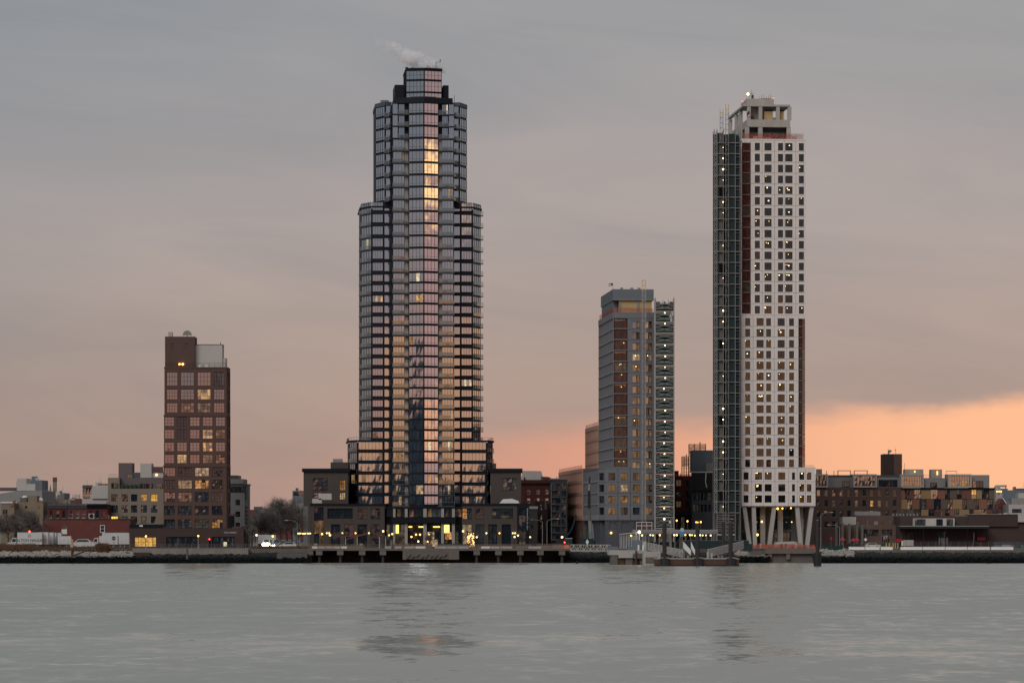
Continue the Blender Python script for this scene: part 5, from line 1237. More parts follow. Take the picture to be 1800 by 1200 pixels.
    mb = MB(); fx = X(1316); mb.tube((X(1320.5), 2.9, Z(204)), (X(1320.5), 2.9, Z(192)), .05, 'pale_steel'); mb.build('flagpole', WT)
    mb = MB(); mb.quad((X(1320.3), 2.88, Z(199)), (X(1318), 2.8, Z(200)), (X(1318), 2.8, Z(194)), (X(1320.3), 2.88, Z(193)), 'lettering_dark'); mb.quad((X(1318), 2.8, Z(202)), (X(1315), 2.7, Z(200)), (X(1315), 2.7, Z(195)), (X(1318), 2.8, Z(196)), 'red_cloth'); mb.quad((X(1320.3), 2.88, Z(202)), (X(1318), 2.8, Z(203)), (X(1318), 2.8, Z(200.1)), (X(1320.3), 2.88, Z(199.1)), 'white_paint'); mb.build('flag', WT)
white_tower()

def tall_hoist():
    D = 926; bb = B(D, 1278); T = thing('construction_hoist', 'tall twin-mast hoist scaffold with green screens along the white tower', 'hoist tower', bb.loc); rg = random.Random(8)
    dep = 5.0; pitch = 19.1; yt, yb_ = 232, 905; X, Z = bb.x, bb.z
    for px in (1255.5, 1260.5, 1271.5, 1292.5, 1301):
        for y in (0, dep): MB().tube((X(px), y, 0), (X(px), y, Z(yt) + .6), .11, 'steel', n=5).build('post', T)
    hgt = pitch * D / F
    def mk(f, name):
        mb = MB(); f(mb); return mb.mesh(name)
    deck = mk(lambda m: m.box(X(1255), X(1301.3), -.1, dep, -.1, .1, 'steel'), 'landing')
    scr = mk(lambda m: m.box(X(1281), X(1292), .2, .3, .12, hgt - .5, 'green_board'), 'screen')
    scr2 = mk(lambda m: m.box(X(1261), X(1264.5), .4, .5, .12, hgt - .2, 'green_board'), 'screen')
    scr3 = mk(lambda m: (m.box(X(1293), X(1300.5), .8, .9, .5, hgt * .55, 'green_board'), m.box(X(1293), X(1300.5), .75, .85, hgt * .7, hgt * .76, 'steel')), 'screen')
    back = mk(lambda m: m.box(X(1255.4), X(1301), dep - .2, dep - .1, .12, hgt - .12, 'dark_paint'), 'back_panel')
    car = mk(lambda m: (m.box(X(1264.8), X(1270.8), .6, .7, .12, hgt - .3, 'concrete_dark'), m.bar((X(1264.8), .5, .1), (X(1264.8), .5, hgt), .03, 'steel')), 'shaft_panel')
    def lat(m):
        for i in range(3):
            a, c = hgt * i / 3, hgt * (i + 1) / 3; m.bar((X(1255.8), -.12, a), (X(1260.2), -.12, c), .045, 'pale_steel'); m.bar((X(1260.2), -.12, a), (X(1255.8), -.12, c), .045, 'pale_steel')
    brc = mk(lat, 'brace')
    n = int((yb_ - yt) / pitch)
    for k in range(n):
        z = Z(yt + (k + 1) * pitch); l = place(deck, 'landing', T, (0, 0, z))
        for me in (scr, scr2, scr3, back, brc): place(me, me.name.split('.')[0], l)
        if k % 7 != 5: place(car, 'shaft_panel', l)
        if k in (2, 3, 6, 16, 17, 19, 26, 25, 28, 29): MB().ball((X(1271), -.3, z + hgt * .55), rg.uniform(.14, .24), 'bulb_white').build('work_light', T)
        elif k % 3 == 1: MB().ball((X(1271), -.3, z + hgt * .55), .08, 'bulb_white').build('work_light', T)
    lattice('mast', '', X(1278), -.6, .8, 0, Z(184), 1.4, toph=2.2, T=T, m='steel'); lattice('mast', '', X(1268.2), -.4, .8, Z(252), Z(192), 1.4, toph=1.6, T=T, m='steel')
    mb = MB()
    for i in range(9): z = Z(905 - 0) - i * .55; mb.bar((X(1261), -.1, z), (X(1292), -.1, z - (.55 if i % 2 else 0)), .05, 'pale_steel')
    mb.box(X(1261), X(1292), -.1, 3, Z(905) - 5.6, Z(905) - 5.2, 'pale_steel'); kind(mb.build('base_truss', T), 'stuff')
    mb = MB(); [mb.bar((X(px), 0, Z(232)), (X(px), 0, Z(226)), .05, 'steel') for px in (1255, 1259, 1273, 1293)]; kind(mb.build('guard_post', T), 'stuff')
tall_hoist()

# ---- buildings between the grey and the white tower
T, bb = simple('red_block', 'dark red brick apartment block between the two construction towers', 985, 1184, 1222, 836, None, 22, 'deep_red_brick', [(1188.5, 1197.5), (1206, 1216)], [(843, 854), (863, 874), (880.5, 891)], picker(111, .2, ('glass_dark',), ('lit_faint',)), 2, 2, .3)
netting(T, bb.x(1186), bb.x(1222), .2, bb.z(836), bb.z(832), 'orange_net', random.Random(1), 'edge_netting')
for x0, x1, yt in ((1201, 1213, 801), (1213.5, 1243, 779)):
    mb = MB()
    for i in range(4):
        for j in range(3):
            x = bb.x(x0 + (x1 - x0) * i / 3); mb.bar((x, 6 + j * 2, bb.z(836)), (x, 6 + j * 2, bb.z(yt - (4 if i == 2 else 0))), .05, 'rust')
    for k in range(int((836 - yt) / 7)): mb.bar((bb.x(x0), 6, bb.z(yt + 7 * k)), (bb.x(x1), 6, bb.z(yt + 7 * k)), .05, 'rust'); mb.bar((bb.x(x0), 6, bb.z(yt + 7 * k)), (bb.x(x0 + (x1 - x0) / 3), 6, bb.z(yt + 7 * k + 7)), .04, 'rust')
    kind(mb.build('roof_scaffold', T), 'stuff')
    mb = MB(); mb.quad((bb.x(x0), 5.9, bb.z(yt + 18)), (bb.x(x1), 5.9, bb.z(yt + 18)), (bb.x(x1), 5.9, bb.z(yt + 1)), (bb.x(x0), 5.9, bb.z(yt + 1)), 'scaffold_net'); mb.build('scaffold_net', T)
T, bb = simple('netted_block', 'dark netted unfinished block with a white edge sheet beside the tall hoist', 965, 1216, 1312, 842, None, 24, 'slate_panel', [(1219 + i * 6.5, 1223 + i * 6.5) for i in range(14)], [(866, 879), (886, 899)], picker(112, .1, ('glass_dark',), ('lit_faint',)), 1, 1, .3)
MB().box(bb.x(1215), bb.x(1262), -.7, -.2, bb.z(862), bb.z(830.5), 'dark_paint').build('shroud', T); MB().box(bb.x(1214.5), bb.x(1262), -.9, 3, bb.z(830.4), bb.z(828.5), 'snowy').build('edge_sheet', T)
MB().add([(bb.x(1240), -.72, bb.z(829)), (bb.x(1242), -.73, bb.z(829)), (bb.x(1240.5), -.73, bb.z(846)), (bb.x(1243), -.72, bb.z(856)), (bb.x(1241.5), -.73, bb.z(857)), (bb.x(1239), -.72, bb.z(846))], [(0, 5, 4, 3, 2, 1)], 'snowy').build('loose_sheet', T)
pent(T, bb, 1216, 1262, 791, 829.8, 'blue_slate', 12, 22, 'roof_block'); pent(T, bb, 1241, 1262, 814, 829.7, 'mid_grey_clad', 8, 11.9, 'roof_block')
T, bb = simple('scaffold_base', 'dark ground floor with yellow lit bays behind the sidewalk shed', 975, 1180, 1262, 905, None, 6, 'dark_brick', [(1197, 1203.5), (1213, 1219.5)], [(908, 935)], lambda i: ('glass_dark', (0, 1), 'lit_faint'), 1, 2, .2)
pent(T, bb, 1180, 1262, 899, 904.9, 'dark_paint', -1.5, 3, 'canopy')

# ================================================================== RIGHT-HAND BUILDINGS
def qe(v): return 1420 + v / 4.737
def re(v): return 760 + v / 4.737
WH = picker(120, .0, ('glass_dark', 'glass_dark', 'glass_mid'), always={1: 'lit_faint', 5: 'lit_faint', 13: 'lit_faint', 16: 'lit_dim', 18: 'lit_warm', 19: 'lit_faint'})
T, bb = simple('brick_warehouse', 'long brown brick warehouse with arched windows and white rooftop cabins', 1000, 1432, 1584.5, re(458), None, 20, 'warehouse_brick', [(qe(75 + 63.5 * i), qe(75 + 63.5 * i + 27)) for i in range(11)], [(re(474), re(527)), (re(562), re(615)), (re(648), re(703)), (re(738), re(790))], WH, 1, 2, .3, None, cat='warehouse', sill='mid_grey_clad')
def cabin(T, bb, x0, x1, y0, y1_, seed, lit=()):
    X0, X1 = bb.x(x0), bb.x(x1); z0, z1 = bb.z(y1_), bb.z(y0); c = thing('rooftop_cabin', '', 'cabin', (bb.loc[0] + X0, bb.loc[1], GZ + z0)); w_ = X1 - X0; h_ = z1 - z0
    mb = MB(); t = .45
    mb.box(0, t, -.6, 8, 0, h_, 'pale_clad'); mb.box(w_ - t, w_, -.6, 8, 0, h_, 'pale_clad'); mb.box(t, w_ - t, -.6, 8, h_ - t, h_, 'pale_clad'); mb.box(t, w_ - t, -.6, 8, 0, t, 'pale_clad'); mb.box(t, w_ - t, .6, 8, t, h_ - t, 'slate_panel'); mb.build('cabin_frame', c)
    window(c, t, .3, t, 0, w_ - 2 * t, h_ - 2 * t, 8, 2, 'glass_mid', lit, 'lit_warm'); return c
cabs = [(1428, 1455.5, 'white framed glass cabin on the warehouse roof beside the white tower'), (1499.5, 1541, 'white framed glass cabin on the warehouse roof before the brown brick stack'), (1583, 1623.5, 'white framed glass cabin where the warehouse meets the coloured panels'), (1666.5, 1707.5, 'white framed glass cabin with red reflections above the coloured panels')]
for i, (x0, x1, l) in enumerate(cabs):
    c = cabin(T, bb, x0, x1, 833, 856.3, i, (5, 6, 1) if i == 3 else ()); c['label'] = l; c['group'] = 'rooftop cabins'  # last cabin: a few panes glow to imitate red reflections, no room is lit
for x0, x1, m in ((1455.6, 1499.4, 'mid_grey_clad'), (1541.1, 1582.9, 'mid_grey_clad')): pent(T, bb, x0, x1, 838.5, 856.2, m, 1.2, 8)
window(T, bb.x(1481, 1), 1.1, bb.z(855), 0, 2.0, 1.7, 3, 1, 'glass_dark'); window(T, bb.x(1545, 1), 1.1, bb.z(854.5), 0, 5.5, 2.0, 5, 1, 'glass_dark')
pent(T, bb, 1457, 1583, 834.5, 838.4, 'slate_panel', 3, 7, 'roof_plant')
for x0, x1 in ((1475, 1497.5), (1504, 1527)):
    mb = MB(); [mb.bar((bb.x(x), y, bb.z(838)), (bb.x(x), y, bb.z(826.5)), .07, 'rust') for x in (x0, x1) for y in (3, 5)]; mb.bar((bb.x(x0), 3, bb.z(826.5)), (bb.x(x1), 3, bb.z(826.5)), .09, 'rust'); mb.bar((bb.x(x0), 5, bb.z(826.5)), (bb.x(x1), 5, bb.z(826.5)), .09, 'rust'); mb.build('pergola', T)
for x in (1453, 1466): pent(T, bb, x - .5, x + .5, 827, 838, 'steel', 3, 3.3, 'vent_pipe')
MB().ball((bb.x(1465), 2.0, bb.z(851)), .8, 'evergreen', sz=1.3).build('potted_shrub', T)
pent(T, bb, 1436, 1445, 824, 833, 'mid_grey_clad', 4, 7, 'bulkhead')
bs = B(1008, 1569); ST = thing('brick_stack', 'plain brown brick lift tower rising above the warehouse roof', 'tower', bs.loc)
MB().box(bs.x(1553), bs.x(1571), 0, 8, 0, bs.z(797.5), 'dark_brick').build('shaft', ST); MB().box(bs.x(1571.01), bs.x(1585.5), -.2, 8.2, 0, bs.z(797.5), 'warehouse_brick').build('shaft', ST)
mb = MB(); mb.tube((bs.x(1564), 3, bs.z(797.5)), (bs.x(1564), 3, bs.z(791)), .25, 'pale_steel'); mb.ball((bs.x(1566), 2.8, bs.z(792)), .6, 'pale_steel', sz=.7); mb.bar((bs.x(1563.5), 3, bs.z(797)), (bs.x(1563), 3, bs.z(787.5)), .06, 'pale_steel'); mb.build('antenna', ST)
mb = MB(); mb.bar((bs.x(1576.5), 3, bs.z(797.5)), (bs.x(1576.5), 3, bs.z(786.5)), .06, 'steel'); mb.bar((bs.x(1574.5), 3, bs.z(791)), (bs.x(1576.5), 3, bs.z(790)), .1, 'pale_steel'); mb.build('antenna', ST)
# building with coloured cladding panels: every panel and every window its own piece
bb = B(1000, 1666); CP = thing('panel_building', 'apartment house clad in ochre, rust and taupe panels in a chequer', 'apartment building', bb.loc)
def panel_house():
    rws = [(474, 553), (554, 638), (639, 692)]
    pat = [
        [('r', 778, 808), ('w', 808, 845), ('u', 845, 887), ('w', 887, 943), ('o', 943, 1024), ('w', 1024, 1082), ('r', 1082, 1143), ('w', 1143, 1181), ('t', 1181, 1240), ('w', 1240, 1280), ('d', 1280, 1364), ('w', 1364, 1403), ('o', 1403, 1450), ('w', 1450, 1508), ('t', 1508, 1556)],
        [('o', 778, 830), ('w', 830, 868), ('r', 868, 930), ('w', 930, 987), ('d', 987, 1049), ('w', 1049, 1106), ('t', 1106, 1167), ('w', 1167, 1205), ('o', 1205, 1285), ('w', 1285, 1324), ('t', 1324, 1387), ('w', 1387, 1424), ('r', 1424, 1491), ('w', 1491, 1540), ('t', 1540, 1556)],
        [('r', 778, 787), ('w', 787, 824), ('t', 824, 886), ('w', 886, 943), ('o', 943, 1005), ('w', 1005, 1063), ('d', 1063, 1143), ('w', 1143, 1180), ('r', 1180, 1222), ('w', 1222, 1260), ('o', 1260, 1345), ('w', 1345, 1382), ('o', 1382, 1430), ('w', 1430, 1490), ('d', 1490, 1556)]]
    mm = {'o': 'panel_ochre', 'r': 'panel_rust', 't': 'panel_taupe', 'd': 'panel_red', 'u': 'panel_red'}
    X0, X1 = bb.x(qe(778)), bb.x(qe(1556)); zt = bb.z(re(460))
    block(CP, X0, X1, .5, 20, 0, zt, 'slate_panel'); MB().box(X0, X1 + .2, -.3, .6, bb.z(re(473)), zt + .01, 'black_metal').build('cornice', CP)
    rg = random.Random(3); lit = {(0, 11): 'lit_gold', (1, 7): 'lit_dim', (0, 13): 'lit_faint', (1, 13): 'lit_faint', (0, 9): 'lit_faint'}
    for r, ((ya, yb_), cells) in enumerate(zip(rws, pat)):
        for i, (k, a, c) in enumerate(cells):
            xa, xb, za, zb = bb.x(qe(a)), bb.x(qe(c)), bb.z(re(yb_)), bb.z(re(ya))
            if k == 'w': window(CP, xa, .34, za, 0, xb - xa, zb - za, 3 if c - a > 50 else 2, 2, rg.choice(('glass_dark', 'glass_dark', 'glass_mid')), (2, 3) if (r, i) in lit else (), lit.get((r, i), 'lit_dim'), low=.38)
            else: MB().box(xa + .03, xb - .03, 0, .34, za + .03, zb - .03, mm[k]).build('cladding_panel', CP)
    MB().box(X0, X1, 0, .4, 0, bb.z(re(693)), 'panel_taupe').build('base_wall', CP)
    for x0, x1, y0, y1_, m, d0 in ((965, 1145, 378, 459, 'mid_grey_clad', 1.5), (1362, 1512, 352, 459, 'mid_grey_clad', 2)): pent(CP, bb, qe(x0), qe(x1), re(y0), re(y1_), m, d0, 9)
    window(CP, bb.x(qe(1020), 1.5), 1.4, bb.z(re(456), 1.5), 0, 1.9, 1.5, 2, 1, 'glass_dark'); window(CP, bb.x(qe(1370), 2), 1.9, bb.z(re(458), 2), 0, 3.2, 2.0, 3, 1, 'glass_dark', (0,), 'lit_dim')
    pent(CP, bb, qe(806), qe(962), re(305), re(352), 'concrete', 5, 9, 'bulkhead'); pent(CP, bb, qe(1027), qe(1118), re(306), re(378), 'concrete', 4, 9, 'bulkhead')
    for px, py in ((890, 325), (1078, 328), (1078, 345)): MB().box(bb.x(qe(px - 5), 4), bb.x(qe(px + 5), 4), 3.8, 3.95, bb.z(re(py + 7), 4), bb.z(re(py - 7), 4), 'strip_gold').build('lit_opening', CP)
    mb = MB(); [mb.bar((bb.x(qe(x)), 3, bb.z(re(350))), (bb.x(qe(x)), 3, bb.z(re(320))), .06, 'rust') for x in (1162, 1252)]; mb.bar((bb.x(qe(1162)), 3, bb.z(re(320))), (bb.x(qe(1252)), 3, bb.z(re(320))), .08, 'rust'); mb.build('pergola', CP)
    mb = MB(); mb.bar((bb.x(qe(822)), 5, bb.z(re(305))), (bb.x(qe(822)), 5, bb.z(re(252))), .06, 'steel'); mb.build('antenna', CP)
    mb = MB(); [mb.bar((bb.x(qe(x)), 1.4, bb.z(re(380))), (bb.x(qe(x)), 1.4, bb.z(re(352))), .03, 'steel') for x in range(966, 1145, 15)]; mb.bar((bb.x(qe(966)), 1.4, bb.z(re(352))), (bb.x(qe(1145)), 1.4, bb.z(re(352))), .04, 'steel'); mb.build('roof_railing', CP)
panel_house()
# edge of the picture: church gable, white houses, far roofs
T, bb = simple('gabled_chapel', 'red brick chapel with a steep gable beyond the coloured panels', 1030, 1750, 1773, 886, None, 14, 'red_brick', [(1752 + i * 4, 1754 + i * 4) for i in range(5)], [(890, 901)], picker(130, 0), 1, 1, .2, cat='chapel')
X0, X1 = bb.x(1756), bb.x(1769); MB().add([(X0, -.1, bb.z(886)), (X1, -.1, bb.z(886)), ((X0 + X1) / 2, -.1, bb.z(875.5)), (X0, 10, bb.z(886)), (X1, 10, bb.z(886)), ((X0 + X1) / 2, 10, bb.z(875.5))], [(0, 1, 2), (5, 4, 3), (0, 2, 5, 3), (1, 4, 5, 2)], 'red_brick').build('gable', T)
MB().bar(((X0 + X1) / 2, -.3, bb.z(875)), (X1 + .2, -.3, bb.z(887)), .18, 'white_paint').build('verge', T)
T, bb = simple('bell_tower', 'grey stone bell tower with a small lamp lit top beside the chapel', 1060, 1751, 1762, 861, None, 6, 'concrete', [(1754, 1757)], [(864, 869)], picker(131, 0), 1, 1, .2, cat='tower')
for px in (1752.5, 1756, 1759.5): MB().ball((bb.x(px), -.2, bb.z(863.5)), .18, 'bulb_warm').build('lamp', T)
bb = B(1120, 1762); T = thing('roof_gantry', 'pale tubular gantry on a rooftop beyond the bell tower', 'gantry', bb.loc)
block(T, bb.x(1755), bb.x(1773), 2, 8, 0, bb.z(858), 'blue_slate'); mb = MB(); mb.tube((bb.x(1752), 3, bb.z(853.5)), (bb.x(1772), 3, bb.z(853.5)), .35, 'pale_steel'); [mb.tube((bb.x(x), 3, bb.z(853.5)), (bb.x(x), 3, bb.z(864)), .2, 'pale_steel') for x in (1754, 1770)]; mb.build('gantry_frame', T)
T, bb = simple('white_house', 'white rendered house with grey roof box at the end of the shed row', 1000, 1773, 1830, 886, None, 12, 'pale_clad', [(1779, 1796)], [(894, 901)], picker(132, 0), 2, 1, .2, cat='house'); pent(T, bb, 1778, 1800, 875, 885.9, 'mid_grey_clad', 2, 8); pent(T, bb, 1790, 1830, 866, 880, 'pale_clad', 9, 14)
T, bb = simple('far_house', 'dark slate roofs far beyond the white rendered house', 1200, 1764, 1830, 861, None, 20, 'blue_slate', [(1785, 1789), (1795, 1798)], [(868, 873)], picker(133, .1), 1, 1, .2); pent(T, bb, 1782, 1786, 855, 861, 'slate_panel', 1, 3, 'chimney'); pent(T, bb, 1790, 1830, 858, 861, 'slate_panel', 2, 10, 'roof_plant')
# low sheds in front
T, bb = simple('brick_shed', 'low brown brick workshop with clerestory windows behind the red parasols', 945, 1481, 1582, re(700) + 14, None, 18, 'warehouse_brick', [(qe(460), qe(590)), (qe(608), qe(704))], [(re(806), re(860))], picker(140, 0, ('glass_dark', 'glass_mid')), 7, 2, .25)
pent(T, bb, 1481, 1505, re(700), re(770), 'concrete', 3, 12, 'roof_block'); pent(T, bb, 1505.2, 1582, re(690), re(770), 'warehouse_brick', 8, 18, 'rear_block'); pent(T, bb, 1503, 1548, re(655), re(689), 'mid_grey_clad', 9, 14, 'cooling_unit')
for i in range(8): pent(T, bb, 1569 + i * 6, 1572 + i * 6, re(672), re(692), 'steel', 12, 13, 'roof_vent')
for i, x in enumerate((1467, 1478, 1490, 1503, 1512)): MB().box(bb.x(x), bb.x(x + 4), -2 - i * .2, -1, .0, bb.z(918 + i), 'concrete_dark').build('silo_fin', T)
window(T, bb.x(1549), -.05, .2, 0, bb.x(1564) - bb.x(1549), 3.2, 4, 1, 'glass_mid', (), 'lit_dim', 'steel')
T, bb = simple('canopy_shed', 'long dark brick shed with a deep overhanging canopy along the quay', 935, 1582, 1830, 907, None, 16, 'dark_brick', [(1596, 1606), (1648, 1664), (1708, 1716)], [(934, 962)], picker(141, 0, ('glass_dark',)), 3, 2, .3, cat='shed')
pent(T, bb, 1583.5, 1738, 925.2, 928.5, 'green_board', -6, -.1, 'canopy'); pent(T, bb, 1583, 1738.5, 923.6, 925.1, 'mid_grey_clad', -6.3, -.1, 'canopy_edge')
for x in (1587, 1622, 1661, 1699, 1735): MB().box(bb.x(x, -5), bb.x(x, -5) + .25, -5.6, -5.3, 0, bb.z(928.4, -5), 'black_metal').build('canopy_post', T)
window(T, bb.x(1650), -.08, .2, 0, 2.6, 2.6, 3, 1, 'glass_mid', (), 'lit_dim', 'mid_grey_clad')
pent(T, bb, 1606, 1678, 910.5, 923.5, 'pale_clad', -2.5, 5, 'roof_cabin'); window(T, bb.x(1608, -2.5), -2.6, bb.z(922.5, -2.5), 0, 2.9, 1.7, 4, 1, 'glass_mid'); window(T, bb.x(1646, -2.5), -2.6, bb.z(923, -2.5), 0, 1.7, 1.8, 2, 1, 'glass_dark'); window(T, bb.x(1664, -2.5), -2.6, bb.z(923, -2.5), 0, 1.7, 1.8, 2, 1, 'glass_dark')
pent(T, bb, 1679, 1702, 905, 923, 'blue_slate', 1, 8, 'roof_block'); pent(T, bb, 1702.2, 1789, 904, 925, 'dark_brick', -.6, 8, 'upper_wall'); pent(T, bb, 1702, 1790, 902.8, 903.9, 'mid_grey_clad', -.8, 8.2, 'coping'); pent(T, bb, 1789.5, 1830, 905, 917, 'pale_clad', -.8, 3, 'roof_cabin')
MB().box(bb.x(1574.5), bb.x(1584.5), -1.4, -.05, bb.z(951.5), bb.z(946.5), 'red_cloth').build('awning', T); MB().box(bb.x(1717), bb.x(1731), -1.4, -.05, bb.z(949), bb.z(943.5), 'red_cloth').build('awning', T); MB().box(bb.x(1721), bb.x(1728), -.1, -.03, .1, bb.z(949.5), 'deep_red_brick').build('door', T)
bb = B(915, 1780); T = thing('site_cabin', 'teal site cabin with a grey roller door beside the canopy shed', 'cabin', bb.loc)
MB().box(bb.x(1748), bb.x(1830), 0, 3, 0, bb.z(954.5), 'teal_shed').build('cabin_body', T); MB().box(bb.x(1747), bb.x(1830), -.3, 3.1, bb.z(954.5), bb.z(953), 'slate_panel').build('roof', T); MB().box(bb.x(1761.5), bb.x(1776), -.08, -.01, .1, bb.z(956.5), 'mid_grey_clad').build('roller_door', T); window(T, bb.x(1785), -.06, bb.z(961.5), 0, 1.2, .6, 2, 1, 'glass_dark')

# ================================================================== WATERFRONT
# promenade pier on concrete caps
PR = thing('promenade_pier', 'concrete promenade pier on square piers in front of the glass tower', 'pier', (wx(770, 889), 889, 0))
def pier():
    D = 889; X = lambda px: wx(px, D) - wx(770, D)
    MB().box(X(541), X(1002), 0, 17, 3.3, 3.84, 'pier_concrete').build('deck', PR)
    MB().box(X(540.5), X(1002.5), -.25, 0, 3.3, 3.88, 'pier_concrete').build('edge_beam', PR)
    cm = MB().box(-.85, .85, -.15, 1.6, 2.1, 3.29, 'pier_concrete').mesh('pile_cap'); pm = MB().tube((0, .8, -2), (0, .8, 2.09), .40, 'pile_dark', n=8).mesh('pile')
    for px in (545, 561, 598, 636.5, 673, 838, 876, 914.7, 950, 988): place(cm, 'pile_cap', PR, (X(px), 0, 0)); place(pm, 'pile', PR, (X(px), 0, 0)); place(pm, 'pile', PR, (X(px), 6, 0))
    MB().box(X(709), X(788), -.4, 1.0, 1.0, 3.28, 'concrete_dark').build('old_abutment', PR); MB().box(X(788.3), X(807), -.5, 1.2, .9, 3.28, 'pier_concrete').build('abutment_block', PR); MB().box(X(708), X(714), -.5, 1.2, .9, 3.28, 'pier_concrete').build('abutment_block', PR)
    for i in range(9): MB().bar((X(716 + i * 8), -.55, 1.1 + (i % 3) * .2), (X(722 + i * 8), -.5, 2.3 - (i % 2) * .5), .14, 'rust').build('old_timber', PR)
    mb = MB(); z = 3.84
    n = 96
    for i in range(n + 1):
        x = X(541) + (X(1000) - X(541)) * i / n; mb.bar((x, .25, z), (x, .25, z + 1.1), .022, 'steel')
    for h_ in (.4, .75, 1.1): mb.bar((X(541), .25, z + h_), (X(1000), .25, z + h_), .02, 'steel')
    mb.build('railing', PR)
pier()
bench = {}
def benches():
    spots = [(549, 558), (559, 571), (572, 585), (586, 598), (599.5, 610), (676.5, 688), (694, 706), (711, 729), (730, 748), (764, 784), (785, 804), (805, 824), (845.5, 861), (862, 878), (879.5, 900), (929, 951)]
    for i, (a, c) in enumerate(spots):
        D = 893 + (i % 3); o = MB().box(-(c - a) * .076, (c - a) * .076, -.3, .5, 0, .55, 'concrete' if i % 4 else 'white_paint')
        o.box(-(c - a) * .06, (c - a) * .06, -.25, .45, .56, .62, 'timber')
        tag(o.build('concrete_bench', None, (wx((a + c) / 2, D), D, 3.842)), 'low pale concrete bench block on the pier ' + ('in the row before the red slanting beams' if i < 5 else 'before the lobby columns' if i < 9 else 'in the row before the lit tree' if i < 12 else 'before the shops of the podium' if i < 15 else 'beside the refuse container'), 'bench', 'bench blocks along the promenade')
benches()
for i, (a, c, D, h_, l) in enumerate(((541, 640, 899, .55, 'long low planter wall with dry plants before the podium cafe'), (690, 760, 899, .8, 'brown planter wall before the lobby of the glass tower'), (770, 826, 900, .9, 'dark planted wall beside the lit tree'), (830, 935, 899, .6, 'long low planter wall before the podium shops'), (945, 1000, 897, .7, 'planter wall at the end of the promenade'))):
    T = thing('planter', l, 'planter', (wx((a + c) / 2, D), D, 3.842)); w_ = (c - a) * .154 / 2
    MB().box(-w_, w_, 0, 1.4, 0, h_, 'pier_concrete' if i != 1 else 'panel_taupe').build('planter_wall', T)
    rg = random.Random(i); mb = MB()
    for _ in range(int(w_ * 60)):
        x, y = rg.uniform(-w_, w_), rg.uniform(.1, 1.3); h2 = rg.uniform(.2, .8); mb.add([(x - .05, y, h_), (x + .05, y, h_), (x + rg.uniform(-.2, .2), y, h_ + h2)], [(0, 1, 2)], 'dry_grass' if i != 2 else 'evergreen')
    kind(mb.build('planting', T), 'stuff')
# promenade lamps: pole, lantern, bulb
def lamp(px, py, D, label, group, base=3.84, m='bulb_warm', r=.26, pole='black_metal'):
    z = wz(py, D); T = thing('promenade_lamp', label, 'lamp', (wx(px, D), D, base), group=group); h = z - base
    MB().lathe([(.16, 0), (.10, .5), (.06, .6), (.05, h - .3), (.12, h - .28)], pole, 6).build('pole', T)
    MB().ball((0, 0, h), r, m).build('bulb', T); MB().lathe([(.30, h + r * .8), (.05, h + r * 1.5)], pole, 6).build('lamp_cap', T)
    return T
for px, py, D, r, l in ((566, 938, 903, .26, 'beside the dark glass corner of the podium'), (580, 940, 901, .27, 'next to the slanting red beams'), (673.5, 933, 906, .27, 'at the dark recess before the lobby'), (684, 940, 898, .22, 'lower of two before the first lobby column'), (689.5, 938, 897, .24, 'taller of two before the first lobby column'),
                        (814, 933, 906, .26, 'between the lobby and the lit tree'), (838, 943.5, 897, .22, 'right beside the lit tree'), (904.5, 943, 899, .24, 'lower of two before the last podium pier'), (910.5, 940.5, 901, .24, 'taller of two before the last podium pier')):
    lamp(px, py, D, 'slim black promenade lamp with a warm globe, ' + l, 'promenade lamps', r=r)
lamp(988, 943.5, 897, 'black promenade lamp with a warm globe at the end of the pier', 'promenade lamps', r=.30)
lamp(348.5, 941.5, 897, 'pale promenade lamp standing alone before the brick tower', 'promenade lamps', pole='pale_steel', r=.24); lamp(256.5, 942, 897, 'pale promenade lamp before the yellow shop window', 'promenade lamps', pole='pale_steel', r=.24)
lamp(451, 940, 900, 'pale promenade lamp at the corner of the side street', 'promenade lamps', pole='pale_steel', r=.28); lamp(479.5, 942, 915, 'pale promenade lamp behind the bright headlights', 'promenade lamps', pole='pale_steel', r=.28)
# wall lamps on the podium piers
for px, py in ((574.5, 936.5), (578.5, 936.5), (601.8, 936.5), (625, 936.5), (648.3, 936.5), (855, 936.5), (878, 936.5), (901.5, 936.5), (905.5, 936.5), (932, 943.5)):
    MB().ball((wx(px, 912) - b.loc[0] if False else wx(px, 912) - PD.location.x, -.9, wz(py, 912) - GZ), .20, 'bulb_amber').build('wall_lamp', PD)
# amber heater rail by the podium corner
T = thing('patio_heater', 'row of glowing amber patio heaters at the corner of the podium', 'heater', (wx(536, 903), 903, GZ))
for k in range(3): x = -1.5 + k * 1.3; MB().tube((x, 0, 0), (x, 0, 3.9), .05, 'steel').build('stand', T); MB().tube((x - .5, 0, 4.05 - .1 * (k % 2)), (x + .5, 0, 4.05), .13, 'bulb_amber').build('heater_bar', T); MB().box(x - .6, x + .6, -.2, .2, 4.25, 4.32, 'steel').build('hood', T)
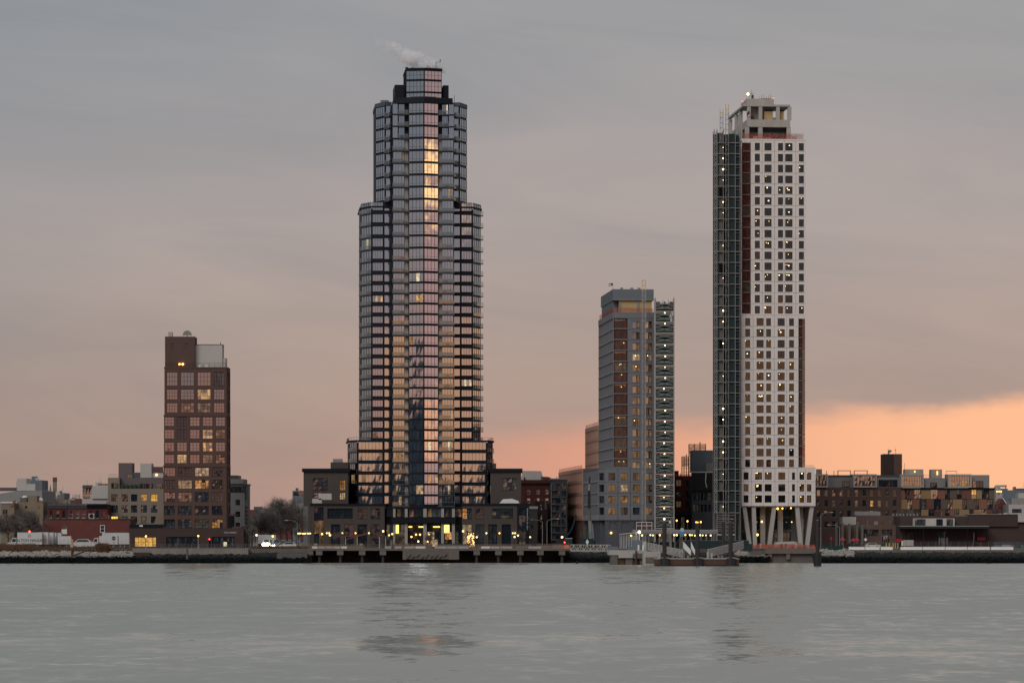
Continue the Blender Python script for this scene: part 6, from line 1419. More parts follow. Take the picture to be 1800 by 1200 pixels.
# red frame shade structure on the terrace
T = thing('shade_structure', 'open shade structure of white posts and dark red slanting beams on the terrace', 'pergola', (wx(630, 902), 902, GZ))
for px in (607.5, 628, 667, 678): MB().tube((wx(px, 902) - T.location.x, 0, 0), (wx(px, 902) - T.location.x, 0, 3.4 if px < 650 else 3.0), .11, 'pale_clad').build('post', T)
for (a, ya), (c, yc) in (((586, 946), (598, 941)), ((603, 943), (645, 938)), ((620, 944), (648, 937.5)), ((652, 936), (682, 943)), ((608, 948), (622, 941.5))):
    MB().bar((wx(a, 902) - T.location.x, -.4, wz(ya, 902) - GZ), (wx(c, 902) - T.location.x, .5, wz(yc, 902) - GZ), .12, 'panel_red').build('slanting_beam', T)
for px, wl in ((555, 'beside the glowing heaters'), (635, 'under the slanting red beams')): tag(MB().box(-.45, .45, -.3, .3, 0, 1.25, 'plywood').box(-.5, .5, -.35, .35, 1.26, 1.34, 'timber').build('waste_bin', None, (wx(px, 901), 901, 3.842)), 'tan wooden waste bin ' + wl, 'bin', 'promenade bins')
# lit figure wrapped in lights
bb = B(905, 827.5); T = thing('lit_tree', 'narrow wrapped tree glowing with warm string lights beside the podium', 'tree', bb.loc)
mb = MB(); mb.lathe([(.35, 0), (.75, .4), (.9, 1.6), (.7, 2.6), (.85, 3.3), (.6, 4.1), (.1, 4.7)], 'tan_stucco', 9); mb.build('crown', T)
rg = random.Random(6); mb = MB()
for i in range(46):
    z = rg.uniform(.3, 4.1); a = rg.uniform(3.3, 6.1); r = (.95 if z < 2 else .85) + .02; mb.ball((r * math.cos(a), r * math.sin(a), z), .10 if i % 5 else .17, 'bulb_warm', 5, 3)
kind(mb.build('string_lights', T), 'stuff'); MB().tube((0, 0, -.02), (0, 0, .4), .2, 'bark').build('trunk', T)

# bare trees
def bare_tree(px, D, hgt, spread, label, seed, density=1.0, group='bare winter trees', base=GZ, m2='twig'):
    rg = random.Random(seed); T = thing('bare_tree', label, 'tree', (wx(px, D), D, base), group=group); tr, cr = MB(), MB()
    def grow(p, d, L, r, lev):
        q = p + d * L
        (tr if lev < 2 else cr).tube(p, q, r, 'bark' if lev < 2 else m2, r * .66, n=6 if lev < 1 else (4 if lev < 3 else 3), cap=False)
        if lev >= 5: return
        n = {0: 6, 1: 5, 2: 5, 3: 5, 4: 3}[lev]
        n = max(2, round(n * (density if lev > 1 else 1)))
        for i in range(n):
            t = rg.uniform(.45, 1.0) if lev else rg.uniform(.4, 1.0)
            a = rg.uniform(0, 6.283); tilt = rg.uniform(.35, .85) * spread
            s = d.orthogonal().normalized(); s = Matrix.Rotation(a, 3, d) @ s
            nd = (d * math.cos(tilt) + s * math.sin(tilt) + Vector((0, 0, .12))).normalized()
            grow(p + d * L * t, nd, L * rg.uniform(.55, .78), max(r * .55, .022), lev + 1)
    grow(Vector((0, 0, -.2)), Vector((rg.uniform(-.06, .06), rg.uniform(-.06, .06), 1)).normalized(), hgt * .40, hgt * .017, 0)
    tr.build('trunk', T); kind(cr.build('crown', T), 'thing'); return T
bare_tree(494, 1010, 17.5, 1.05, 'large bare tree with a broad rounded crown at the side street', 1, 1.2)
bare_tree(456, 990, 13.0, 1.15, 'bare tree with a dark low crown next to the pale apartment house', 2, 1.25)
bare_tree(478, 960, 11.0, 1.1, 'bare tree between the broad crowned tree and the street lamp', 3, 1.1)
bare_tree(514, 985, 12.0, 1.0, 'bare tree against the corner house of the side street', 4, 1.0)
bare_tree(505, 1040, 17.0, 1.1, 'bare tree with a tall spreading crown farther up the side street', 21, 1.1); bare_tree(470, 1030, 15.0, 1.15, 'bare tree filling the gap behind the waiting box truck', 22, 1.1); bare_tree(443, 1015, 12.5, 1.1, 'bare tree right behind the pale apartment house balconies', 23, 1.1)
bare_tree(14, 926, 11.5, 1.15, 'bare dark tree behind the white lorry cab', 5, 1.2); bare_tree(58, 940, 12.0, 1.1, 'bare dark tree before the old tan building', 6, 1.2)
bare_tree(36, 950, 11.5, 1.1, 'bare dark tree between the cream house and the traffic light', 24, 1.1); bare_tree(-6, 940, 11.0, 1.1, 'bare dark tree cut by the picture edge beside the lorry', 25, 1.1)
bare_tree(1745, 1002, 14.8, .5, 'thin bare tree rising beside the coloured panel house', 7, .9); bare_tree(1797, 960, 9.8, 1.1, 'bare tree before the white rendered house', 8, 1.0)
bare_tree(700, 903, 4.2, .8, 'small bare tree before the lobby', 9, .8); bare_tree(756, 903, 4.4, .8, 'small bare sapling in the dark planter by the lobby doors', 10, .8); bare_tree(917, 903, 5.0, .7, 'small bare tree by the vertical name sign', 11, .8); bare_tree(591, 904, 5.0, .8, 'small bare tree by the shade structure', 12, .8)
bare_tree(1570, 985, 3.0, .8, 'sapling behind the brown brick workshop', 13, .8)
bare_tree(442, 925, 6.5, .7, 'slim bare street tree at the foot of the pale apartment house', 14, .9); bare_tree(520, 920, 6.0, .7, 'slim bare street tree beside the tall street light', 15, .9)

# street lights with a curved arm, unlit
def street_light(px, D, ytop, dirx, label, pole='steel'):
    h = wz(ytop, D) - GZ; T = thing('street_light', label, 'street light', (wx(px, D), D, GZ), group='unlit street lights')
    MB().tube((0, 0, 0), (0, 0, h - .6), .13, pole, .08).build('pole', T)
    mb = MB(); pts = [(0, 0, h - .7), (dirx * .7, 0, h - .2), (dirx * 1.8, 0, h), (dirx * 3.0, 0, h)]
    for p, q in zip(pts, pts[1:]): mb.tube(p, q, .06, pole)
    mb.build('arm', T); MB().box(dirx * 3.0 - .4, dirx * 3.0 + .4, -.15, .15, h - .08, h + .1, 'pale_steel').build('lamp_head', T)
street_light(522.5, 915, 914, -1, 'tall unlit street light with curved arm at the side street by the podium'); street_light(953.5, 915, 913, -1, 'unlit street light reaching towards the podium name sign'); street_light(961.5, 918, 911.5, 1, 'unlit street light reaching towards the terracotta building'); street_light(1476, 912, 922, -1, 'unlit street light beside the brown brick workshop'); street_light(1443, 915, 900, 1, 'unlit street light between white tower and warehouse')
T = thing('traffic_light', 'traffic light showing red beside the parked lorry', 'traffic light', (wx(52, 920), 920, GZ)); MB().tube((0, 0, 0), (0, 0, wz(943, 920) - GZ), .09, 'dark_paint').build('pole', T); MB().box(-.25, .25, -.2, .2, wz(946, 920) - GZ, wz(938, 920) - GZ + .2, 'green_board').build('signal_head', T); MB().ball((0, -.25, wz(933.8, 920) - GZ), .27, 'bulb_red').build('red_lamp', T)
MB().box(-.3, .3, -.18, .2, wz(938, 920) - GZ + .21, wz(931, 920) - GZ, 'dark_paint').build('signal_housing', T)
# vehicles
def wheel(T, x, y, r=.5, w_=.3):
    o = MB().tube((x, y - w_ / 2, r), (x, y + w_ / 2, r), r, 'rubber', n=14).build('wheel', T)
    MB().tube((x, y - w_ / 2 - .02, r), (x, y - w_ / 2 - .005, r), r * .55, 'steel', n=10).build('rim', o)
def lorry(px, D, L, hh, label, text=None, cab=-1, group=None, m='truck_white'):
    T = thing('box_truck', label, 'truck', (wx(px, D), D, GZ), group=group); h2 = L / 2
    MB().box(-h2, h2, 0, 2.5, 1.05, hh, m).build('cargo_box', T)
    MB().box(-h2, h2, .2, 2.3, .7, 1.04, 'dark_paint').build('chassis', T)
    if cab:
        s = cab; x0 = s * (h2 + .25)
        pr = [(x0, .6), (x0 + s * 2.6, .6), (x0 + s * 2.6, 1.5), (x0 + s * 1.5, 1.7), (x0 + s * 1.1, 2.75), (x0, 2.9)]
        MB().add([(x, .1, z) for x, z in pr] + [(x, 2.4, z) for x, z in pr], [tuple(range(6)), tuple(range(11, 5, -1))] + [(i, 6 + i, 6 + (i + 1) % 6, (i + 1) % 6) for i in range(6)], m).build('cab', T)
        MB().add([(x0 + s * .3, .06, 1.75), (x0 + s * 1.3, .06, 1.75), (x0 + s * 1.0, .06, 2.55), (x0 + s * .3, .06, 2.6)], [(0, 1, 2, 3)], 'glass_dark').build('side_window', T)
        wheel(T, x0 + s * 1.7, .3)
    for x in (-h2 + 1.2, h2 - 1.2, h2 - 2.4): wheel(T, x, .3)
    if text:
        lettering(text, 1.05, 'lettering_dark', T, (0, -.03, 2.15))
        lettering('\u2302', 1.1, 'lettering_dark', T, (0, -.03, 3.4))
    return T
lorry(52, 906, 6.7, 4.3, 'white box truck lettered WALTON HAULING parked by the bank', 'WALTON HAULING', -1, 'trucks parked by the bank')
for i, (px, D) in enumerate(((74.5, 909), (82, 913), (89, 917), (96, 921))): lorry(px, D, 3.2 + .5 * (i % 2), 4.35 - .06 * i, ('white truck body parked right behind the lettered truck', 'second white truck body in the tight row of trucks', 'third white truck body in the tight row of trucks', 'last white truck body of the tight row')[i], None, 0, 'trucks parked by the bank')
lorry(113, 912, 3.6, 3.3, 'low white box truck standing between the truck row and the yellow topped pile', None, 0, 'trucks parked by the bank')
lorry(203, 915, 7.4, 4.2, 'pale grey semi-trailer parked against the red brick garage', None, 0, 'trucks parked by the bank')
lorry(190.5, 905, 5.0, 3.35, 'pale box truck facing the bank beside the stop sign', None, -1, 'trucks parked by the bank')
def car(px, D, label, m, L=4.6, rz=0.0, lit=False, tall=1.0, group='cars at the street end', name='parked_car', cat='car'):
    T = thing(name, label, cat, (wx(px, D), D, GZ + .004), rz, group); h = L / 2
    pr = [(-h, .35), (h, .35), (h, .85), (h * .62, 1.0 * tall), (h * .30, 1.45 * tall), (-h * .55, 1.48 * tall), (-h * .92, 1.0 * tall), (-h, .9)]
    n = len(pr); MB().add([(x, -.88, z) for x, z in pr] + [(x, .88, z) for x, z in pr], [tuple(range(n)), tuple(range(2 * n - 1, n - 1, -1))] + [(i, n + i, n + (i + 1) % n, (i + 1) % n) for i in range(n)], m).build('body', T)
    wp = [(h * .52, 1.0 * tall), (h * .27, 1.38 * tall), (-h * .5, 1.40 * tall), (-h * .8, 1.0 * tall)]
    for y in (-.89, .89): MB().add([(x, y, z) for x, z in wp], [(0, 1, 2, 3)], 'glass_dark').build('side_window', T)
    MB().add([(h * .63, -.75, 1.01 * tall), (h * .63, .75, 1.01 * tall), (h * .32, .7, 1.43 * tall), (h * .32, -.7, 1.43 * tall)], [(0, 1, 2, 3)], 'glass_dark').build('windscreen', T)
    for x in (-h * .62, h * .62):
        for y in (-.8, .8): wheel(T, x, y, .33, .22)
    for y in (-.6, .6): MB().ball((h + .02, y, .72), .14 if not lit else .17, 'bulb_head' if lit else 'pale_steel', 6, 4).build('headlight', T)
    return T
F_ = R(-92)
# van with its headlights on, facing the river
T = car(470, 915, 'white delivery van facing the river with its headlights blazing', 'truck_white', 5.2, R(-96), True, 1.6, name='delivery_van', cat='van')
for y in (-.55, .55): MB().ball((2.75, y, 1.0), .42, 'bulb_head').build('headlight', T)
lorry(469, 935, 5.0, 3.6, 'pale box truck waiting behind the van with bright headlights', None, 0, 'cars at the street end')
car(494, 916, 'silver car turning at the street end with its headlights on', 'pale_steel', 4.6, R(-150), True, 1.0); car(507, 914, 'white car parked side-on at the street end', 'truck_white', 4.6, R(175), False, 1.1)
car(488, 934, 'pale blue van waiting behind the turning silver car', 'blue_slate', 5.2, R(-95), False, 1.5); car(517, 930, 'grey car parked beside the tall street light', 'mid_grey_clad', 4.4, R(180)); car(500, 950, 'grey car parked farther up the side street', 'mid_grey_clad', 4.6, R(-95), False, 1.2)
T = car(143.5, 908, 'white high-roofed van with sloping bonnet beside the red brick garage', 'truck_white', 6.0, R(180), False, 1.7, 'trucks parked by the bank', 'parked_van', 'van')
car(944, 905, 'dark blue car parked behind the pier railing beside the podium', 'lettering_dark', 4.6, 0); car(1500, 905, 'dark car parked beside the brown brick workshop', 'dark_paint', 4.4, 0); car(1525, 908, 'small red car beside the brown brick workshop', 'panel_red', 4.2, 0); car(1534, 905, 'small white car beside the yellow bollards', 'truck_white', 4.0, 0)
# stop sign, fence, bank piles
T = thing('stop_sign', 'back of a round dark road sign on a pole by the pale box truck', 'road sign', (wx(200, 900), 900, GZ)); MB().tube((0, 0, 0), (0, 0, 3.2), .05, 'steel').build('pole', T); MB().tube((0, -.05, 2.75), (0, -.02, 2.75), .55, 'dark_paint', n=8).build('sign_plate', T); MB().box(-.32, .32, -.07, -.055, 2.68, 2.82, 'lettering_pale').build('sign_bar', T)
def fence(x0, x1, D, z, h_, label, m='steel', step=2.0):
    T = thing('wire_fence', label, 'fence', (wx((x0 + x1) / 2, D), D, z), group=None); w_ = (wx(x1, D) - wx(x0, D)) / 2; n = int(2 * w_ / step)
    for i in range(n + 1): x = -w_ + 2 * w_ * i / n; MB().tube((x, 0, 0), (x, 0, h_), .035, m, n=4).build('fence_post', T)
    mb = MB()
    for k in range(5): mb.tube((-w_, 0, h_ * (k + 1) / 5), (w_, 0, h_ * (k + 1) / 5), .012, m, n=3)
    for i in range(int(2 * w_ / .5)): x = -w_ + i * .5; mb.tube((x, 0, 0), (x, 0, h_), .008, m, n=3)
    kind(mb.build('fence_wire', T), 'stuff')
fence(40, 228, 899, 3.8, 2.2, 'wire fence between the trucks and the grassy bank'); fence(229, 445, 896, 3.8, 1.2, 'low rail fence before the brick tower'); fence(1500, 1790, 899, 3.8, 1.8, 'wire fence along the canopy shed')
tag(MB().box(-15.5, 15.5, 0, 3, 0, 1.6, 'sea_concrete').build('sea_wall', None, (wx(335, 890.5), 889.8, 2.2)), 'pale concrete sea wall before the brick tower', 'wall'); tag(MB().box(-7, 0, 0, 3, 0, 1.9, 'dark_brick').box(0.01, 3.6, 0.1, 3, 0, 1.2, 'dark_brick').build('old_bulkhead', None, (wx(264, 888), 887.5, .9)), 'broken dark timber bulkhead at the end of the pale rocks', 'bulkhead')
tag(MB().box(-4, 4, 0, 8, 0, 1.9, 'concrete_dark').box(-3.8, 3.8, .1, .3, 1.95, 2.0, 'steel').build('outfall', None, (wx(513, 884), 884, .6)), 'grey concrete outfall platform at the street end', 'platform')
T = thing('mooring_pile', 'leaning timber spar against a yellow topped pile on the bank', 'pile', (wx(127, 882), 882, .5)); MB().tube((0, 0, -1), (0, 0, wz(962, 882) - .5), .33, 'rust').build('post', T); MB().tube((0, 0, wz(962, 882) - .5), (0, 0, wz(947, 882) - .5), .32, 'plywood').build('painted_top', T); MB().tube((-2, -.5, .5), (5.0, -.4, wz(963.5, 882) - .5), .2, 'rust').build('spar', T)
tag(MB().tube((0, 0, -1), (0, 0, 3.2), .3, 'concrete_dark').build('mooring_pile', None, (wx(329, 882), 882, .8)), 'short grey pile standing on the dark rocks before the brick tower', 'pile')
tag(MB().lathe([(.3, -1), (.3, .55), (.15, .7)], 'dark_paint', 7).build('mooring_pile', None, (wx(1014, 872), 872, 0)), 'stump of a broken pile just above the water near the pier end', 'pile')
# site between the pier and the ferry landing: black mast rig, curved boom, green machine
T = thing('drill_rig', 'black telescopic drill mast of a rig standing before the terracotta building', 'drill rig', (wx(1037, 912), 912, GZ))
X = lambda px: wx(px, 912) - wx(1037, 912)
Z = lambda py: wz(py, 912) - GZ
for (a, ya), (c, yc), r, m in (((1039, 958), (1037, 915), .55, 'steel'), ((1037, 915), (1035.8, 893), .42, 'concrete_dark'), ((1035.8, 893), (1035.5, 862), .42, 'dark_paint'), ((1035.5, 862), (1036, 850), .34, 'steel'), ((1036, 850), (1036.8, 838), .22, 'dark_paint')): MB().tube((X(a), 0, Z(ya)), (X(c), 0, Z(yc)), r, m, r * .92, n=8).build('mast_section', T)
MB().bar((X(1044), 0, Z(958)), (X(1041), 0, Z(920)), .16, 'steel').build('backstay', T); MB().box(-2.5, 1.5, -.8, 1.6, .6, 2.0, 'green_board').build('rig_body', T)
for y in (-.9, 1.5): MB().box(-2.8, 1.8, y, y + .5, 0, .7, 'dark_paint').build('track', T)
T = thing('crane_boom', 'slim curved black crane boom rising from the street works', 'crane', (wx(985, 915), 915, GZ)); X = lambda px: wx(px, 915) - wx(985, 915); Z = lambda py: wz(py, 915) - GZ
pts = [(984, 950), (994, 944), (1002, 935), (1008, 922), (1012.5, 904)]
mb = MB()
for (a, ya), (c, yc) in zip(pts, pts[1:]): mb.tube((X(a), 0, Z(ya)), (X(c), 0, Z(yc)), .30, 'dark_paint', .27)
mb.build('boom', T); MB().box(X(978), X(988), -1, 1, .5, 2.4, 'dark_paint').build('crane_body', T)
for y in (-1.2, .8): MB().box(X(977), X(989), y, y + .5, 0, .6, 'rubber').build('track', T)
T = thing('green_machine', 'green painted piling machine with a railed platform', 'machine', (wx(1028, 908), 908, GZ)); X = lambda px: wx(px, 908) - wx(1028, 908)
MB().box(X(1021), X(1044), 0, 2.4, .2, 2.6, 'green_board').build('machine_body', T); mb = MB()
for px in (1020.5, 1026, 1032, 1038): mb.bar((X(px), -.1, 2.6), (X(px), -.1, 4.4), .06, 'green_paint')
for z in (3.4, 4.4): mb.bar((X(1020.5), -.1, z), (X(1038), -.1, z), .06, 'green_paint')
mb.bar((X(1028), 0, 4.4), (X(1029), 0, 6.4), .07, 'green_paint'); mb.bar((X(1026), 0, 5.4), (X(1031), 0, 5.2), .05, 'green_paint'); mb.build('platform_rail', T)
MB().add([(X(1032.3), -.2, .9), (X(1035.3), -.2, 1.7), (X(1032.3), -.2, 2.5), (X(1029.3), -.2, 1.7)], [(0, 1, 2, 3)], 'white_paint').build('warning_plate', T)
T = thing('site_trailer', 'dark teal site trailer with a red lamp beside the curved boom', 'trailer', (wx(998, 906), 906, GZ)); X = lambda px: wx(px, 906) - wx(998, 906); MB().box(X(994), X(1006), 0, 2.4, .3, 2.6, 'green_board').build('trailer_body', T); MB().ball((X(992.5), -.2, 1.6), .2, 'bulb_red').build('tail_lamp', T); MB().box(X(994), X(1006), -.1, 2.5, 2.6, 2.75, 'pale_clad').build('trailer_roof', T)
for k, (px, m, l) in enumerate(((986, 'panel_rust', 'rust brown barrier block on the pier end'), (996, 'orange_plastic', 'bright orange water barrier on the pier end'), (976, 'pier_concrete', 'grey barrier block on the pier end'))): tag(MB().add([(-.8, -.3, 0), (.8, -.3, 0), (.8, .3, 0), (-.8, .3, 0), (-.7, -.1, .9), (.7, -.1, .9), (.7, .1, .9), (-.7, .1, .9)], [(0, 1, 5, 4), (1, 2, 6, 5), (2, 3, 7, 6), (3, 0, 4, 7), (4, 5, 6, 7), (3, 2, 1, 0)], m).build('barrier', None, (wx(px, 894), 894, 3.842)), l, 'barrier')
T = thing('green_container', 'green refuse container at the corner of the podium', 'container', (wx(939.5, 912), 912, GZ)); MB().box(-.6, .6, 0, 1.4, .1, 1.5, 'green_paint').build('container_body', T); MB().box(-.65, .65, -.05, 1.45, 1.5, 1.62, 'green_board').build('lid', T)

# ---- ferry landing
def truss(name, label, p, q, w_, hh, m, n=10, group=None, slats=False):
    """gangway: floor, two truss sides (chords, posts, diagonals, slats)"""
    p, q = Vector(p), Vector(q); d = q - p; T = thing(name, label, 'gangway', p, 0, group)
    MB().add([(0, 0, 0), (d.x, d.y, d.z), (d.x, d.y + w_, d.z), (0, w_, 0), (0, 0, -.25), (d.x, d.y, d.z - .25), (d.x, d.y + w_, d.z - .25), (0, w_, -.25)], [(0, 1, 2, 3), (7, 6, 5, 4), (4, 5, 1, 0), (6, 7, 3, 2), (5, 6, 2, 1), (7, 4, 0, 3)], m).build('floor', T)
    for y in (0, w_):
        mb = MB(); o = Vector((0, y, 0)); up = Vector((0, 0, hh))
        mb.bar(o, o + d, .09, m); mb.bar(o + up, o + d + up, .09, m)
        for i in range(n + 1):
            a = o + d * (i / n); mb.bar(a, a + up, .05, m)
            if i < n and not slats: mb.bar(a + (up if i % 2 else Vector()), o + d * ((i + 1) / n) + (Vector() if i % 2 else up), .06, m)
        if slats:
            for k in range(1, 5): mb.bar(o + up * (k / 5), o + d + up * (k / 5), .09, m)
        mb.build('truss_side', T)
    return T
def at(px, py, D): return Vector((wx(px, D), D, wz(py, D)))
truss('gangway', 'level pale truss footbridge between the pier end and the concrete platform', at(1003, 967, 868), at(1073, 967.5, 866), 2.2, 1.5, 'pale_steel', 12)
truss('gangway', 'slatted ramp leading down from the concrete platform to the ferry barge', at(1139, 964.5, 846), at(1201, 978, 826), 2.4, 1.6, 'pale_clad', 10, slats=True)
truss('gangway', 'slatted ramp leading up from the ferry barge towards the white tower', at(1245, 977, 826), at(1307, 962, 846), 2.4, 1.6, 'pale_clad', 10, slats=True)
T = thing('concrete_platform', 'weathered concrete ferry platform on rusty sheet piles', 'platform', (wx(1106, 846), 846, 0)); X = lambda px: wx(px, 846) - wx(1106, 846); Z = lambda py: wz(py, 846)
MB().box(X(1070), X(1137), 0, 14, Z(975), Z(966.5), 'concrete').build('deck', T)
for i, (a, c) in enumerate(((1074, 1086), (1087, 1098.5), (1099.5, 1112), (1113, 1123), (1124.5, 1135))): MB().box(X(a), X(c), .2 + .3 * (i % 2), 12, -1.5, Z(975) - .01, 'rust' if i % 2 else 'concrete_dark').build('sheet_pile', T)
MB().box(X(1087), X(1112), -.3, .1, Z(980), Z(973), 'concrete').build('fender_beam', T); MB().box(X(1113), X(1135), -.4, .1, Z(981), Z(972), 'pier_concrete').build('fender_beam', T); MB().tube((X(1118), -.6, -1), (X(1118), -.6, Z(967)), .22, 'rust').build('guide_pile', T)
MB().box(X(1068), X(1086), .2, .35, Z(966.4), Z(960), 'blue_slate').build('parapet_panel', T); MB().box(X(1104), X(1116), .2, .35, Z(966.4), Z(960), 'blue_slate').build('parapet_panel', T); MB().box(X(1088), X(1103), .5, .7, Z(966.4), Z(963.5), 'slate_panel').build('parapet_panel', T)
MB().box(X(1130), X(1137), 2, 4, Z(966.4), Z(951), 'pale_clad').build('ticket_booth', T); MB().box(X(1112), X(1129), 4, 7, Z(966.4), Z(949), 'blue_slate').build('shelter', T)
for px in (1121, 1129): MB().box(X(px), X(px + 3), .4, .8, Z(966.4), Z(957), 'white_paint').build('gate_box', T)
tag(MB().box(-2.2, 2.2, 0, 6, -1, wz(969, 838) , 'concrete').box(-1.6, 1.4, -.2, -.01, .6, 2.0, 'concrete_dark').build('stepped_landing', None, (wx(1146, 838), 838, 0)), 'stepped concrete landing between the platform and the ferry barge', 'landing')
# white post canopy with lamp
T = thing('waiting_canopy', 'row of white canopy posts with lamps on the ferry platform', 'canopy', (wx(1108, 852), 852, Z(966.5))); X = lambda px: wx(px, 852) - wx(1108, 852); zz = lambda py: wz(py, 852) - Z(966.5)
for i in range(12): px = 1090.5 + i * 2.8; MB().tube((X(px), 2 - i * .15, 0), (X(px), 2 - i * .15, zz(937.5 - i * .25)), .055, 'white_paint', n=5).build('post', T)
for px in (1118, 1124): MB().tube((X(px), -.5, 0), (X(px), -.5, zz(934)), .1, 'white_paint', n=6).build('post', T)
MB().add([(X(1089.5), 1.4, zz(938)), (X(1124), -.8, zz(934.5)), (X(1124), 2.5, zz(934.5)), (X(1089.5), 4, zz(938)), (X(1089.5), 1.4, zz(939)), (X(1124), -.8, zz(935.5)), (X(1124), 2.5, zz(935.5)), (X(1089.5), 4, zz(939))], [(0, 1, 2, 3), (7, 6, 5, 4), (4, 5, 1, 0), (5, 6, 2, 1), (6, 7, 3, 2), (7, 4, 0, 3)], 'pale_clad').build('canopy_roof', T)
MB().ball((X(1123.5), -1.2, zz(934.5)), .36, 'bulb_white').build('lamp', T); MB().ball((X(1109.7), 1.2, zz(941)), .24, 'bulb_warm').build('lamp', T)
# sidewalk shed with string of lamps
T = thing('sidewalk_shed', 'long sidewalk shed on steel posts with a string of amber lamps', 'scaffold', (wx(1180, 905), 905, GZ)); X = lambda px: wx(px, 905) - wx(1180, 905); Z = lambda py: wz(py, 905) - GZ
MB().box(X(1112), X(1262), 0, 4, Z(938), Z(936), 'steel').build('deck', T); MB().box(X(1112), X(1262), -.1, .05, Z(935.9), Z(931.5), 'steel').build('parapet', T); MB().box(X(1112), X(1262), -.06, .2, Z(931.4), Z(930.6), 'pale_steel').build('parapet_rail', T)
for i in range(17):
    px = 1113 + i * 9.2
    for y in (.1, 3.9): MB().tube((X(px), y, 0), (X(px), y, Z(938)), .05, 'pale_steel', n=5).build('post', T)
for i in range(12): px = 1116 + i * 12; MB().bar((X(px), .1, Z(956)), (X(px + 9), .1, Z(942)), .03, 'steel').build('brace', T)
rg = random.Random(14)
for px in (1129, 1143.5, 1148, 1160, 1186, 1190, 1205, 1213, 1217, 1222, 1231, 1235.5, 1241.5, 1250): MB().ball((X(px), 2 - rg.uniform(0, 1.5), Z(939.5 + rg.uniform(0, 1.2))), rg.uniform(.17, .26), 'bulb_amber').build('shed_lamp', T)
MB().box(X(1119), X(1146), .5, 3.5, Z(931), Z(917.5), 'scaffold_net').build('upper_cage', T); mb = MB()
for px in (1119, 1128, 1137, 1146): mb.bar((X(px), .4, Z(931)), (X(px), .4, Z(917)), .06, 'white_paint')
for y in (917.5, 923.5): mb.bar((X(1119), .4, Z(y)), (X(1146), .4, Z(y)), .08, 'white_paint')
mb.build('cage_frame', T)
MB().box(X(1114), X(1262), 3.95, 4.1, 0, Z(952), 'green_board').build('hoarding', T)
for px, py in ((1191.5, 914.3), (1210.5, 915.5), (1226, 917.5), (1228.5, 918), (1234, 917)): MB().ball((X(px), 6, wz(py, 911) - GZ), .22, 'bulb_amber').build('shed_lamp', T); MB().tube((X(px), 6, Z(936)), (X(px), 6, wz(py, 911) - GZ), .03, 'steel', n=4).build('lamp_stem', T)
tag(MB().box(-9, 9, 0, .2, 0, 2.2, 'green_board').box(-9.02, 9.02, -.05, .25, 2.21, 2.28, 'steel').build('hoarding', None, (wx(1258, 900), 900, 3.7)), 'dark green plywood hoarding behind the ferry barge', 'hoarding')
T = thing('ferry_sign', 'blue ferry stop sign with a white ring on a pole before the shed', 'sign', (wx(1199, 868), 868, GZ - .6)); zz = lambda py: wz(py, 868) - GZ + .6
MB().tube((0, .1, 0), (0, .1, zz(929)), .07, 'pale_steel').build('pole', T); MB().box(-.42, .42, -.05, .05, zz(942.5), zz(933), 'blue_paint').build('sign_board', T)
mb = MB(); n = 16
for i in range(n):
    a, c = 2 * math.pi * i / n, 2 * math.pi * (i + 1) / n; zc2 = zz(930.6); mb.add([(.42 * math.cos(a), -.04, zc2 + .42 * math.sin(a)), (.42 * math.cos(c), -.04, zc2 + .42 * math.sin(c)), (.22 * math.cos(c), -.04, zc2 + .22 * math.sin(c)), (.22 * math.cos(a), -.04, zc2 + .22 * math.sin(a))], [(0, 1, 2, 3)], 'white_paint')
mb.build('ring_emblem', T); MB().box(-.42, .42, -.03, .05, zz(932.9), zz(927.5), 'blue_paint').build('sign_board', T)
tag(MB().tube((0, 0, 0), (0, 0, 9.2), .11, 'pale_steel', .07).bar((-.9, 0, 6.6), (.9, 0, 6.6), .05, 'pale_steel').box(-.5, -.1, -.15, .15, 8.2, 8.8, 'white_paint').build('camera_pole', None, (wx(1179.5, 862), 862, 2.4)), 'tall pale pole with camera box beside the ferry pile', 'pole')
# the ferry barge with its guide piles
BG = thing('ferry_barge', 'brown floating ferry barge moored between dark guide piles', 'barge', (wx(1227, 818), 818, 0)); X = lambda px: wx(px, 818) - wx(1227, 818)
MB().box(X(1153), X(1299), 0, 12, -1, wz(982.2, 818), 'rust').build('hull', BG); MB().box(X(1152.5), X(1299.5), -.15, 12.1, wz(982.2, 818), wz(981, 818), 'pale_steel').build('deck_edge', BG); MB().box(X(1153), X(1299.4), -.2, 0, -.3, .25, 'rubber').build('rub_rail', BG)
for a, c in ((1161, 1175), (1219.5, 1234), (1277.5, 1291.5)): MB().box(X(a), X(c), -1.0, -.02, -.4, wz(981, 818) + .1, 'dark_paint').build('pile_guide', BG); MB().box(X(a) - .2, X(c) + .2, -1.1, .8, wz(981, 818) + .11, wz(979.3, 818), 'pale_steel').build('guide_cap', BG)
mb = MB()
for i in range(30): x = X(1156 + i * 4.8); mb.bar((x, .3, wz(981, 818)), (x, .3, wz(981, 818) + 1.1), .03, 'steel')
mb.bar((X(1156), .3, wz(981, 818) + 1.1), (X(1296), .3, wz(981, 818) + 1.1), .035, 'steel'); mb.build('railing', BG)
for i, px in enumerate((1182, 1189, 1208, 1243, 1250, 1262, 1268)): MB().box(X(px), X(px + 3.2), 1, 2, wz(981, 818), wz(981, 818) + (.9, .7, .8, 1.5, 1.3, .8, .7)[i], ('steel', 'concrete_dark', 'steel', 'pale_clad', 'pale_clad', 'steel', 'steel')[i]).build('deck_gear', BG)
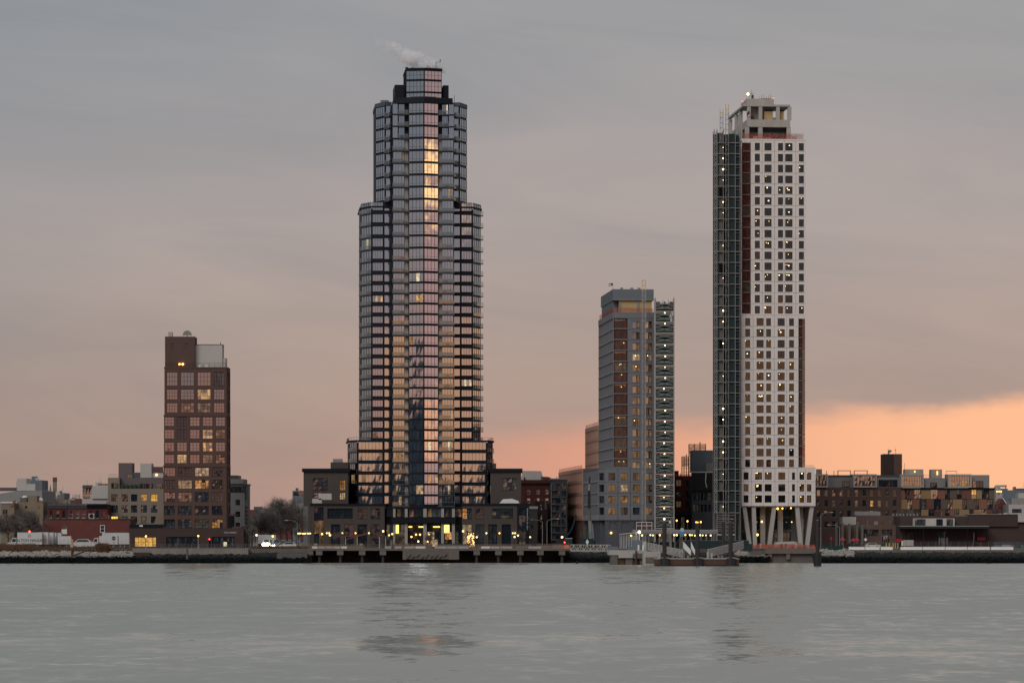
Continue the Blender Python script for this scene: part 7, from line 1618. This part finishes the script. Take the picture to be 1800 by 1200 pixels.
for px, ytop, D, l in ((1168, 918.5, 817.3, 'tall dark guide pile at the landward end of the ferry barge'), (1226, 919, 817.3, 'tall dark guide pile at the middle of the ferry barge'), (1284.2, 917, 817.3, 'tall dark guide pile at the far end of the ferry barge'), (1271.8, 916, 840, 'dark guide pile standing behind the barge ramp')):
    z = wz(ytop, D); T = thing('guide_pile', l, 'pile', (wx(px, D), D, 0), group='guide piles of the ferry landing'); MB().tube((0, 0, -2), (0, 0, z), .52, 'pile_dark', n=12).build('shaft', T); MB().tube((0, 0, z), (0, 0, z + .12), .56, 'steel', n=12).build('pile_cap', T)
# short white stair boxes on the barge
T = thing('boarding_stair', 'white sided boarding stair on the ferry barge', 'stair', (wx(1210, 824), 824, wz(981, 824))); X = lambda px: wx(px, 824) - wx(1210, 824); zz = lambda py: wz(py, 824) - wz(981, 824)
for y, dx in ((0, 0), (2.2, 16)): MB().add([(X(1201 + dx * .9), y, zz(951)), (X(1214.5 + dx * .5), y, zz(966)), (X(1214.5 + dx * .5), y, zz(976)), (X(1201 + dx * .9), y, zz(963)), (X(1201 + dx * .9), y + .15, zz(951)), (X(1214.5 + dx * .5), y + .15, zz(966)), (X(1214.5 + dx * .5), y + .15, zz(976)), (X(1201 + dx * .9), y + .15, zz(963))], [(0, 3, 2, 1), (4, 5, 6, 7), (0, 1, 5, 4), (2, 3, 7, 6), (1, 2, 6, 5), (3, 0, 4, 7)], 'white_paint').build('side_panel', T)
for k in range(6): MB().box(X(1202 + k * 2.2), X(1204.3 + k * 2.2), .16, 2.19, zz(962.5 + k * 2.2) - .2, zz(962.5 + k * 2.2), 'steel').build('step', T)
for k in range(2): MB().tube((X(1204 + 8 * k), 1, 0), (X(1204 + 8 * k), 1, zz(964 + 8 * k)), .1, 'steel').build('leg', T)
# lone mooring dolphin
T = thing('mooring_dolphin', 'lone dark pile with a thick black collar standing in the river', 'pile', (wx(1437, 815), 815, 0)); MB().lathe([(.95, -1.5), (.95, wz(972, 815)), (.62, wz(969, 815))], 'dark_paint', 14).build('collar', T); MB().tube((0, 0, wz(969.5, 815)), (0, 0, wz(914, 815)), .45, 'pile_dark', n=12).build('shaft', T); MB().tube((0, 0, wz(914, 815)), (0, 0, wz(913, 815)), .38, 'steel', n=12).build('pile_cap', T)
# deck under the white tower
T = thing('construction_deck', 'concrete construction deck over the river bank under the white tower', 'pier', (wx(1390, 893), 893, 0)); X = lambda px: wx(px, 893) - wx(1390, 893)
MB().box(X(1344), X(1440), -1, 13, wz(972.5, 893), 3.79, 'pier_concrete').build('deck', T)
for px in (1353, 1385, 1432): MB().box(X(px - 3.4), X(px + 3.4), -.8, 1, .9, wz(972.6, 893), 'pier_concrete').build('pile_cap', T); MB().tube((X(px), .2, -2), (X(px), .2, .89), .45, 'concrete_dark').build('pile', T)
rg = random.Random(4); netting(T, X(1322), X(1432), -.6, 3.8, 4.9, 'orange_net', rg, 'edge_netting'); netting(T, X(1330), X(1410), 1.5, 3.8, 5.3, 'orange_net', rg, 'edge_netting')
for i in range(22): px = 1320 + i * 5.2; MB().box(X(px), X(px + 3.5), .5 + (i % 3), 1.2 + (i % 3), 3.8, 4.3 + .25 * (i % 4), ('concrete', 'orange_plastic', 'timber', 'pale_clad')[i % 4]).build('site_material', T)
bb = B(900, 1384); T = thing('covered_stack', 'white tarpaulin tent between the slanted columns of the white tower', 'tarpaulin', bb.loc); q = [(1361, 962), (1406, 962), (1400, 952), (1393, 951), (1363, 952.5)]
MB().add([(bb.x(x), 0, bb.z(y)) for x, y in q] + [(bb.x(x), 3, bb.z(y) * .97) for x, y in q], [tuple(range(5)), tuple(range(9, 4, -1))] + [(i, 5 + i, 5 + (i + 1) % 5, (i + 1) % 5) for i in range(5)], 'pale_clad').build('cover', T); MB().box(bb.x(1372), bb.x(1383), -.08, -.01, 0, 1.2, 'dark_paint').build('opening', T)
T = thing('tarpaulin_fence', 'sagging green tarpaulin fence on posts beside the mooring dolphin', 'fence', (wx(1462, 893), 893, GZ)); X = lambda px: wx(px, 893) - wx(1462, 893); Z = lambda py: wz(py, 893) - GZ
for px in (1443, 1483): MB().tube((X(px), 0, 0), (X(px), 0, Z(956)), .07, 'steel').build('fence_post', T)
MB().add([(X(1443), -.05, Z(957)), (X(1463), -.2, Z(960)), (X(1483), -.05, Z(957)), (X(1480), -.05, Z(966)), (X(1466), -.2, Z(971)), (X(1452), -.2, Z(968)), (X(1443), -.05, Z(963))], [(0, 6, 5, 1), (1, 5, 4, 3, 2)], 'green_net').build('tarpaulin', T)
tag(MB().box(-1.2, 1.2, 0, 1.6, 0, 1.9, 'green_board').box(-1.25, 1.25, -.05, 1.65, 1.91, 2.0, 'dark_paint').build('site_container', None, (wx(1315, 886), 886, wz(968.5, 886))), 'dark green container at the top of the barge ramp', 'container')
# parasols, rubble, barriers on the right quay
for px, py, l in ((1461, 945, 'closed red parasol beside the white rubble'), (1481, 946, 'red parasol tilted by the tall pale pole'), (1500, 947.5, 'small red parasol next to another before the workshop'), (1506, 947, 'red parasol closest to the brown brick workshop')):
    T = thing('red_parasol', l, 'parasol', (wx(px, 905), 905, GZ), group='red parasols'); h = wz(py, 905) - GZ; MB().tube((0, 0, 0), (0, 0, h + .3), .04, 'steel').build('pole', T); MB().lathe([(1.0 if px > 1470 else .4, h - .45), (.06, h + .35)], 'red_cloth', 8).build('canopy', T)
pr = [(-.3, 0), (.3, 0), (.22, .25), (.1, .4), (.08, .85), (-.08, .85), (-.1, .4), (-.22, .25)]
def jersey(px0, px1, D, label, group):
    L = (px1 - px0) * D / F / 2; n = len(pr)
    o = MB().add([(-L, y, z) for y, z in pr] + [(L, y, z) for y, z in pr], [tuple(range(n - 1, -1, -1)), tuple(range(n, 2 * n))] + [(i, (i + 1) % n, n + (i + 1) % n, n + i) for i in range(n)], 'white_paint')
    return tag(o.build('road_barrier', None, (wx((px0 + px1) / 2, D), D, GZ - .35)), label, 'barrier', group)
for a, c in ((1583, 1621), (1622, 1661), (1662, 1700), (1701, 1740), (1742, 1781)): jersey(a, c, 892.4, 'long white concrete road barrier on the quay before the canopy shed', 'quay barriers')
for a, c in ((1492, 1520), (1521, 1546), (1548, 1569)): jersey(a, c, 892.4, 'shorter white road barrier on the quay before the brick workshop', 'quay barriers')
for i, px in enumerate((1558, 1563, 1570, 1574, 1578)): tag(MB().lathe([(.13, 0), (.13, 1.9), (.06, 2.0)], 'yellow_paint', 7).build('bollard', None, (wx(px, 893.6), 893.6, 3.3)), 'yellow steel bollard in the cluster beside the white barriers', 'bollard', 'yellow bollards')
tag(MB().box(-29, 29, 0, 1.6, 0, 1.5, 'pier_concrete').build('quay_wall', None, (wx(1680, 891.8), 891.4, 2.0)), 'low concrete quay wall under the white barriers', 'wall')
tag(MB().tube((0, 0, 0), (0, 0, 5.0), .05, 'steel').add([(-.5, -.06, 3.4), (0, -.06, 2.9), (.5, -.06, 3.4), (0, -.06, 3.9)], [(0, 1, 2, 3)], 'white_paint').build('diamond_sign', None, (wx(1521.5, 898), 898, GZ - 1)), 'white diamond sign on a post before the brick workshop', 'sign')
T = thing('generator', 'grey generator box on a stand under the shed canopy', 'generator', (wx(1597, 915), 915, GZ)); MB().box(-1.4, 1.4, 0, 1.4, .6, 2.2, 'concrete').build('housing', T); [MB().box(x, x + .2, .2, 1.2, 0, .59, 'steel').build('leg', T) for x in (-1.2, 0, 1.0)]; MB().box(-1.9, -1.5, 0, .5, .6, 2.0, 'white_paint').build('control_box', T)
